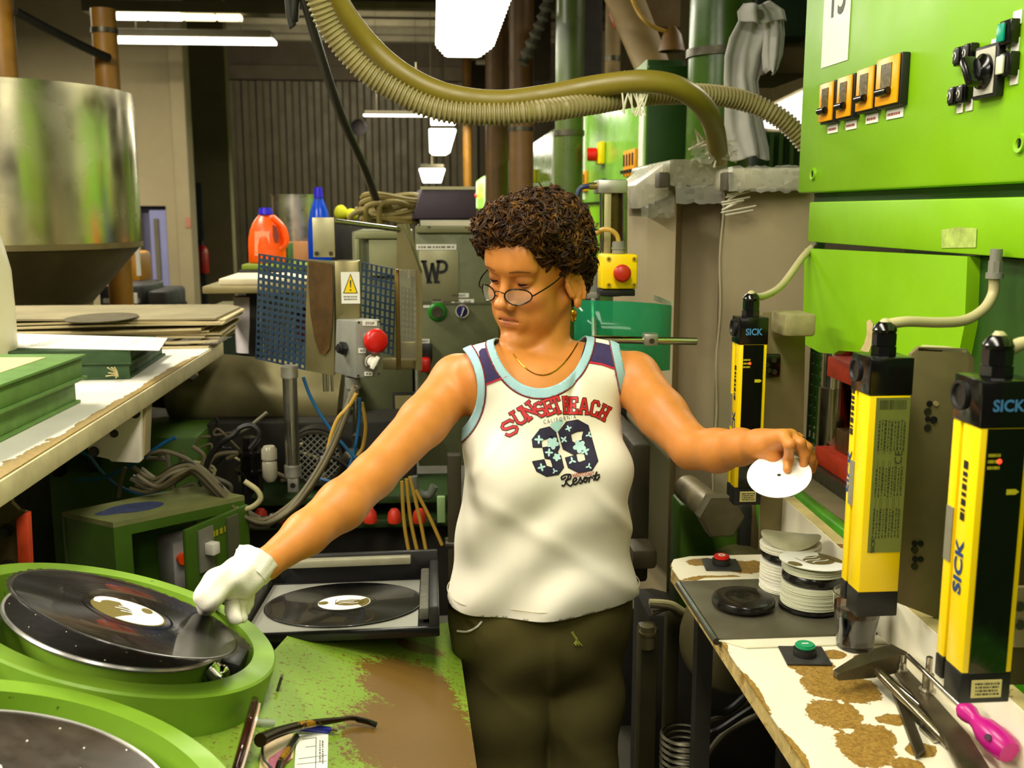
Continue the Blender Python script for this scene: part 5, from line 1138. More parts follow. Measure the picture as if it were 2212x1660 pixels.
pts = [V((atY(590, -420, 2.2).x - .03, 2.2, 5.6)), V((atY(602, -420, 2.2).x, 2.2, 2.75)), atY(618, -220, 2.2), atY(645, -110, 2.2), atY(678, -25, 2.2), atY(712, 60, 2.22), atY(780, 145, 2.24), atY(860, 200, 2.25), atY(950, 238, 2.25), atY(1060, 248, 2.25), atY(1170, 240, 2.25), atY(1290, 222, 2.30), atY(1400, 205, 2.36), atY(1520, 204, 2.42), atY(1600, 216, 2.45), atY(1665, 243, 2.45), atY(1712, 278, 2.45), atY(1760, 335, 2.45)]
S = spline(pts, 8); D_ = [0]
for a, b in zip(S, S[1:]): D_.append(D_[-1] + (b - a).length)
st = []; k = 0; step = .0026; s_ = 0
while s_ < D_[-1]:
    while D_[k + 1] < s_: k += 1
    st.append(S[k].lerp(S[k + 1], (s_ - D_[k]) / max(1e-9, D_[k + 1] - D_[k]))); s_ += step
m = MB(); m.tube(st, [.0248 if (i % 4) in (0, 1) else .0198 for i in range(len(st))], 16); m.make('hose_tube', RB, t2, 60)
m = MB(); rr2 = random.Random(3)
for k in range(14):
    x = 1325 + rr2.uniform(0, 70); a = atY(x, rr2.uniform(165, 178), 2.3); m.tube([a + V((0, -.012, .01)), a + V((rr2.uniform(-.01, .01), -.03, -.03)), a + V((rr2.uniform(-.02, .02), -.02, -.075))], .0022, 5)
m.make('film_tie', M('white_crease', (0, 0, 0)), t, kind='stuff')
m = MB(); m.prism([atY(1374, 150, 2.36), atY(1398, 128, 2.36), atY(1396, 150, 2.36)], (0, .01, 0)); m.make('pale_clip', M('pale_clip', (200, 214, 190), .5), t)
# cloth thrown over a hook
CL = M('grey_cloth', (182, 180, 172), .9, 0, .12, 10, .2, 200)
def cloth(poly, Y, fold, seed):
    """limp hanging cloth: left and right outlines row by row"""
    m = MB(); n = 26; g = []; rows = []
    for (a, b) in zip(poly, poly[1:]):
        for j in range(7): f = j / 7; rows.append([a[i] + (b[i] - a[i]) * f for i in range(3)])
    rows.append(poly[-1])
    for k, (y, x0, x1) in enumerate(rows):
        row = []
        for i in range(n + 1):
            u = i / n; p = atY(x0 + (x1 - x0) * u, y + 5 * math.sin(u * 7 + seed), Y)
            e = math.sin(u * 9 + seed + k * .05) * .6 + math.sin(u * 19 + seed * 2 - k * .08) * .4
            row.append(m.b.verts.new(p + V((0, -fold * (e + 1.2 * math.sin(PI * u)), 0))))
        g.append(row)
    for j in range(len(g) - 1):
        for i in range(n): m._f([g[j][i], g[j][i + 1], g[j + 1][i + 1], g[j + 1][i]])
    return m
def solid(o, th):
    md = o.modifiers.new('thickness', 'SOLIDIFY'); md.thickness = th; md.offset = 0
t = thing('work_cloth', 'pale grey cloth hanging crumpled in front of the large green pipe', 'cloth', atY(1610, 340, 2.9))
o = cloth([(20, 1598, 1688), (45, 1590, 1692), (80, 1572, 1680), (120, 1563, 1656), (170, 1563, 1640), (220, 1566, 1645), (280, 1566, 1656), (315, 1574, 1662), (343, 1582, 1662)], 2.95, .018, 1).make('cloth_main', CL, t, 80); solid(o, .004)
o = cloth([(36, 1650, 1692), (75, 1652, 1696), (120, 1648, 1692), (150, 1650, 1680), (158, 1658, 1672)], 2.90, .012, 3).make('cloth_end', CL, t, 80); solid(o, .004)
o = cloth([(10, 1610, 1662), (28, 1595, 1690), (50, 1596, 1694)], 2.88, .02, 5).make('cloth_fold', CL, t, 80); solid(o, .004)
m = MB(); m.cyl(atY(1640, 30, 2.85), atY(1640, 30, 3.3), .012, n=12); m.make('hook_bar', DKSTEEL, t)
# ------------------------------------------------------------------ air cylinder, stop box and green shield behind the operator's shoulder
YS = 2.40
t = thing('ejector_cylinder', 'tall square air cylinder with tie rods behind the shoulder', 'cylinder', atY(1322, 645, YS))
for y0, y1 in ((388, 418), (618, 640)): m = MB(); bY(m, 1293, y0, 1356, y1, YS - .03, .075, .004); m.make('end_block', ALU, t)
m = MB(); a = atY(1325, 410, YS); m.cyl((a.x, YS + .01, atY(1325, 640, YS).z), (a.x, YS + .01, a.z), .026, n=28); m.make('barrel', M('dark_bronze', (88, 70, 30), .3, .6, .2), t)
m = MB(); bY(m, 1306, 405, 1318, 625, YS - .025, .012, .002); m.make('sensor_rail', M('cream_metal', (180, 168, 124), .4, .4), t)
m = MB()
for x in (1299, 1304, 1347, 1351): m.cyl(atY(x, 400, YS - .02), atY(x, 625, YS - .02), .0042, n=10)
m.make('tie_rod', CHROME, t)
m = MB(); m.cyl(atY(1272, 402, YS), atY(1294, 402, YS), .008, n=12); m.make('elbow_fitting', M('brass', (170, 150, 84), .3, .8), t)
m = MB(); m.tube(spline([atY(1274, 402, YS), atY(1255, 406, YS), atY(1247, 425, YS), atY(1246, 460, YS)]), .006, 8); m.make('air_hose', M('dark_blue_hose', (24, 44, 84), .4), t)
m = MB(); bY(m, 1270, 560, 1290, 640, YS, .03, .003); bY(m, 1262, 632, 1296, 646, YS - .01, .04, .003); m.make('side_bracket', GREYP, t)
t = thing('stop_station', 'yellow emergency stop box with red button behind the shoulder', 'stop switch', atY(1340, 625, YS - .06))
Y2 = YS - .10
m = MB(); bY(m, 1300, 550, 1377, 625, Y2, .062, .006); yb_ = m.make('yellow_box', YELLOW, t)
p = atY(1341, 590, Y2); m = MB(); m.lathe([(0, .03), (.014, .029), (.019, .025), (.0205, .018), (.019, .010), (.013, .008), (.013, 0), (0, 0)], p, (0, -1, 0), 32); m.make('stop_button', M('dull_red', (190, 40, 10), .4), t, 60)
for (x, y) in ((1315, 560), (1370, 560), (1315, 616), (1370, 616)):
    m = MB(); q = atY(x, y, Y2); m.cyl(q, q + V((0, -.002, 0)), .0055, n=16); sc = m.make('screw', M('screw_yellow', (196, 160, 10), .4), yb_)
    m = MB(); m.pb(q + V((-.003, -.0028, -.0007)), q + V((.003, -.002, .0007))); m.pb(q + V((-.0007, -.0028, -.003)), q + V((.0007, -.002, .003))); m.make('cross_slot', BLACK, sc)
m = MB(); a = atY(1336, 550, Y2 + .03); m.cyl(a, a + V((0, 0, .03)), .015, n=24, bev=.002); m.cyl(a + V((0, 0, .012)), a + V((0, 0, .016)), .0165, n=24); m.make('cable_gland', GREYP, t)
m = MB(); m.tube(spline([a + V((0, 0, .028)), atY(1332, 508, Y2 + .03), atY(1318, 497, Y2 + .03), atY(1300, 497, Y2 + .04), atY(1284, 508, Y2 + .06), atY(1268, 520, Y2 + .1)]), .0055, 8); m.make('cable', YCABLE, t)
m = MB(); bY(m, 1298, 626, 1372, 640, Y2 + .01, .06, .002); m.make('base_bracket', BLACK, t)
t = thing('splash_shield', 'transparent green plastic shield clamped on a steel rod beside the shoulder', 'shield', atY(1350, 800, 2.25))
TG = GLASS('green_film', (50, 176, 120), .08, .30)
m = MB(); g = [(1240, 648), (1300, 650), (1360, 652), (1420, 656), (1450, 660)]; b_ = [(1240, 800), (1300, 800), (1360, 801), (1410, 803), (1446, 800)]; ya = [2.30, 2.29, 2.28, 2.27, 2.30]
va = [m.b.verts.new(atY(x, y, q)) for (x, y), q in zip(g, ya)]; vb = [m.b.verts.new(atY(x, y, q)) for (x, y), q in zip(b_, ya)]
for i in range(4): m._f([va[i], va[i + 1], vb[i + 1], vb[i]])
o = m.make('shield_sheet', TG, t, 60); solid(o, .003)
m = MB(); m.prism([atY(1412, 636, 2.42), atY(1450, 652, 2.31), atY(1450, 662, 2.31), atY(1412, 650, 2.42)], (.004, 0, 0)); m.make('ribbed_edge', M('ribbed_clear', (170, 176, 140), .3), t)
m = MB(); m.cyl(atY(1280, 733, 2.20), atY(1505, 738, 2.20), .0085, n=20, bev=.001); m.make('clamp_rod', CHROME, t)
m = MB(); m.tube([atY(1284, 733, 2.2), atY(1281, 640, 2.41)], .006, 8); m.make('rod_arm', ALU, t)
m = MB(); bY(m, 1392, 722, 1422, 748, 2.185, .03, .003); cb = m.make('clamp_block', ALU, t)
m = MB(); q = atY(1408, 737, 2.185); m.cyl(q, q + V((0, -.003, 0)), .006, n=12); m.make('clamp_screw', DKSTEEL, cb)
# ------------------------------------------------------------------ light curtains and their plates
YEL = M('curtain_yellow', (252, 216, 0), .32, 0, .04); BLU = M('blue_print', (24, 60, 120), .5); BLUL = M('pale_blue_print', (70, 130, 180), .5); WIN = M('dark_window', (10, 9, 8), .1, 0, .2, 30, 0, 60, None, 9, .6, .6)
PLATE = M('grey_olive_plate', (124, 112, 72), .55, .2, .18, 9, .05)
CUF = M('curtain_foil_tag', (150, 146, 124), .4, .4, .1, 40)
def curtain(xc, Y, ztop, zbot, face, label, X, yaw, w=.060, d=.060):
    """upright light bar; face +1: dark window towards the lens, -1: label towards the lens"""
    R = Matrix.Rotation(yaw, 3, 'Z'); c = V((X, Y, zbot)); t = thing('light_curtain', label, 'light curtain', c)
    H = ztop - zbot
    def bx(o, s, nm, mt, par=t, bev=.002): m = MB(); m.box(c + R @ V(o), s, R, bev); return m.make(nm, mt, par)
    g = .004
    # housing: front block and rear rail with the mounting groove between them
    bx((.0, -d * .18, .035 + (H - .085) / 2), (w, d * .62, H - .085), 'housing', YEL)
    bx((.0, d * .36, .035 + (H - .085) / 2), (w, d * .28, H - .085), 'rear_rail', YEL)
    bx((.002, d * .17, .035 + (H - .085) / 2), (w - .010, d * .10, H - .085), 'groove', M('groove_brown', (120, 90, 6), .5), t, 0)
    bx((0, -d * .18, .0175), (w + .001, d * .62, .035), 'end_cap', BLACK); bx((0, d * .36, .022), (w + .001, d * .28, .026), 'end_cap', BLACK)
    tc = bx((0, 0, H - .025), (w + .003, d, .05), 'end_cap', BLACKG)
    m = MB(); q = c + R @ V((-w / 2 - .0015, d * .22, H - .022)); N = R @ V((-1, 0, 0)); m.lathe([(.016, 0), (.016, .004), (.013, .004), (.012, .001), (0, .001)], q, N, 28); m.make('side_plug', BLACK, tc)
    fy = -d * .49
    if face > 0:
        wn = bx((.0, fy - .0008, .035 + (H - .085) / 2), (w * .74, .0016, H - .086), 'window', WIN, t, 0)
        m = MB(); write(m, 'SICK', c + R @ V((0, -d / 2, H - .026)), R @ V((w * .62, 0, 0)), V((0, 0, .013)), R @ V((0, -1, 0)), .03); m.make('maker_lettering', BLUL, tc)
        for k, (z, em) in enumerate(((H - .085, EM('red_led', (255, 40, 20), 6)), (H - .118, EM('amber_led', (255, 150, 20), 6)))):
            if yaw == 0 and k == 1: continue
            m = MB(); m.ball(c + R @ V((-.006 if face else 0, fy - .0012, z)), (.0028, .0016, .0028), 12); m.make('signal_light', em, wn)
        m = MB(); scribble(m, c + R @ V((-.012, fy - .0016, H - .085)), R @ V((.014, 0, 0)), V((0, 0, .02)), R @ V((0, -1, 0)), 3, 5, .0003); m.make('status_print', M('yellow_mark', (200, 190, 30), .5), wn); m = MB(); m.poly([c + R @ V((x, fy - .002, H - .118 + z)) for x, z in ((.004, -.003), (.014, -.003), (.018, 0), (.014, .003), (.004, .003))]); m.make('status_arrow', M('yellow_mark', (0, 0, 0)), wn)
        k = bx((.0, fy - .002, .018), (w * .6, .001, .02), 'rating_tag', M('tag_cream', (220, 206, 130), .6), t, 0)
        m = MB(); scribble(m, c + R @ V((0, fy - .0026, .018)), R @ V((w * .5, 0, 0)), V((0, 0, .016)), R @ V((0, -1, 0)), 4, 9, .0003); m.make('small_print', INK, k)
    else:
        k = bx((.004, fy - .0006, .035 + (H - .085) * .60), (w * .82, .0012, (H - .085) * .78), 'rating_label', M('olive_label', (112, 120, 50), .5, 0, .08, 30), t, 0)
        o = c + R @ V((.004, fy - .0013, 0)); lh = (H - .085) * .78; l0 = .035 + (H - .085) * .60 - lh / 2; N = R @ V((0, -1, 0)); U = R @ V((w * .7, 0, 0))
        m = MB(); rb = random.Random(5); x = -.46
        while x < .46: bw = rb.choice((.012, .02, .032)); m.poly([o + U * x + V((0, 0, l0 + lh * .925)), o + U * (x + bw) + V((0, 0, l0 + lh * .925)), o + U * (x + bw) + V((0, 0, l0 + lh * .985)), o + U * x + V((0, 0, l0 + lh * .985))]); x += bw + rb.choice((.014, .022))
        for z in (.82, .52, .25): scribble(m, o + V((0, 0, l0 + lh * (z - .06))), V((0, 0, lh * .2)), -U, N, 9, int(z * 50), .0002, .35)
        for z0, z1 in ((.64, .86), (.40, .60), (.14, .36)):
            for x in (-.42, -.2, .02, .24): 
                for xx in (x, x + .16): m.poly([o + U * xx + V((0, 0, l0 + lh * z0)), o + U * (xx + .012) + V((0, 0, l0 + lh * z0)), o + U * (xx + .012) + V((0, 0, l0 + lh * z1)), o + U * xx + V((0, 0, l0 + lh * z1))])
        write(m, 'CE', o + U * .28 + V((0, 0, l0 + lh * .62)), V((0, 0, .018)), -U * .26, N, .0, .0004); write(m, 'SICK', o - U * .42 + V((0, 0, l0 + lh * .05)), V((0, 0, .022)), -U * .14, N, .02, .0004)
        m.make('label_print', M('label_ink', (46, 50, 20), .6), k)
    # left flank: maker name running up the rear rail, foil tag, pencilled code
    N = R @ V((-1, 0, 0)); q = c + R @ V((-w / 2 - .0004, d * .36 if face < 0 else -d * .1, 0))
    zs = H * (.54 if face < 0 else .42)
    m = MB(); write(m, 'SICK', q + V((0, 0, zs)), V((0, 0, .062)), R @ V((0, .013 if face < 0 else .017, 0)), N, .03); m.make('maker_lettering', BLU, t)
    m = MB(); scribble(m, q + V((0, 0, zs + .085)), V((0, 0, .075)), R @ V((0, .010, 0)), N, 1, 2, .0003, .9); m.make('pencilled_code', INK, t)
    bx((-w / 2 - .0006, .012 if face < 0 else d * .34, H * .50), (.0012, .014, .062), 'foil_tag', CUF, t, 0)
    m = MB(); q = c + R @ V((.0, .0, H)); m.cyl(q, q + V((0, 0, .012)), .017, n=8); m.cyl(q + V((0, 0, .012)), q + V((0, 0, .03)), .0155, n=6, bev=.001); m.lathe([(.015, .03), (.016, .034), (.013, .040), (.008, .044), (0, .044)], q, n=20); m.make('cable_gland', BLACKG, t)
    return t, q + V((0, 0, .042))
c1t, k1 = curtain(0, 1.86, 1.406, 1.047, 1, 'farthest yellow light bar with dark window, behind the disc hand', .592, 0, .052, .05)
c2t, k2 = curtain(0, 1.30, 1.412, 1.056, -1, 'middle yellow light bar showing its printed olive label above the glass', .596, .0, .056, .06)
c3t, k3 = curtain(0, 1.02, 1.428, 1.072, 1, 'nearest yellow light bar with dark window at the right picture edge', .592, .0, .056, .058)
for (k_, pts, par) in ((k1, [atY(1630, 642, 1.9), atY(1655, 638, 1.95), atY(1690, 615, 2.0), atY(1735, 555, 2.06), atY(1760, 530, 2.1)], c1t), (k2, [atY(1920, 700, 1.3), atY(1960, 695, 1.3), atY(2030, 697, 1.31), atY(2085, 692, 1.32), atY(2125, 668, 1.33), atY(2145, 635, 1.34), atY(2148, 600, 1.34)], c2t), (k3, [atY(2180, 752, 1.02), atY(2212, 742, 1.02), atY(2280, 740, 1.02)], c3t)):
    m = MB(); m.tube(spline([k_ - V((0, 0, .006)), k_] + pts, 8), .0072, 10); m.make('cable', CREAMC, par)
m = MB(); a = atY(2148, 602, 1.34); m.cyl(a, a + V((0, 0, .008)), .0115, n=20); m.cyl(a + V((0, 0, .008)), a + V((0, 0, .024)), .0095, n=8); m.cyl(a + V((0, 0, .024)), a + V((0, 0, .04)), .008, n=14); m.make('cable_gland', GREYP, press)
def plate(pts, Y, label, extra):
    t = thing('mounting_plate', label, 'plate', atY(pts[-1][0], pts[-1][1], Y)); m = MB(); pY(m, pts, Y, .008, .001); m.make('plate_sheet', PLATE, t)
    for (x, y, r, mt) in extra:
        m = MB(); q = atY(x, y, Y); m.cyl(q + V((0, .001, 0)), q + V((0, -.0025, 0)), r, n=14); m.make('bolt' if mt is DKSTEEL else 'bolt_hole', mt, t)
    return t
pt = plate([(1650, 676), (1666, 674), (1712, 690), (1740, 720), (1735, 960), (1690, 1190), (1640, 1190)], 1.93, 'olive steel plate carrying the farthest light bar', [])
m = MB(); bY(m, 1650, 766, 1686, 816, 1.915, .012, .004); bb = m.make('hinge_block', BLACKG, pt)
for (x, y) in ((1671, 778), (1672, 803), (1656, 788), (1660, 800)):
    m = MB(); q = atY(x, y, 1.915); m.cyl(q, q + V((0, -.004, 0)), .005, n=10); m.make('bolt', DKSTEEL, bb)
m = MB(); a = atY(1680, 675, 1.88); b = atY(1746, 722, 1.88); m.pb((a.x, 1.84, b.z), (b.x, 1.92, a.z), .006); m.make('square_stub', M('worn_stub', (150, 142, 96), .6, .1, .25, 30, .1), pt)
pt = plate([(1968, 765), (1985, 750), (2088, 754), (2106, 775), (2088, 1362), (1930, 1300), (1938, 1060)], 1.34, 'tall grey olive plate between the two near light bars', [(2007, 872, .004, BLACK), (2021, 872, .0035, M('pale_hole', (180, 160, 110), .6)), (2003, 889, .005, DKSTEEL), (2003, 905, .0035, BLACK), (2016, 907, .005, BLACK), (2003, 924, .005, DKSTEEL), (1975, 1174, .004, BLACK), (1988, 1174, .004, BLACK), (1975, 1188, .005, DKSTEEL), (1976, 1208, .004, BLACK), (1988, 1208, .004, BLACK), (1975, 1224, .005, DKSTEEL)])
m = MB(); m.prism([atY(1984, 752, 1.34), atY(1993, 745, 1.36), atY(2045, 748, 1.36), atY(2088, 756, 1.34)], (0, 0, -.004)); m.make('bent_lip', M('pale_lip', (196, 190, 140), .5), pt)
pt = plate([(2190, 1270), (2300, 1270), (2300, 1400), (2190, 1400)], 1.08, 'dark hinge plate at the right edge beside the nearest light bar', [(2182 + 20, 1310, .006, DKSTEEL), (2202, 1350, .006, DKSTEEL)])
m = MB(); pY(m, [(2150, 820), (2330, 820), (2330, 1480), (2140, 1480)], 1.12, .006); m.make('mounting_plate', M('dark_olive_plate', (72, 62, 24), .6, .2, .2), None, label='dark olive plate behind the nearest light bar', cat='plate')
# ------------------------------------------------------------------ the bench with labels and tools
ZB_ = .94
bl = []
def bq(x, y): p = atZ(x, y, ZB_); return p.x, p.y
XL, XR = .44, .70; YA, YB = .75, 1.86
cxb, cyb = (XL + XR) / 2, (YA + YB) / 2
for (x, y, rx, ry) in ((1790, 1475, .04, .055), (1850, 1490, .035, .04), (1800, 1545, .035, .04), (1775, 1440, .02, .02), (1870, 1620, .035, .045), (1890, 1590, .028, .03), (1990, 1620, .02, .018), (1725, 1440, .016, .012), (1700, 1390, .06, .018), (1640, 1392, .03, .012), (1800, 1415, .022, .016), (1870, 1420, .02, .010), (1620, 1225, .06, .035), (1520, 1215, .03, .022), (1540, 1250, .06, .014), (1760, 1250, .02, .03), (1930, 1555, .022, .015), (1958, 1655, .02, .02)):
    a, b = bq(x, y); bl.append((a - cxb, b - cyb, rx, ry))
for y in np.linspace(YA, YB, 7): bl.append((XL - cxb - .004, y - cyb, .012, .07))
BEN = WORN('worn_bench_laminate', (230, 222, 196), (162, 128, 56), bl, .62, 26, 0, .5, 90, (112, 82, 26))
t = thing('work_bench', 'white chipboard bench with worn laminate and raised back board at right', 'bench', (cxb, cyb, 0))
pts = [(XL, YA), (XR, YA), (XR, YB + .0), (XL + .05, YB), (XL + .015, YB - .015), (XL, YB - .05)]
m = MB(); m.prism([(x, y, ZB_ - .002) for x, y in pts], (0, 0, .002)); m.make('bench_surface', BEN, t)
m = MB(); m.prism([(x + (.0015 if x < .5 else 0), y, ZB_ - .03) for x, y in pts], (0, 0, .0275)); m.make('bench_board', M('chipboard_edge', (190, 164, 100), .8, 0, .35, 50, .4, 90, (150, 112, 40), 24, .55), t)
XBB = .695
pr_ = [(YA, .93), (2.03, .93), (2.03, .99), (2.015, 1.025), (1.98, 1.04), (1.93, 1.034), (YA, 1.004)]
m = MB(); m.prism([(XBB, y, z) for y, z in pr_], (.024, 0, 0), .001); m.make('back_board', M('back_board_white', (236, 230, 206), .5, 0, .06, 6), t)
m = MB(); m.prism([(XBB + .001, y, z + .0006) for y, z in ((1.92, 1.0335), (YA, 1.0035))] + [(XBB + .023, y, z + .0006) for y, z in ((YA, 1.0035), (1.92, 1.0335))], (0, 0, .001)); m.make('board_edge_band', M('edge_yellowed', (206, 190, 124), .6, 0, .2, 20, .1, 60, (140, 104, 44), 16, .62), t)
for (x, y) in ((XL + .06, YA + .1), (XL + .06, YB - .08), (XR - .03, YB - .08)):
    m = MB(); m.pb((x - .015, y - .015, 0), (x + .015, y + .015, ZB_ - .03)); m.make('leg', DARK, t)
# metal tray plate let into the bench
A_, B_, C_, D__ = atZ(1478, 1262, ZB_), atZ(1582, 1380, ZB_), atZ(1830, 1352, ZB_), atZ(1690, 1242, ZB_)
t = thing('tray_plate', 'dark steel plate laid across the bench under the label stacks', 'plate', V((.57, 1.58, ZB_)))
xa, xb = XL - .004, XBB - .004; ya, yb = B_.y - .01, A_.y + .0
m = MB(); m.pb((xa, ya, ZB_ + .0005), (xb, yb, ZB_ + .006), .001); m.make('plate_sheet', M('dark_plate', (98, 94, 76), .38, .5, .15, 10, .03), t)
m = MB(); m.prism([(xa, ya, ZB_ + .0005), (xb, ya, ZB_ + .0005), (xb, ya - .03, ZB_ + .0008), (xa + .035, ya - .03, ZB_ + .0008)], (0, 0, .002)); m.make('pale_lip', M('pale_lip2', (220, 216, 190), .4, .1, .06), t)
m = MB(); m.prism([(xa + .02, yb, ZB_ + .0005), (xb, yb, ZB_ + .0005), (xb, yb + .02, ZB_ + .0008), (xa + .05, yb + .02, ZB_ + .0008)], (0, 0, .002)); m.make('pale_lip', M('pale_lip2', (0, 0, 0)), t)
m = MB(); m.tube([(xa - .003, ya - .0, ZB_ + .0), (xa - .003, yb, ZB_ + .0)], .006, 8); m.make('rolled_edge', M('rolled_edge', (60, 58, 46), .35, .6), t)
ZP = ZB_ + .0065
def pdisc(m, c, r, z0, z1, n=48): m.lathe([(0, z0), (r - .0015, z0), (r, z0 + .001), (r, z1 - .001), (r - .0015, z1), (0, z1)], c, n=n)
PUCK = M('vinyl_puck', (20, 18, 16), .22, 0, .15, 9)
c = atZ(1605, 1310, ZP); m = MB(); m.lathe([(0, 0), (.045, 0), (.052, .006), (.0525, .012), (.05, .0165), (.046, .018), (.014, .0185), (.008, .015), (0, .015)], c, n=64); m.make('vinyl_puck', PUCK, None, label='round black vinyl puck lying alone on the dark plate', cat='puck')
LBW = M('label_paper_white', (240, 236, 218), .6, 0, .04); LBG = M('label_paper_grey', (206, 206, 178), .6, 0, .06)
def lstack(c, z0, n, mat, grp, lab, step=.0011, r=.05, jit=.0012):
    z = z0
    proto = None
    for k in range(n):
        o = None
        if proto is None:
            m = MB(); m.lathe([(.0035, 0), (r, 0), (r, step * .86), (.0035, step * .86)], (0, 0, 0), n=40, close=True)
            proto = o = m.make('paper_label', mat, None, local=True)
        else: o = proto.copy(); COL.objects.link(o)
        o.location = (c.x + R_.uniform(-jit, jit), c.y + R_.uniform(-jit, jit), z); tags(o, lab, 'label', grp); z += step
    return z
s1 = atZ(1703, 1268, ZP); s2 = atZ(1752, 1312, ZP)
z = lstack(s1, ZP + .0002, 46, LBW, 'labels in the rear stack', 'round white paper label in the rear stack below the black puck')
m = MB(); m.lathe([(0, 0), (.044, 0), (.05, .005), (.0505, .011), (.048, .017), (0, .018)], (s1.x + .002, s1.y, z), n=56); m.make('vinyl_puck', PUCK, None, label='black vinyl puck in the middle of the rear label stack', cat='puck'); z += .0183
z = lstack(s1, z, 10, LBW, 'labels on top of the rear puck', 'round white paper label on top of the rear black puck', .0013, .051, .002)
m = MB(); n = 40; pr2 = []
for k in range(n): a_ = 2 * PI * k / n; pr2.append(V((s1.x + .051 * math.cos(a_), s1.y + .05 * math.sin(a_), z + .007 + .007 * math.cos(2 * a_ + .8))))
m.b.faces.new([m.b.verts.new(p) for p in pr2]); o = m.make('paper_label', M('curled_label', (186, 180, 146), .55, 0, .3, 14), None, label='curled dusty paper label topping the rear stack', cat='label'); solid(o, .0012)
m = MB(); m.lathe([(0, 0), (.046, 0), (.0515, .004), (.051, .008), (0, .009)], (s2.x - .003, s2.y, ZP), n=56); m.make('vinyl_puck', PUCK, None, label='flat black vinyl puck under the front label stack', cat='puck')
z = lstack(s2, ZP + .0095, 30, LBG, 'labels in the front stack', 'round pale grey paper label in the front stack below the black puck', .00125)
m = MB(); m.lathe([(0, 0), (.044, 0), (.05, .005), (.0505, .012), (.047, .018), (0, .019)], (s2.x, s2.y, z), n=56); m.make('vinyl_puck', PUCK, None, label='black vinyl puck in the middle of the front label stack', cat='puck'); z += .0193
z = lstack(s2, z, 9, LBG, 'labels on top of the front puck', 'round pale grey paper label on top of the front black puck', .0013, .0505, .0015)
tl = thing('printed_label', 'top label of the front stack printed with white swirl and hand', 'label', V((s2.x - .002, s2.y - .002, z + .0035)), R=Euler((-.03, .06, .0)).to_matrix())
m = MB(); m.lathe([(.0035, -.0008), (.0545, -.0008), (.0545, 0), (.0035, 0)], n=56, close=True); m.make('label_disc', LBG, tl, local=True)
label_art(tl, .0004, .054, True, .5)
# push buttons on black plates
for (x, y, mt, sym, lb) in ((1558, 1215, RED, 'o', 'red round push button on a black plate at the far bench end'), (1738, 1412, M('go_green', (10, 140, 90), .35), '-', 'green round push button on a black plate in front of the dark plate')):
    c = atZ(x, y + 8, ZB_); t = thing('push_button', lb, 'button', c)
    R = Matrix.Rotation(-.12, 3, 'Z'); m = MB(); m.box(c + V((0, 0, .002)), (.066, .062, .0035), R, .001); m.make('base_plate', M('button_plate', (42, 41, 38), .5, 0, .15, 20), t)
    m = MB(); m.cyl(c + V((0, 0, .0038)), c + V((0, 0, .015)), .0172, n=28, bev=.001); m.make('button_collar', BLACK, t)
    m = MB(); m.cyl(c + V((0, 0, .015)), c + V((0, 0, .0215)), .0148, n=28, bev=.002); b_ = m.make('button_cap', mt, t)
    m = MB()
    if sym == 'o': m.lathe([(.004, 0), (.0065, 0), (.0065, .0006), (.004, .0006)], c + V((0, 0, .0215)), n=20, close=True)
    else: m.box(c + V((0, 0, .0218)), (.010, .0022, .0006))
    m.make('button_symbol', WHITE, b_)
# coffee glass
c = atZ(1846, 1398, ZB_); c.z += .0005; t = thing('coffee_glass', 'small drinking glass half full of black coffee below the middle light bar', 'glass', c)
GL = NT('drinking_glass'); GL.b.inputs['Base Color'].default_value = (1, 1, 1, 1); GL.b.inputs['Roughness'].default_value = .02; GL.b.inputs['Transmission Weight'].default_value = 1; GL.b.inputs['IOR'].default_value = 1.45
m = MB(); m.lathe([(0, 0), (.0255, 0), (.028, .004), (.0295, .03), (.0345, .058), (.0365, .088), (.0355, .0885), (.0335, .058), (.0283, .03), (.0265, .008), (0, .007)], c, n=56); m.make('glass_body', GL.m, t, 50)
m = MB(); m.lathe([(0, .0075), (.026, .0085), (.028, .03), (.0325, .054), (0, .054)], c, n=48); m.make('coffee', M('black_coffee', (38, 22, 10), .1, 0, .2), t, 50)
m = MB(); m.lathe([(.0322, .0545), (.0345, .065), (.0350, .069), (.0341, .069), (.033, .0565)], c, n=48, close=True); m.make('foam_ring', M('coffee_foam', (150, 104, 50), .6, 0, .4, 60), t)
# tools
TS = M('tool_steel', (92, 82, 58), .4, .75, .3, 20, .1)
def P_(x, y, z=0): p = atZ(x, y, ZB_ + z); return V((p.x, p.y, ZB_ + z))
t = thing('hammer', 'steel hammer with slim tube handle lying on the worn bench', 'hammer', P_(1890, 1490))
a, b = P_(1803, 1478, .016), P_(1940, 1440, .02); d = (b - a); L_ = d.length; d.normalize(); n = d.cross(V((0, 0, 1)))
m = MB(); hw = .012
sec = [(0, .0035, .002), (.02, .006, .006), (.45, .0135, .013), (.52, .014, .014), (.62, .012, .012), (.72, .015, .015), (1.0, .015, .015)]
rings = []
for f, w_, h_ in sec: rings.append([m.b.verts.new(a + d * (L_ * f) + n * (w_ * sx) + V((0, 0, h_ * sz + (.012 if f < .3 else .014)))) for sx, sz in ((-1, -.9), (1, -.9), (1, .9), (-1, .9))])
for r0, r1 in zip(rings, rings[1:]):
    for k in range(4): m._f([r0[k], r0[(k + 1) % 4], r1[(k + 1) % 4], r1[k]])
m._f(rings[0][::-1]); m._f(rings[-1]); m.make('hammer_head', TS, t, 30)
h0 = a + d * L_ * .57 + V((0, 0, .012)); h1 = P_(2052, 1612, .006); m = MB(); m.tube([h0 - (h1 - h0) * .03, h0.lerp(h1, .5), h1], .0062, 12); m.make('handle', M('handle_chrome', (150, 140, 110), .22, .9, .2, 30), t)
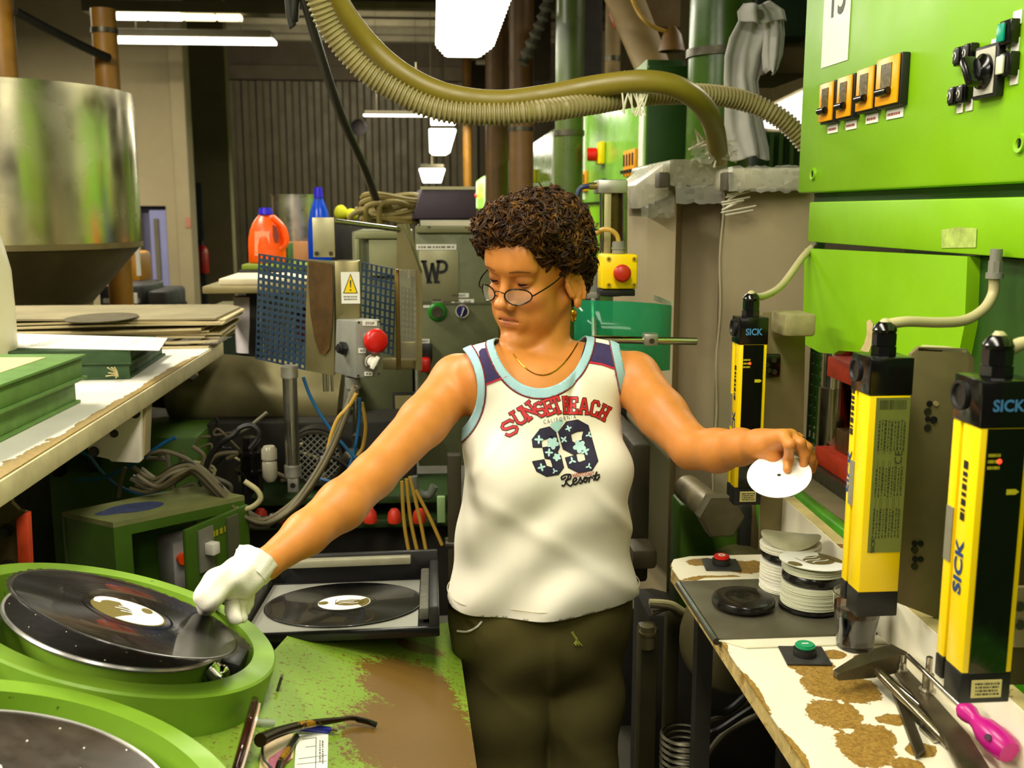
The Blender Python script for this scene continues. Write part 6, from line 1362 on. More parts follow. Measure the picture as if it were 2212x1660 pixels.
m = MB(); m.tube([h0 + V((.012, .004, -.008)), h1 + V((.02, .01, .0))], .0045, 10); m.make('steel_rod', CHROME, None, label='thin steel rod lying beside the hammer handle', cat='rod')
t = thing('pin_wrench', 'flat steel bar wrench with two upright pins running off the bottom', 'wrench', P_(2050, 1600))
m = MB(); pts = [(1924, 1436), (1948, 1432), (1992, 1480), (2002, 1488), (2095, 1592), (2150, 1680), (2085, 1680), (2040, 1590), (1968, 1494)]
tb = [atZ(x, y, ZB_ + .020) for x, y in pts]; m.prism([V((p.x, p.y, ZB_ + .012)) for p in tb], (0, 0, .009), .001); bar = m.make('bar', TS, t)
for (x, y, h, r) in ((1946, 1438, .013, .006), (2003, 1482, .026, .0075)):
    p = atZ(x, y + 12, ZB_ + .0211); m = MB(); m.cyl(p, p + V((0, 0, h)), r, n=20, bev=.001); m.cyl(p + V((0, 0, h)), p + V((0, 0, h * 1.9)), r * .58, n=16, bev=.0008); m.cyl(p, p + V((0, 0, .003)), r * 1.5, n=20); m.make('pin', STEEL, t)
t = thing('flat_bar', 'slim dark flat bar crossing under the hammer handle', 'bar', P_(1960, 1570))
m = MB(); m.prism([P_(x, y, .002) for x, y in ((1926, 1500), (1945, 1496), (1998, 1630), (1978, 1642))], (0, 0, .008), .001); m.make('bar', M('dark_bar', (70, 62, 44), .4, .7, .2), t)
m = MB(); m.prism([P_(x, y, .0015) for x, y in ((1990, 1560), (2020, 1590), (2028, 1605), (2016, 1606), (1985, 1575))], (0, 0, .003)); m.make('blade', STEEL, None, label='short bright blade tip under the wrench bar', cat='blade')
t = thing('screwdriver', 'screwdriver with magenta handle leaning on the back board', 'screwdriver', P_(2120, 1580))
MAG = M('magenta_plastic', (190, 16, 130), .32, 0, .08)
a = P_(2030, 1500, .03) ; b = atX(2098, 1548, .665); e = atX(2142, 1590, .672)
d = (e - b).normalized(); m = MB(); m.cyl(b - d * .13, b, .0035, n=12); m.make('shank', CHROME, t)
m = MB(); m.lathe([(0, -.018), (.009, -.018), (.0125, -.012), (.0125, -.004), (.009, .006), (.0105, .014), (.0165, .028), (.018, .045), (.0175, .06), (.014, .068), (0, .070)], b, d, 10); m.make('handle', MAG, t, 50)
m = MB(); q = b + d * .04 + V((-.012, -.011, .006)); m.cyl(q, q + V((-.0035, -.003, .002)), .0042, n=14); m.make('hang_hole', M('deep_magenta', (70, 4, 50), .5), t)
# ------------------------------------------------------------------ below and beyond the bench
t = thing('pressure_tank', 'dull olive tank lying below the bench', 'tank', atY(1590, 1560, 1.95))
a = atY(1545, 1440, 1.78); m = MB(); d = V((.35, 1, -.1)).normalized(); m.lathe([(0, -.05), (.05, -.045), (.085, -.03), (.103, 0), (.105, .03), (.105, .5), (0, .5)], a + V((.06, .1, 0)), d, 48); m.make('tank_shell', M('tank_olive', (104, 96, 62), .45, .1, .15, 4), t, 50)
t = thing('hydraulic_ram', 'dull steel threaded ram with hexagon head pointing out behind the hip', 'ram', atY(1545, 1130, 2.1))
a = atY(1500, 1068, 2.2); b = atY(1548, 1108, 2.02); d = (b - a).normalized()
m = MB(); m.cyl(a - d * .06, b, .032, n=28); m.make('ram_shaft', M('ram_steel', (120, 110, 80), .45, .6, .3, 14), t)
m = MB(); m.cyl(b - d * .004, b + d * .045, .047, n=6, bev=.003); m.make('hexagon_head', M('hex_steel', (104, 98, 74), .4, .7, .3, 12), t, 20)
crate('frame_block', 'dark machine frame block behind the right side of the white top', 'block', 1366, 960, 1400, 1260, 2.2, .8, M('frame_dark', (52, 46, 28), .6, .2, .3, 20))
crate('frame_block', 'dark bracket block at the right hip behind the ram', 'block', 1366, 1190, 1420, 1232, 2.1, .09, M('frame_dark2', (70, 62, 40), .6, .2, .3, 20))
crate('frame_post', 'dark narrow post beside the right thigh', 'post', 1384, 1360, 1416, 1700, 2.05, .05, M('post_khaki', (70, 64, 36), .5, .3, .2))
m = MB(); p = atY(1398, 1370, 2.02); m.lathe([(0, 0), (.017, 0), (.017, .03), (.019, .03), (.019, .036), (.015, .036), (.014, .048), (0, .05)], p + V((0, 0, -.03)), n=24); m.make('hose_nipple', M('nipple_khaki', (104, 96, 62), .4, .4), None, label='round capped nipple on top of the narrow post', cat='fitting')
crate('frame_post', 'thin dark upright between the thigh and the tank', 'post', 1440, 1320, 1462, 1640, 2.1, .03, M('post_khaki2', (60, 54, 30), .5, .3, .2))
crate('green_plinth', 'dull green plinth of the press below the hexagon ram', 'plinth', 1470, 1090, 1600, 1320, 2.3, .1, GREENM)
crate('dark_plinth', 'black gap panel beside the green plinth', 'panel', 1600, 1090, 1628, 1300, 2.28, .1, DARK)
crate('dark_plinth', 'brown panel right of the black gap', 'panel', 1628, 1080, 1700, 1300, 2.27, .1, M('brown_panel', (84, 70, 30), .7))
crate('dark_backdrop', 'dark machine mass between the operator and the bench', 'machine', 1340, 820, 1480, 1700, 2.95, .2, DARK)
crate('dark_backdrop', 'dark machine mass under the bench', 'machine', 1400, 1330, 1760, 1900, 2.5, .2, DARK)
rr = random.Random(21)
labs = ('thick', 'second', 'third', 'fourth', 'fifth', 'sixth', 'seventh', 'lowest')
for k in range(8):
    y = 1300 + k * 9 if k < 4 else 1480 + k * 22
    pts = [(1405 + rr.uniform(-5, 10), y), (1450, y + rr.uniform(-12, 12)), (1490, y + 20 + rr.uniform(-10, 16)), (1530 + rr.uniform(0, 60), y + 40)]
    if k >= 4: pts = [(1430 + 12 * k, 1660), (1470 + 10 * k, y - 20), (1560 + rr.uniform(-20, 20), y - 40 + rr.uniform(-30, 30)), (1640, y - 90), (1690, y - 110)]
    cab('cable', (CREAMC, CB, RUBBER, CB, BLACK, CB, BLACK, RUBBER)[k], pts, (.006, .005, .007, .005, .009, .006, .008, .007)[k], labs[k] + (' cable of the bunch entering under the bench' if k < 4 else ' dark cable curling on the floor under the bench'), 2.0 + .02 * k)
m = MB()
for k in range(9): m.lathe([(.045, 0), (.05, .004), (.045, .008)], atY(1475, 1650, 1.95) + V((0, 0, -.05 + .014 * k)), n=28)
m.make('coil_spring', DKSTEEL, None, label='dark ribbed bellows near the floor below the tank', cat='bellows')
# ================================================================== the operator
def proj(P):
    d = P - np.array(C0); z = d @ np.array(FW)
    return CX + F * (d @ np.array(RT)) / z, CY - F * (d @ np.array(UP)) / z
class Field:
    """signed distance field of rounded limbs and ellipsoids, blended into one skin"""
    def __init__(s): s.p = []
    def cap(s, a, b, r0, r1=None, k=.012, sub=False):
        s.p.append(('c', np.array(a, float), np.array(b, float), r0, r0 if r1 is None else r1, k, sub)); return s
    def ell(s, c, r, k=.02, R=None, sub=False):
        s.p.append(('e', np.array(c, float), np.array(r, float), np.eye(3) if R is None else np.array(R, float), 0, k, sub)); return s
    def chain(s, pts, rs, k=.006):
        for i in range(len(pts) - 1): s.cap(pts[i], pts[i + 1], rs[i], rs[i + 1], k)
        return s
    def box(s, q):
        if q[0] == 'c': r = max(q[3], q[4]); return np.minimum(q[1], q[2]) - r, np.maximum(q[1], q[2]) + r
        e = q[2].max(); return q[1] - e, q[1] + e
    def bounds(s, pad):
        b = [s.box(q) for q in s.p if not q[6]]; return np.min([x[0] for x in b], 0) - pad, np.max([x[1] for x in b], 0) + pad
    def __call__(s, P, off=0.0):
        D = np.full(len(P), .2)
        for q in s.p:
            lo, hi = s.box(q); m = .04 + q[5]
            I = np.nonzero(np.all((P > lo - m) & (P < hi + m), axis=1))[0]
            if not len(I): continue
            X = P[I]
            if q[0] == 'c':
                ba = q[2] - q[1]; t = np.clip((X - q[1]) @ ba / max(ba @ ba, 1e-12), 0, 1)
                d = np.linalg.norm(X - q[1] - t[:, None] * ba, axis=1) - (q[3] + (q[4] - q[3]) * t)
            else:
                Y = (X - q[1]) @ q[3]; k0 = np.linalg.norm(Y / q[2], axis=1); k1 = np.linalg.norm(Y / q[2] ** 2, axis=1)
                d = k0 * (k0 - 1) / np.maximum(k1, 1e-9)
            k = q[5]; a = D[I]
            if q[6]:
                h = np.clip(.5 - .5 * (a + d) / k, 0, 1); D[I] = a + (-d - a) * h + k * h * (1 - h)
            else:
                h = np.clip(.5 + .5 * (a - d) / k, 0, 1); D[I] = a + (d - a) * h - k * h * (1 - h)
        return D - off
def surface(f, lo, hi, h):
    """naive surface nets over the cells near the surface, then a few Newton steps onto it"""
    lo = np.array(lo); n = np.ceil((np.array(hi) - lo) / h).astype(int) + 1
    B = 8; nc = (n + B - 1) // B + 1
    g = np.stack(np.meshgrid(*[np.arange(c) for c in nc], indexing='ij'), -1).reshape(-1, 3)
    cc = lo + (g * B + B / 2) * h; dv = f(cc); act = g[np.abs(dv) < B * h * .5 * 1.75 + .012]
    Vv = np.ones(nc * B, np.float32)
    coarse = np.where(dv < 0, -1, 1).astype(np.float32).reshape(nc)
    Vv = np.repeat(np.repeat(np.repeat(coarse, B, 0), B, 1), B, 2)
    o = np.stack(np.meshgrid(*[np.arange(B)] * 3, indexing='ij'), -1).reshape(-1, 3)
    for i in range(0, len(act), 1500):
        idx = (act[i:i + 1500, None, :] * B + o[None]).reshape(-1, 3)
        Vv[idx[:, 0], idx[:, 1], idx[:, 2]] = f(lo + idx * h)
    S = (Vv < 0).astype(np.uint8); a, b, c = [x - 1 for x in S.shape]
    cnt = sum(S[i:a + i, j:b + j, k:c + k] for i in (0, 1) for j in (0, 1) for k in (0, 1))
    cell = np.argwhere((cnt > 0) & (cnt < 8)); cid = -np.ones((a, b, c), np.int32); cid[tuple(cell.T)] = np.arange(len(cell))
    acc = np.zeros((len(cell), 3)); num = np.zeros(len(cell))
    cor = [np.array(x) for x in ((0, 0, 0), (1, 0, 0), (0, 1, 0), (1, 1, 0), (0, 0, 1), (1, 0, 1), (0, 1, 1), (1, 1, 1))]
    for i in range(8):
        for j in range(i + 1, 8):
            if np.abs(cor[i] - cor[j]).sum() != 1: continue
            u = Vv[tuple((cell + cor[i]).T)]; w = Vv[tuple((cell + cor[j]).T)]; m = (u < 0) != (w < 0)
            t = np.where(m, u / np.where(m, u - w, 1), 0)
            acc += np.where(m[:, None], cor[i] + (cor[j] - cor[i]) * t[:, None], 0); num += m
    P = lo + (cell + acc / num[:, None]) * h
    Q = []
    for ax in range(3):
        sl = [slice(1, a), slice(1, b), slice(1, c)]; s1 = list(sl); sl2 = list(sl)
        sl2[ax] = slice(0, (a, b, c)[ax]); s1[ax] = slice(1, (a, b, c)[ax] + 1)
        u, w = S[tuple(sl2)], S[tuple(s1)]; E = np.argwhere(u != w)
        if not len(E): continue
        base = E + np.array([0 if k == ax else 1 for k in range(3)]); flip = u[tuple(E.T)] == 0
        e1, e2 = [np.eye(3, dtype=int)[k] for k in range(3) if k != ax]
        q = np.stack([cid[tuple((base - d).T)] for d in (e1 + e2, e2, e1 * 0, e1)], 1)
        if ax == 1: flip = ~flip
        q[flip] = q[flip][:, ::-1]; Q.append(q)
    Q = np.concatenate(Q); Q = Q[(Q >= 0).all(1)]
    for _ in range(3):
        d = f(P); G = grad(f, P); P = P - np.clip(d, -h, h)[:, None] * G * .9
    return P, Q
def grad(f, P, e=.0008):
    G = np.stack([f(P + e * v) - f(P - e * v) for v in np.eye(3)], 1); return G / np.maximum(np.linalg.norm(G, axis=1), 1e-9)[:, None]
def np_mesh(name, P, Q, mat, ang=180):
    me = bpy.data.meshes.new(name); me.from_pydata([tuple(p) for p in P], [], [tuple(q) for q in Q])
    for m in (mat if isinstance(mat, list) else [mat]): me.materials.append(m)
    me.validate(); me.update()
    me.polygons.foreach_set('use_smooth', [True] * len(me.polygons)); return me
def compact(P, Q):
    u, inv = np.unique(Q, return_inverse=True); return P[u], inv.reshape(Q.shape), u
A3 = lambda v: np.array(v, float)
# ---- torso frame: chest turned a little to the picture's right
PSI = math.radians(13); TO = atD(1174, 900, 1.95); TO = V((TO.x, TO.y, 0))
TL = V((math.cos(PSI), math.sin(PSI), 0)); TF = V((math.sin(PSI), -math.cos(PSI), 0))
def T(l, f, z): return A3(TO + TL * l + TF * f + V((0, 0, z)))
RT3 = np.stack([A3(TL), A3(TF), A3((0, 0, 1))], 1)
def torso(B, g=0.0):
    e = lambda c, r, k=.05: B.ell(T(*c), [q + g for q in r], k, RT3)
    e((0, 0, 1.165), (.152, .100, .145)); e((-.075, .072, 1.115), (.072, .052, .070), .03); e((.075, .072, 1.115), (.072, .052, .070), .03)
    e((0, .004, 1.0), (.148, .104, .17)); e((0, .0, .87), (.158, .110, .15)); e((0, -.01, .80), (.168, .118, .14))
    B.cap(T(-.118, -.005, 1.285), T(.118, -.005, 1.285), .050 + g, None, .05)
    for s in (-1, 1): B.cap(T(s * .036, -.040, 1.335), T(s * .125, -.012, 1.300), .030 + g, .040 + g, .04)
# ---- head frame
TH, PH, RO = math.radians(40), math.radians(10), math.radians(5)
hf = V((-math.sin(TH), -math.cos(TH), 0)); hl = V((math.cos(TH), -math.sin(TH), 0)); hu = V((0, 0, 1))
hf, hu = hf * math.cos(PH) - hu * math.sin(PH), hu * math.cos(PH) + hf * math.sin(PH)
hl, hu = hl * math.cos(RO) - hu * math.sin(RO), hu * math.cos(RO) + hl * math.sin(RO)
HO = atD(1157, 580, 1.95); HR = np.stack([A3(hf), A3(hl), A3(hu)], 1)
def Hd(f, l, u): return A3(HO + hf * f + hl * l + hu * u)
def hell(B, c, r, k=.012, sub=False, R=None): B.ell(Hd(*c), r, k, HR if R is None else HR @ R, sub)
def hcap(B, a, b, r0, r1=None, k=.01, sub=False): B.cap(Hd(*a), Hd(*b), r0, r1, k, sub)
body = Field()
torso(body, -.004)
# neck and skull
body.cap(T(0, -.030, 1.28), Hd(-.040, .002, -.050), .055, .047, .012)
body.cap(T(-.005, -.008, 1.285), Hd(-.028, .002, -.085), .034, .028, .010)
hell(body, (-.012, 0, .030), (.100, .074, .086), .03)
hell(body, (.040, 0, -.036), (.056, .055, .092), .024)
hell(body, (.041, 0, -.090), (.050, .046, .046), .02)
for s in (-1, 1): hcap(body, (-.008, s * .055, -.056), (.066, s * .018, -.122), .0165, .0150, .014)      # jaw line
hell(body, (.086, 0, -.1230), (.0185, .022, .0175), .016)
for s in (-1, 1): hell(body, (.046, s * .040, -.066), (.030, .022, .036), .02)                        # chin
for s in (-1, 1):
    hell(body, (.068, s * .038, -.034), (.022, .020, .022), .016)             # cheek
    hcap(body, (.094, s * .012, .020), (.080, s * .046, .020), .010, .008, .014)   # brow
    hell(body, (.101, s * .031, .002), (.015, .018, .012), .010, True)        # eye socket
    hell(body, (.0800, s * .031, .000), (.0150, .0165, .0125), .004)          # lidded eye
hell(body, (.088, 0, .045), (.02, .05, .035), .03)                            # forehead
hcap(body, (.093, 0, .012), (.112, 0, -.036), .0075, .0095, .010)              # nose bridge
hell(body, (.1175, 0, -.042), (.0130, .0125, .0112), .007)                     # nose tip
for s in (-1, 1):
    hell(body, (.104, s * .0145, -.0465), (.0115, .0080, .0085), .005)        # wing
    hell(body, (.1075, s * .0065, -.0535), (.0048, .0034, .0032), .003, True) # nostril
    hcap(body, (.100, s * .0155, -.046), (.086, s * .031, -.074), .0012, .0010, .005, True)   # smile line
hell(body, (.0825, 0, -.080), (.0140, .031, .022), .012)                        # muzzle
hcap(body, (.0925, -.010, -.0740), (.0925, .010, -.0740), .0040, None, .004)
for s in (-1, 1): hcap(body, (.0915, s * .010, -.0752), (.0805, s * .028, -.0782), .0036, .0024, .004)
hcap(body, (.0895, -.013, -.0850), (.0895, .013, -.0850), .0044, None, .005)
for s in (-1, 1): hcap(body, (.0890, s * .012, -.0850), (.0800, s * .024, -.0830), .0042, .003, .009)
hcap(body, (.0976, -.012, -.0792), (.0976, .012, -.0792), .0020, None, .0035, True)
for s in (-1, 1): hcap(body, (.0976, s * .012, -.0792), (.0850, s * .030, -.0805), .0020, .0014, .0035, True)
hcap(body, (.096, -.012, -.0985), (.096, .012, -.0985), .003, None, .008, True)
for s in (-1, 1):    # ears
    tilt = np.array(Euler((math.radians(s * 14), math.radians(12), math.radians(-s * 22))).to_matrix())
    ec, e1, e2, en = A3((-.013, s * .080, -.030)), tilt[:, 0], tilt[:, 2], tilt[:, 1] * s
    hell(body, tuple(ec), (.0165, .0034, .0310), .004, False, tilt)
    ep = lambda a, r1, r2, n_: tuple(ec + e1 * (r1 * math.cos(a)) + e2 * (r2 * math.sin(a)) + en * n_)
    hx = [ep(a, -.0165, .0315, .0030) for a in np.linspace(-.9, 3.5, 14)]
    for a_, b_ in zip(hx, hx[1:]): hcap(body, a_, b_, .0038, None, .003)
    ax_ = [ep(a, -.0085, .0200, .0022) for a in np.linspace(-1.2, 1.5, 7)]
    for a_, b_ in zip(ax_, ax_[1:]): hcap(body, a_, b_, .0030, None, .003)
    hcap(body, ep(2.9, -.016, .03, .002), ep(3.9, -.015, .02, .003), .0046, .0040, .004)
    hell(body, tuple(ec + e1 * .006 + e2 * -.031), (.0085, .0055, .010), .005)
# arms
def D3(x, y, d): return A3(atD(x, y, d))
RP = lambda x, y, h=0: A3(atN(x, y, REC_C + REC_N * h, REC_N))
SL, EL, WL = D3(990, 826, 1.945), D3(806, 1028, 1.75), D3(574, 1220, 1.535)
body.chain([T(-.115, -.015, 1.275), SL], [.048, .051], .022)
body.chain([SL, D3(915, 912, 1.87), EL], [.051, .045, .0375], .016)
body.chain([EL, D3(738, 1092, 1.675), D3(660, 1154, 1.605), WL], [.0375, .0400, .033, .0225], .016)
SR, ER, WR = D3(1368, 818, 1.985), D3(1494, 968, 1.84), D3(1640, 962, 1.69)
body.chain([T(.115, -.015, 1.275), SR], [.048, .050], .022)
body.chain([SR, D3(1430, 896, 1.905), ER], [.050, .0455, .0375], .016)
body.chain([ER, D3(1550, 974, 1.785), D3(1600, 966, 1.735), WR], [.0375, .0370, .030, .0210], .014)
# bare hand over the paper disc
DC = D3(1683, 1027, 1.635); vv = -A3(ray(1683, 1027)); vv /= np.linalg.norm(vv)
up_ = A3((-.16, 0, 1)); up_ -= vv * (up_ @ vv); up_ /= np.linalg.norm(up_); DN = vv * .70 + up_ * .714
def onD(x, y, h=0): return A3(atN(x, y, V(DC + DN * h), V(DN)))
MC = [D3(1692, 944, 1.64), D3(1708, 944, 1.655), D3(1722, 950, 1.675), D3(1730, 960, 1.70)]
body.chain([WR, MC[0]], [.021, .0130], .016); body.chain([WR, MC[1]], [.020, .0130], .016); body.chain([WR, MC[2]], [.018, .0118], .016); body.chain([WR, MC[3]], [.016, .0105], .014)
FI = .0045
body.chain([MC[0], D3(1706, 962, 1.612), onD(1703, 992, .010), onD(1700, 1014, .0072)], [.0100, .0088, .0080, .0066], FI)
body.chain([MC[1], D3(1728, 958, 1.628), D3(1738, 984, 1.632), D3(1736, 1006, 1.640)], [.0100, .0090, .0080, .0068], FI)
body.chain([MC[2], D3(1744, 968, 1.655), D3(1752, 992, 1.662), D3(1750, 1014, 1.672)], [.0095, .0084, .0076, .0064], FI)
body.chain([MC[3], D3(1750, 980, 1.685), D3(1757, 1000, 1.69), D3(1755, 1016, 1.695)], [.0084, .0074, .0066, .0058], FI)
body.chain([D3(1655, 968, 1.672), D3(1670, 984, 1.668), onD(1688, 992, -.014), onD(1702, 1004, -.0085)], [.0150, .0118, .0098, .0080], .006)
# gloved hand inside the glove (kept slimmer than the glove)
GP = D3(520, 1250, 1.505)
body.chain([WL, GP], [.0225, .018], .01)
lo, hi = body.bounds(.02); lo[2] = max(lo[2], .80)
Pb, Qb = surface(body, lo, hi, .0024)
SKIN = NT('skin'); k = SKIN; b = k.b; b.inputs['Roughness'].default_value = .48; b.inputs['Specular IOR Level'].default_value = .45
b.inputs['Subsurface Weight'].default_value = .12; b.inputs['Subsurface Radius'].default_value = (.012, .005, .002); b.inputs['Subsurface Scale'].default_value = .6
at = k.n('ShaderNodeVertexColor'); at.layer_name = 'tone'
v = k.coord(); nz = k.ramp(k.noise(v, 26, 6, .6), [(.3, (.88, .86, .84, 1)), (.7, (1.06, 1.05, 1.04, 1))])
mm = k.n('ShaderNodeMix', data_type='RGBA', blend_type='MULTIPLY'); mm.inputs[0].default_value = 1; k.l(at.outputs[0], mm.inputs[6]); k.l(nz, mm.inputs[7]); k.l(mm.outputs[2], b.inputs['Base Color'])
k.bump(k.noise(v, 900, 2), .06, .0006)
me = np_mesh('person', Pb, Qb, SKIN.m)
Lc = (Pb - A3(HO)) @ HR
tone = np.tile(np.array(lin((206, 132, 60))[:3]), (len(Pb), 1))
def dab(c, r, rgb, amt, soft=.5):
    d = np.linalg.norm((Lc - np.array(c)) / np.array(r), axis=1); w = np.clip((1 - d) / soft, 0, 1) * amt
    global tone; tone = tone * (1 - w[:, None]) + np.array(lin(rgb)[:3]) * w[:, None]
LIP = (176, 82, 56)
dab((.095, 0, -.0748), (.018, .029, .0042), LIP, .8); dab((.092, 0, -.0848), (.016, .026, .0052), LIP, .75); dab((.094, 0, -.0792), (.018, .033, .0016), (96, 34, 22), .9)
for s in (-1, 1):
    dab((.07, s * .042, -.036), (.04, .026, .026), (222, 134, 92), .45); dab((.095, s * .031, .004), (.02, .021, .012), (176, 106, 64), .5)
dab((.118, 0, -.042), (.016, .016, .014), (220, 138, 98), .5)
ca = me.color_attributes.new('tone', 'FLOAT_COLOR', 'POINT'); ca.data.foreach_set('color', np.concatenate([tone, np.ones((len(tone), 1))], 1).astype(np.float32).ravel())
person = link('person', me, None, 'woman in a white sleeveless printed top and olive trousers handling records', 'person')
# ---- eyes, brows, lashes
def hv(f, l, u): return V(Hd(f, l, u))
EYE = M('eye_white', (206, 190, 160), .25, 0, .05); BROW = M('brow_hair', (112, 72, 32), .8, 0, .2, spec=.1); LASH = M('lash', (24, 14, 6), .8, spec=.1)
for s in (-1, 1):
    m = MB(); m.tube([hv(.0965 - .0006 * abs(q) ** 2 * 30, s * (.031 + q * .0155), -.0052 - .0030 * (1 - q * q) + .002) for q in np.linspace(-1, 1, 13)], [.0006 + .0011 * (1 - abs(q)) ** .5 for q in np.linspace(-1, 1, 13)], 6); m.make('eyelashes', LASH, person)
    m = MB(); m.tube([hv(.0945 - .0005 * q * q * 18, s * (.031 + q * .014), -.0085 - .0012 * (1 - q * q)) for q in np.linspace(-1, 1, 11)], [.0004 + .0008 * (1 - abs(q)) ** .5 for q in np.linspace(-1, 1, 11)], 6); m.make('lower_lid', M('lid_line', (150, 88, 54), .5), person)
    m = MB(); pts = []
    for q in np.linspace(0, 1, 12):
        l = s * (.016 + .034 * q); u = .0185 + .0055 * math.sin(q * 2.2) - .004 * q; p = V(Hd(.12, l, u)); d_ = A3(hf)
        for _ in range(60):
            dd = body(A3(p)[None])[0]
            if dd < .0004: break
            p = p - hf * max(dd * .8, .0004)
        pts.append(p)
    m.tube(pts, [.0008 + .0012 * math.sin(PI * (.12 + .8 * q)) for q in np.linspace(0, 1, 12)], 6); m.make('eyebrow', BROW, person)
# ---- hair
hair = Field()
hell(hair, (-.020, 0, .052), (.111, .091, .090), .02)
hell(hair, (.056, -.006, .088), (.054, .076, .043), .03)
hell(hair, (.035, -.055, .066), (.05, .03, .035), .03)
hell(hair, (-.068, 0, -.005), (.052, .076, .075), .03); hell(hair, (-.078, 0, -.045), (.028, .048, .035), .03)
for s in (-1, 1): hell(hair, (-.016, s * .074, .034), (.042, .020, .030), .02)
hell(hair, (.120, 0, -.02), (.062, .085, .071), .014, True)
hell(hair, (.055, .085, -.012), (.050, .030, .044), .012, True); hell(hair, (.055, -.085, -.012), (.050, .030, .040), .012, True)
for s in (-1, 1): hell(hair, (-.010, s * .088, -.020), (.022, .018, .034), .006, True)
def hairf(P):
    L = (P - A3(HO)) @ HR
    n = np.sin(L[:, 0] * 190 + 2 * np.sin(L[:, 1] * 130)) * np.sin(L[:, 1] * 170 + 1.5 * np.sin(L[:, 2] * 150)) * np.sin(L[:, 2] * 180 + 1.8 * np.sin(L[:, 0] * 120))
    return hair(P) - .0050 * n
lo, hi = hair.bounds(.02); Ph, Qh = surface(hairf, lo, hi, .0035)
HM = NT('curly_hair'); k = HM; k.b.inputs['Roughness'].default_value = .7; k.b.inputs['Specular IOR Level'].default_value = .2
v = k.coord(); k.l(k.ramp(k.noise(v, 90, 4, .7), [(.35, lin((30, 15, 4))), (.55, lin((70, 38, 10))), (.75, lin((132, 78, 22)))]), k.b.inputs['Base Color'])
k.bump(k.noise(v, 420, 3), .5, .003)
hb = link('hair', np_mesh('hair', Ph, Qh, HM.m), person, 'short curly dark brown hair')
# curls: small locks of a few corkscrew strands standing off the mass
rh = np.random.RandomState(5); Gh = grad(hairf, Ph); sk = body(Ph)
ok_ = np.nonzero((sk > .004) | (((Ph - A3(HO)) @ HR)[:, 0] < -.02))[0]
sel = rh.choice(ok_, 2300, replace=False); SN, NP_, NR = 5, 9, 3
HV, HQ = [], []
for i in sel:
    p = Ph[i]; n = Gh[i]; u, w = [A3(q) for q in frame(V(n))]; a0 = rh.uniform(0, 6.3); R0 = rh.uniform(.0030, .0066); tw = rh.uniform(3.0, 6.0); sd = rh.uniform(0, 6.3)
    side = u * math.cos(sd) + w * math.sin(sd); ln0 = rh.uniform(.016, .026); t_ = np.linspace(0, 1, NP_)[:, None]
    for k in range(SN):
        jit = (u * rh.normal() + w * rh.normal()) * .0014; ph = a0 + rh.normal() * .25
        C = p + jit * (1 - .3 * t_) + n * (-.002 + (.0085 + rh.normal() * .0012) * np.sin(t_ * 2.6)) + side * (t_ * ln0 - .007) + (u * np.cos(ph + tw * t_) + w * np.sin(ph + tw * t_)) * R0
        D = np.gradient(C, axis=0); D /= np.linalg.norm(D, axis=1)[:, None]; A = np.cross(D, n); A /= np.maximum(np.linalg.norm(A, axis=1), 1e-6)[:, None]; B = np.cross(D, A)
        r = .00095 * (1 - t_ ** 3 * .8); o = len(HV) * NP_ * NR
        ring = np.stack([C + A * r * math.cos(2.094 * q) + B * r * math.sin(2.094 * q) for q in range(NR)], 1); HV.append(ring.reshape(-1, 3))
        for j_ in range(NP_ - 1):
            for q in range(NR): a_ = o + j_ * NR; HQ.append((a_ + q, a_ + (q + 1) % NR, a_ + NR + (q + 1) % NR, a_ + NR + q))
HM2 = NT('curl_strands'); HM2.b.inputs['Roughness'].default_value = .4; HM2.b.inputs['Specular IOR Level'].default_value = .28
HM2.l(HM2.ramp(HM2.noise(HM2.coord(), 60, 4, .7), [(.34, lin((30, 16, 4))), (.52, lin((64, 38, 11))), (.68, lin((140, 94, 32)))]), HM2.b.inputs['Base Color'])
cl_ = link('curls', np_mesh('curls', np.concatenate(HV), np.array(HQ), HM2.m), hb, kind='stuff')
# ---- spectacles
MET = M('dark_spectacle_metal', (40, 34, 26), .3, .8, .1)
m = MB(); ln = MB(); GLS = GLASS('spectacle_lens', (235, 235, 215), .02, .16)
def rimpt(s, a, e=1): return hv(.1165 - .020 * abs(math.cos(a)) * (1 if s * math.cos(a) > 0 else -.15), s * (.0335 + .0225 * e * math.cos(a) * s * s), -.022 + .0150 * e * math.sin(a) - .002)
for s in (-1, 1):
    rp = [rimpt(s, a) if s > 0 else hv(.1165 - .020 * abs(math.cos(a)) * (1 if math.cos(a) > 0 else -.15), -(.0335 + .0225 * math.cos(a)), -.024 + .0150 * math.sin(a)) for a in np.linspace(0, 2 * PI, 36)]
    m.tube(rp, .0014, 6, False)
    c_ = sum((q for q in rp[:-1]), V()) / 35; vs_ = [ln.b.verts.new(q) for q in rp[:-1]]; cv = ln.b.verts.new(c_ + hf * .0015)
    for i in range(35): ln._f([cv, vs_[i], vs_[(i + 1) % 35]])
    m.tube(spline([rp[0], hv(.094, s * .066, -.018), hv(.06, s * .078, -.006), hv(.0, s * .0815, .010), hv(-.02, s * .082, .002)]), .0014, 6)
    m.tube([rp[18], rp[18] - hf * .008 + hl * (-s * .004) + hu * -.004], .0009, 5)
m.tube(spline([hv(.119, .012, -.020), hv(.124, 0, -.015), hv(.119, -.012, -.020)]), .0011, 6)
gl = m.make('spectacles', MET, person); gl['label'] = 'thin oval spectacles low on the nose'
ln.make('spectacle_lenses', GLS, gl)
GOLD = M('gold', (230, 180, 50), .2, 1, .05)
m = MB(); c_ = hv(-.002, .0815, -.082)
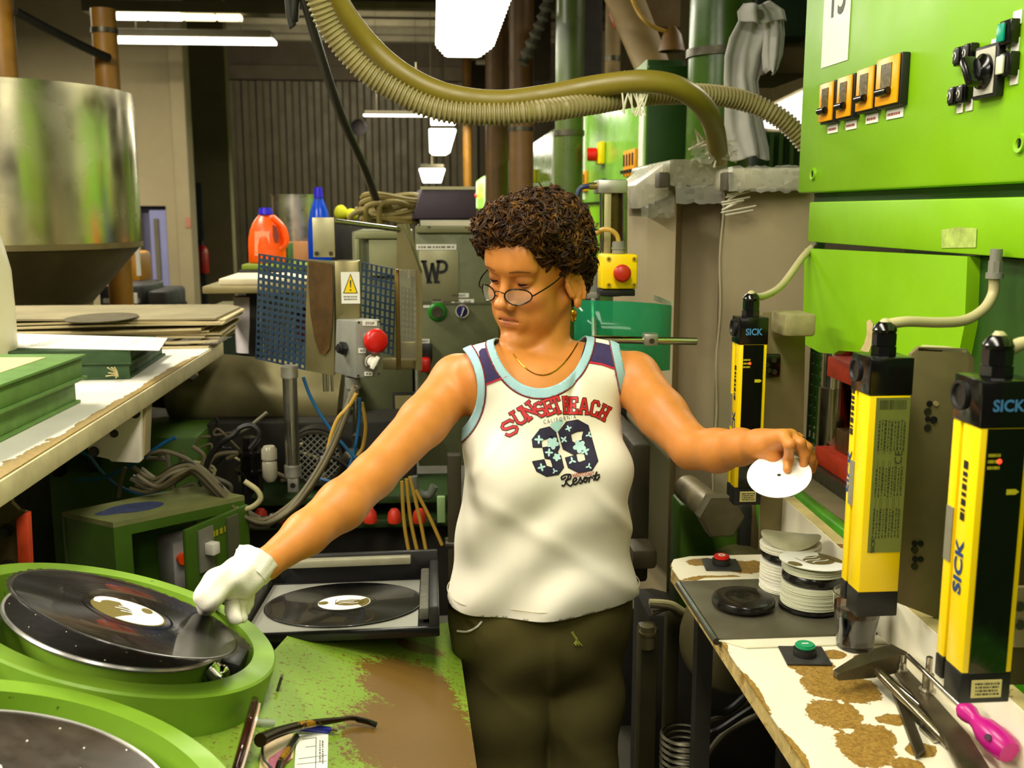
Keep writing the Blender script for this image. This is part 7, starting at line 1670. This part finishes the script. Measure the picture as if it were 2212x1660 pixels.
m.tube([c_ + hf * (.0065 * math.cos(a)) + hu * (.010 * math.sin(a)) + hl * .002 for a in np.linspace(0, 2 * PI, 24)], .0026, 8, False); m.make('earring', GOLD, person)
# ---- fitted cloth helper: keep part of a skin where lo < c < hi, its rim drawn exactly onto the limit
def cloth_cut(f, P, Q, conds):
    """conds: functions c(P) > 0 inside; keep the faces inside all, snap the rim"""
    for c in conds:
        val = c(P); keep = (val[Q] > 0).sum(1) >= 2
        Q = Q[keep]; P, Q, _ = compact(P, Q)
        e = np.sort(np.concatenate([Q[:, [0, 1]], Q[:, [1, 2]], Q[:, [2, 3]], Q[:, [3, 0]]]), 1)
        u, n = np.unique(e, axis=0, return_counts=True); rim = np.unique(u[n == 1])
        near = rim[np.abs(c(P[rim])) < 60]
        X = P[near].copy(); x0 = X.copy()
        for _ in range(6):
            val = c(X); g = np.stack([(c(X + .001 * q) - c(X - .001 * q)) / .002 for q in np.eye(3)], 1)
            N = grad(f, X); g -= N * (g * N).sum(1)[:, None]; gg = (g * g).sum(1)
            st = -(val / np.maximum(gg, 1e-6))[:, None] * g; ln_ = np.linalg.norm(st, axis=1); st *= np.minimum(1, .004 / np.maximum(ln_, 1e-9))[:, None]
            X = X + st; X = X - f(X)[:, None] * grad(f, X)
        ok = np.linalg.norm(X - x0, axis=1) < .012; P[near[ok]] = X[ok]
    return P, Q
def rim_edges(P, Q):
    e = np.sort(np.concatenate([Q[:, [0, 1]], Q[:, [1, 2]], Q[:, [2, 3]], Q[:, [3, 0]]]), 1)
    u, n = np.unique(e, axis=0, return_counts=True); return u[n == 1]
# ---- sleeveless top
shirtF = Field(); torso(shirtF, .006)
shirtF.ell(T(0, .006, .95), (.166, .122, .20), .05, RT3); shirtF.ell(T(0, .004, .86), (.172, .128, .10), .05, RT3)
shirtF.ell(T(0, .058, 1.10), (.13, .055, .06), .04, RT3)
def shf(P):
    x, y = proj(P); L = (P - A3(TO)) @ RT3; fr = np.clip(L[:, 1] * 12, 0, 1)
    w = .0034 * np.sin((x * .55 + y) / 26 + 1.2 * np.sin(x / 60)) * np.clip((y - 1010) / 120, 0, 1) * (.4 + .6 * np.abs(np.sin(x / 95 + .7)))
    w += .0030 * np.exp(-(((x - 1030) * .75 + (y - 1010) * .65) / 16) ** 2) * np.clip((1130 - x) / 90, 0, 1)
    w -= .0040 * np.exp(-((x - 1228 - (y - 900) * -.16) / 9) ** 2) * np.exp(-((y - 850) / 60) ** 2)
    w += .0032 * np.exp(-(((x - 1340) * -.7 + (y - 1120) * .7) / 15) ** 2) * np.clip((x - 1250) / 80, 0, 1)
    w += .0026 * np.sin(x / 34 + y / 130) * np.clip((y - 1230) / 100, 0, 1)
    w += .0025 * np.exp(-(((x - 1080) * .5 + (y - 1060) * -.85 + 40) / 20) ** 2)
    return shirtF(P) - w * 1.9 * (.25 + .75 * fr)
lo, hi = shirtF.bounds(.02); lo[2] = .84; Ps, Qs = surface(shf, lo, hi, .0042)
def cneck(P):
    x, y = proj(P); L = (P - A3(TO)) @ RT3; back = np.clip((-.0 - L[:, 1]) * 14, 0, 1)
    cy = 706 - 62 * back; return (np.sqrt(((x - 1166) / 104) ** 2 + ((y - cy) / 134) ** 2) - 1) * 110
def carmL(P): x, y = proj(P); return (np.sqrt(((x - 948) / 84) ** 2 + ((y - 842) / 110) ** 2) - 1) * 90
def carmR(P):
    x, y = proj(P); a = (1330 + .2 * (y - 718)) - x; b_ = (y - 950); return np.maximum(a, b_)
def chem(P): return (P[:, 2] - .862) * 1100
TRW = 18
allc = [cneck, carmL, carmR]
def cmin(P): return np.minimum(np.minimum(cneck(P), carmL(P)), carmR(P))
Pt, Qt = cloth_cut(shf, Ps, Qs, [chem, cneck, carmL, carmR])
val = cmin(Pt)
inner = cloth_cut(shf, Pt.copy(), Qt.copy(), [lambda P: cneck(P) - TRW, lambda P: carmL(P) - TRW, lambda P: carmR(P) - TRW])
CLOTH = NT('white_jersey'); k = CLOTH; k.b.inputs['Roughness'].default_value = .85; k.b.inputs['Specular IOR Level'].default_value = .2
v = k.coord(); k.l(k.ramp(k.noise(v, 4, 4), [(.3, lin((236, 228, 208))), (.7, lin((244, 238, 222)))]), k.b.inputs['Base Color']); k.bump(k.noise(v, 700, 2), .15, .0006)
top = link('tank_top', np_mesh('tank_top', inner[0], inner[1], CLOTH.m), person, 'white sleeveless top with navy shoulder panels and a chest print'); solid(top, .002)
TRIM = M('pale_blue_trim', (158, 196, 204), .8, 0, .08, 30, .2, 400); PIPE = M('red_piping', (120, 20, 24), .7, 0, .1); NAVY = M('navy_cloth', (52, 40, 84), .85, 0, .12, 30, .2, 400)
def band(c, nm):
    val = c(Pt); k_ = (val[Qt] < TRW + 4).all(1) ; P, Q, _ = compact(Pt.copy(), Qt[k_])
    P, Q = cloth_cut(shf, P, Q, [lambda X: TRW + 1 - c(X)])
    N = grad(shf, P); o = link(nm, np_mesh(nm, P + N * .0012, Q, TRIM), top); solid(o, .0035); return o
band(cneck, 'neck_trim'); band(carmL, 'armhole_trim'); band(carmR, 'armhole_trim')
E = rim_edges(*inner); pip = [MB(), MB(), MB()]
for a_, b_ in E:
    p, q = inner[0][a_], inner[0][b_]; cv_ = [f_(((p + q) / 2)[None])[0] for f_ in allc]
    if p[2] < .87 or abs(min(cv_) - TRW) > 3: continue
    nn = grad(shf, p[None])[0] * .0016; pip[int(np.argmin(cv_))].cyl(V(p + nn), V(q + nn), .0019, n=5, caps=False)
for m in pip: m.make('piping', PIPE, top, 180)
m = MB()
zz_ = chem(inner[0])
st_ = [(p, q) for p, q in ((inner[0][a_], inner[0][b_]) for a_, b_ in E) if p[2] < .87]
for p, q in st_: m.cyl(V(p) + V((0, 0, .018)) + V(grad(shf, p[None] + np.array([[0, 0, .018]]))[0] * .0008), V(q) + V((0, 0, .018)) + V(grad(shf, q[None] + np.array([[0, 0, .018]]))[0] * .0008), .0007, n=4, caps=False)
m.make('hem_stitch', M('hem_thread', (214, 202, 170), .8), top, 180)
# ---- prints and panels lying on the cloth
bvh = BVHTree.FromPolygons([V(p) for p in Pt], [tuple(q) for q in Qt])
def press_on(pts2, lift):
    out = []
    for (x, y) in pts2:
        r = ray(x, y).normalized(); h, n, i, d = bvh.ray_cast(C0, r)
        if h is None: h, n, i, d = bvh.find_nearest(C0 + r * 1.85)
        out.append(h - r * lift)
    return out
def decal(polys, lift, name, mat, par, maxe=7):
    """flat shapes in sight-line coordinates, finely cut and pressed onto the cloth"""
    bm = bmesh.new()
    for pts in polys:
        try: bm.faces.new([bm.verts.new((x, y, 0)) for x, y in pts])
        except ValueError: pass
    bmesh.ops.triangulate(bm, faces=bm.faces[:])
    for _ in range(6):
        ed = [e for e in bm.edges if e.calc_length() > maxe]
        if not ed: break
        bmesh.ops.subdivide_edges(bm, edges=ed, cuts=1); bmesh.ops.triangulate(bm, faces=[f for f in bm.faces if len(f.verts) > 3])
    bm.verts.ensure_lookup_table(); co = press_on([(v.co.x, v.co.y) for v in bm.verts], lift)
    fs = [tuple(v.index for v in f.verts) for f in bm.faces]; bm.free()
    me = bpy.data.meshes.new(name); me.from_pydata(co, [], fs); me.materials.append(mat); me.update()
    me.polygons.foreach_set('use_smooth', [True] * len(me.polygons)); return link(name, me, par)
decal([[(1034, 760), (1066, 722), (1072, 752), (1088, 782), (1112, 802), (1092, 813), (1036, 835), (1040, 800)]], .0023, 'shoulder_panel', NAVY, top)
decal([[(1270, 706), (1322, 716), (1334, 760), (1342, 800), (1300, 786), (1252, 779), (1266, 745)]], .0023, 'shoulder_panel', NAVY, top)
def line_px(pts, w):
    out = []
    for (a, b) in zip(pts, pts[1:]):
        d = V((b[0] - a[0], b[1] - a[1])); L_ = d.length
        if L_ < 1e-6: continue
        d /= L_; n = V((-d.y, d.x)) * w / 2; e = d * w * .3
        out.append([(a[0] - e.x + n.x, a[1] - e.y + n.y), (b[0] + e.x + n.x, b[1] + e.y + n.y), (b[0] + e.x - n.x, b[1] + e.y - n.y), (a[0] - e.x - n.x, a[1] - e.y - n.y)])
    return out
decal(line_px([(1050, 831), (1092, 814), (1106, 805)], 4) + line_px([(1262, 781), (1300, 787), (1326, 796)], 4), .0031, 'panel_piping', M('bright_piping', (190, 20, 50), .7), top)
# block letters, hand drawn as strokes on a unit cell with slab serifs
GLY = {'S': [[(.92, .78), (.75, .97), (.25, .97), (.08, .8), (.08, .66), (.25, .54), (.75, .46), (.92, .34), (.92, .2), (.75, .03), (.25, .03), (.08, .22)]],
 'U': [[(.18, .97), (.18, .2), (.35, .03), (.65, .03), (.82, .2), (.82, .97)], [(.0, .97), (.36, .97)], [(.64, .97), (1, .97)]],
 'N': [[(.18, .03), (.18, .97), (.82, .03), (.82, .97)], [(0, .03), (.36, .03)], [(.64, .97), (1, .97)], [(0, .97), (.2, .97)]],
 'E': [[(.18, .03), (.18, .97)], [(0, .97), (.9, .97), (.9, .74)], [(0, .03), (.92, .03), (.92, .26)], [(.18, .5), (.62, .5)], [(.62, .38), (.62, .62)]],
 'T': [[(.5, .03), (.5, .97)], [(.04, .74), (.04, .97), (.96, .97), (.96, .74)], [(.3, .03), (.7, .03)]],
 'B': [[(.18, .03), (.18, .97)], [(0, .97), (.7, .97), (.88, .84), (.88, .64), (.7, .51), (.18, .51)], [(.7, .51), (.92, .38), (.92, .18), (.72, .03), (0, .03)]],
 'A': [[(.14, .03), (.44, .97), (.56, .97), (.86, .03)], [(.27, .34), (.73, .34)], [(0, .03), (.32, .03)], [(.68, .03), (1, .03)]],
 'C': [[(.92, .72), (.92, .8), (.74, .97), (.28, .97), (.1, .8), (.1, .2), (.28, .03), (.74, .03), (.92, .2), (.92, .28)]],
 'H': [[(.18, .03), (.18, .97)], [(.82, .03), (.82, .97)], [(.18, .5), (.82, .5)], [(0, .03), (.36, .03)], [(.64, .03), (1, .03)], [(0, .97), (.36, .97)], [(.64, .97), (1, .97)]]}
cells = [('S', (1094, 946), (1122, 931), 31), ('U', (1117, 922), (1144, 906), 33), ('N', (1141, 910), (1164, 891), 33), ('S', (1166, 903), (1182, 894), 31), ('E', (1182, 899), (1202, 891), 34), ('T', (1200, 896), (1217, 890), 36),
         ('B', (1218, 894), (1230, 893), 36), ('E', (1230, 894), (1248, 894), 35), ('A', (1250, 894), (1272, 895), 33), ('C', (1274, 897), (1290, 900), 32), ('H', (1289, 901), (1306, 910), 31)]
dk, rd = [], []
for ch, a, b, h in cells:
    U = V((b[0] - a[0], b[1] - a[1])); nrm = V((U.y, -U.x)).normalized() * h
    for st in GLY[ch]:
        pp = [(a[0] + U.x * u + nrm.x * w, a[1] + U.y * u + nrm.y * w) for u, w in st]; dk += line_px(pp, 7.6); rd += line_px(pp, 4.4)
decal(dk, .0024, 'letter_outline', M('print_brown', (70, 26, 20), .6), top); decal(rd, .0029, 'arched_lettering', M('print_red', (196, 28, 34), .6, 0, .2, 120), top)
# the two big flowered numerals
DKN = M('print_navy', (34, 28, 56), .65, 0, .2, 90); FLO = M('print_pale_blue', (186, 224, 224), .7, 0, .12, 60)
three = [[(1152, 966), (1150, 950), (1167, 928), (1187, 923), (1200, 935), (1198, 944), (1181, 944), (1180, 948), (1168, 950), (1170, 966)], [(1198, 944), (1200, 935), (1208, 966), (1203, 978), (1211, 986), (1217, 1010), (1206, 1025), (1195, 1016), (1194, 1004), (1190, 992), (1178, 990), (1173, 968), (1187, 966), (1184, 946)],
         [(1151, 998), (1160, 1018), (1181, 1029), (1206, 1025), (1195, 1012), (1180, 1008), (1175, 994)]]
nine = [[(1207, 934), (1224, 912), (1248, 908), (1270, 920), (1262, 930), (1246, 932), (1232, 938), (1235, 954), (1240, 958), (1262, 950), (1258, 975), (1240, 982), (1217, 970)], [(1270, 920), (1262, 930), (1258, 945), (1262, 975), (1266, 995), (1252, 1000), (1250, 1016), (1258, 1020), (1278, 1016), (1291, 996)],
        [(1222, 990), (1228, 1010), (1250, 1021), (1278, 1016), (1252, 1000), (1247, 998), (1244, 984)]]
rim_ = []
for pl_ in (three, nine):
    for pg in pl_: rim_ += line_px(pg + [pg[0]], 3)
decal(rim_, .0022, 'numeral_outline', M('print_black', (24, 14, 20), .6), top)
decal(three + nine, .0026, 'large_numerals', DKN, top)
fl = []
def petal(cx, cy, r, ang, w=.55): return [(cx + math.cos(ang) * r * (.5 + .5 * math.cos(t)) - math.sin(ang) * r * w * math.sin(t) * .6, cy + math.sin(ang) * r * (.5 + .5 * math.cos(t)) + math.cos(ang) * r * w * math.sin(t) * .6) for t in np.linspace(0, 2 * PI, 12, endpoint=False)]
for cx, cy, r, n in ((1194, 958, 17, 5), (1186, 978, 11, 4), (1203, 988, 11, 5), (1252, 965, 18, 5), (1264, 975, 12, 4), (1228, 926, 9, 4), (1236, 996, 11, 3), (1272, 1008, 9, 3), (1164, 950, 12, 4), (1170, 1010, 11, 4), (1198, 1018, 8, 3), (1218, 950, 10, 4), (1272, 940, 9, 3)):
    for j in range(n): fl.append(petal(cx, cy, r * .82, j * 2 * PI / n + cx, .62 if n == 5 else .42))
decal(fl, .0032, 'flower_print', FLO, top, 9)
decal([[(1188, 918), (1212, 905), (1217, 912), (1206, 932), (1203, 935)]], .0019, 'pale_wash', M('print_teal', (160, 204, 196), .7), top)
def arc_text(word, pts_, h, bold, lift, name, mat):
    Pt_, Fc = text_tris(word, bold); (x0, y0), (x1, y1) = pts_; U = V((x1 - x0, y1 - y0)); N_ = V((U.y, -U.x)).normalized() * h
    co = press_on([(x0 + U.x * (u + .5) + N_.x * w, y0 + U.y * (u + .5) + N_.y * w) for u, w in Pt_], lift)
    me = bpy.data.meshes.new(name); me.from_pydata(co, [], Fc); me.materials.append(mat); me.update(); return link(name, me, top)
arc_text('C A L I F O R N I A', ((1174, 912), (1244, 900)), 9, .0, .003, 'small_lettering', M('print_grey_teal', (70, 92, 90), .7))
arc_text('WESTCOAST', ((1236, 1028), (1284, 1023)), 8, .02, .003, 'small_lettering', M('print_rust', (180, 60, 40), .7))
scr = [[(1214, 1049), (1218, 1050), (1223, 1042), (1228, 1028), (1222, 1026), (1213, 1031), (1215, 1036), (1222, 1032)], [(1222, 1026), (1232, 1026), (1232, 1034), (1222, 1040), (1228, 1048), (1233, 1050), (1238, 1045)],
       [(1237, 1043), (1245, 1038), (1244, 1033), (1239, 1036), (1238, 1044), (1243, 1047), (1250, 1041)], [(1250, 1041), (1254, 1032), (1255, 1036), (1258, 1042), (1252, 1045)], [(1258, 1042), (1262, 1036), (1268, 1033), (1263, 1032), (1261, 1039), (1265, 1042), (1269, 1036), (1268, 1033), (1273, 1033)],
       [(1272, 1042), (1275, 1031), (1280, 1033)], [(1283, 1038), (1289, 1020), (1286, 1034), (1290, 1037), (1295, 1030)], [(1281, 1029), (1295, 1026)]]
sg = []
for s_ in scr: sg += line_px([(p.x, p.y) for p in spline([V((x, y, 0)) for x, y in s_], 4)], 3.6)
decal(sg, .003, 'script_lettering', M('print_black', (0, 0, 0)), top)
# ---- necklace
m = MB(); pts = []
for q in np.linspace(0, 1, 40):
    x = 1108 + (1248 - 1108) * q; y = 738 + 78 * math.sin(PI * (.08 + .88 * q)) ** .8 - 12 * q; r = A3(ray(x, y)); r /= np.linalg.norm(r); t_ = 1.6
    p = None
    for _ in range(80):
        X = A3(C0) + r * t_; d = body(X[None])[0]
        if d < .001: p = X; break
        t_ += max(d * .7, .001)
    if p is not None: pts.append(V(p - r * .0008))
m.tube(pts, .0010, 5); m.make('necklace', GOLD, person)
m = MB(); rc = V(MC[2]).lerp(V(D3(1744, 968, 1.655)), .35); rd_ = (V(D3(1744, 968, 1.655)) - V(MC[2])).normalized(); u, w = frame(rd_)
m.tube([rc + u * (.0098 * math.cos(a)) + w * (.0098 * math.sin(a)) for a in np.linspace(0, 2 * PI, 24)], .0012, 6, False); m.make('finger_ring', CHROME, person)
# ---- trousers and shoes
tro = Field(); torso(tro, .010)
tro.ell(T(0, -.008, .82), (.170, .122, .13), .05, RT3)
for s in (-1, 1):
    tro.chain([T(s * .080 + .006, -.01, .76), T(s * .079 + .006, -.005, .62), T(s * .078 + .006, .0, .46), T(s * .082, -.012, .09)], [.092, .086, .074, .060], .03)
    tro.ell(T(s * .07, -.07, .80), (.08, .07, .08), .04, RT3)
def trf(P):
    x, y = proj(P); L = (P - A3(TO)) @ RT3
    w = .004 * np.exp(-(((x - 1195) - (y - 1380) * .02) / 12) ** 2) * np.clip((y - 1370) / 60, 0, 1)
    w += .003 * np.sin((y * 1.0 - np.abs(x - 1195) * .8) / 24) * np.exp(-((y - 1440) / 70) ** 2) + .0022 * np.sin(x / 30 + y / 90) * np.clip(L[:, 1] * 15, 0, 1)
    return tro(P) - w + .003
lo, hi = tro.bounds(.02); lo[2] = .07; hi[2] = .88; Pq, Qq = surface(trf, lo, hi, .0065)
Pq, Qq = cloth_cut(trf, Pq, Qq, [lambda P: (.868 - P[:, 2]) * 1000, lambda P: (P[:, 2] - .085) * 1000])
TRO = M('olive_jersey', (92, 84, 44), .9, 0, .12, 9, .2, 350, spec=.2)
tr_ = link('trousers', np_mesh('trousers', Pq, Qq, TRO), person, 'olive green soft trousers with a drawstring'); solid(tr_, .003)
bt_ = BVHTree.FromPolygons([V(p) for p in Pq], [tuple(q) for q in Qq])
def onTr(x, y, lift=.003):
    r = ray(x, y).normalized(); h = bt_.ray_cast(C0, r)[0]; return (h if h is not None else C0 + r * 1.85) - r * lift
m = MB(); m.tube([onTr(x, y) for x, y in ((1236, 1366), (1240, 1374), (1246, 1382))], .003, 6)
for k in range(9): m.tube([onTr(1246, 1382), onTr(1240 + k * 2.2, 1392 + (k % 3) * 2, .006)], .0012, 4)
m.make('drawstring_tassel', M('tassel_olive', (150, 150, 60), .8), tr_)
m = MB(); m.tube(spline([onTr(988, 1364, .004), onTr(1010, 1365, .005), onTr(1030, 1355, .005), onTr(1041, 1343, .004)]), .0022, 6); m.make('pocket_cord', WHITE, tr_)
sh_ = Field()
for s in (-1, 1): sh_.cap(T(s * .085, -.05, .045), T(s * .095, .12, .035), .042, .036, .02)
for s in (-1, 1):
    q = Field(); q.cap(T(s * .085, -.05, .045), T(s * .095, .12, .036), .042, .035, .02); q.cap(T(s * .085, -.03, .06), T(s * .085, -.02, .10), .042, .045, .02)
    lo, hi = q.bounds(.02); lo[2] = -.02; f_ = lambda P, q=q: np.maximum(q(P), .002 - P[:, 2]); P, Q = surface(f_, lo, hi, .006); link('shoe', np_mesh('shoe', P, Q, M('dark_shoe', (44, 40, 34), .6)), person)
# ---- cotton glove on the hand at the record
glo = Field()
cw = [D3(590, 1230, 1.548), WL, D3(540, 1237, 1.515)]
glo.chain([D3(545, 1230, 1.520), D3(522, 1246, 1.508), D3(496, 1260, 1.493)], [.0290, .0290, .0245], .012)
ed = RP(478, 1300, 0)
GK = [D3(474, 1250, 1.482), D3(496, 1262, 1.508), D3(515, 1268, 1.522), D3(532, 1270, 1.532)]
for q in GK: glo.cap(D3(525, 1246, 1.508), q, .021, .0135, .012)
gi = .004
tb_ = RP(446, 1308, .0145)
glo.chain([D3(512, 1246, 1.487), D3(470, 1260, 1.462), D3(452, 1288, 1.448), tb_], [.022, .0205, .0190, .0152], .010)          # thumb on top
glo.chain([GK[0], D3(466, 1272, 1.47), RP(462, 1300, -.014), RP(455, 1315, -.0125)], [.015, .0125, .0108, .0094], gi)                  # index below
glo.chain([GK[1], D3(500, 1290, 1.512), D3(502, 1316, 1.496), D3(508, 1338, 1.478)], [.0130, .0120, .0112, .0098], gi)
glo.chain([GK[2], D3(517, 1290, 1.528), D3(520, 1310, 1.52), D3(522, 1332, 1.505)], [.0122, .0112, .0104, .0090], gi)
glo.chain([GK[3], D3(535, 1288, 1.54), D3(535, 1304, 1.535), D3(531, 1320, 1.525)], [.0112, .0100, .0092, .0080], gi)
def glf(P):
    x, y = proj(P); w = .0012 * np.sin((x * .8 - y * .6) / 7) * np.exp(-((x - 520) / 26) ** 2) + .0009 * np.sin((x + y) / 9)
    return glo(P) - w
lo, hi = glo.bounds(.015); Pg, Qg = surface(glf, lo, hi, .0024)
GLV = M('white_cotton', (246, 240, 224), .85, 0, .05, 20, .3, 500, spec=.2)
gv = link('glove', np_mesh('glove', Pg, Qg, GLV), person, 'white cotton work glove holding the record edge')
ax = (D3(558, 1203, 1.535) - D3(528, 1250, 1.508)); ax /= np.linalg.norm(ax); u, w = frame(V(ax)); m = MB(); c0_ = V(D3(541, 1232, 1.517))
rings = []
for i, (h, r) in enumerate(((-.010, .0295), (.000, .0312), (.008, .0322), (.016, .0335), (.020, .0345), (.0205, .0330), (.010, .0305), (-.004, .0295))):
    rings.append([m.b.verts.new(c0_ + V(ax) * h + (u * math.cos(2 * PI * k / 36) + w * math.sin(2 * PI * k / 36)) * (r + .0012 * math.sin(k * 1.9) + .0008 * math.sin(k * 3.1 + i))) for k in range(36)])
for a_, b_ in zip(rings, rings[1:]):
    for k in range(36): m._f([a_[k], a_[(k + 1) % 36], b_[(k + 1) % 36], b_[k]])
m.make('glove_cuff', GLV, gv, 60)
# ---- blank paper disc held in the bare hand
dn = V(DN); du = (V((1, 0, 0)) - dn * dn.x).normalized(); dw = dn.cross(du)
t = thing('paper_label', 'blank white paper label disc held up in the bare hand', 'label', V(DC), R=Matrix((du, dw, dn)).transposed())
m = MB(); m.lathe([(.0032, -.0006), (.0505, -.0006), (.0505, .0006), (.0032, .0006)], n=64, close=True); m.make('label_disc', M('blank_label_white', (250, 248, 240), .6, 0, .02), t, local=True)
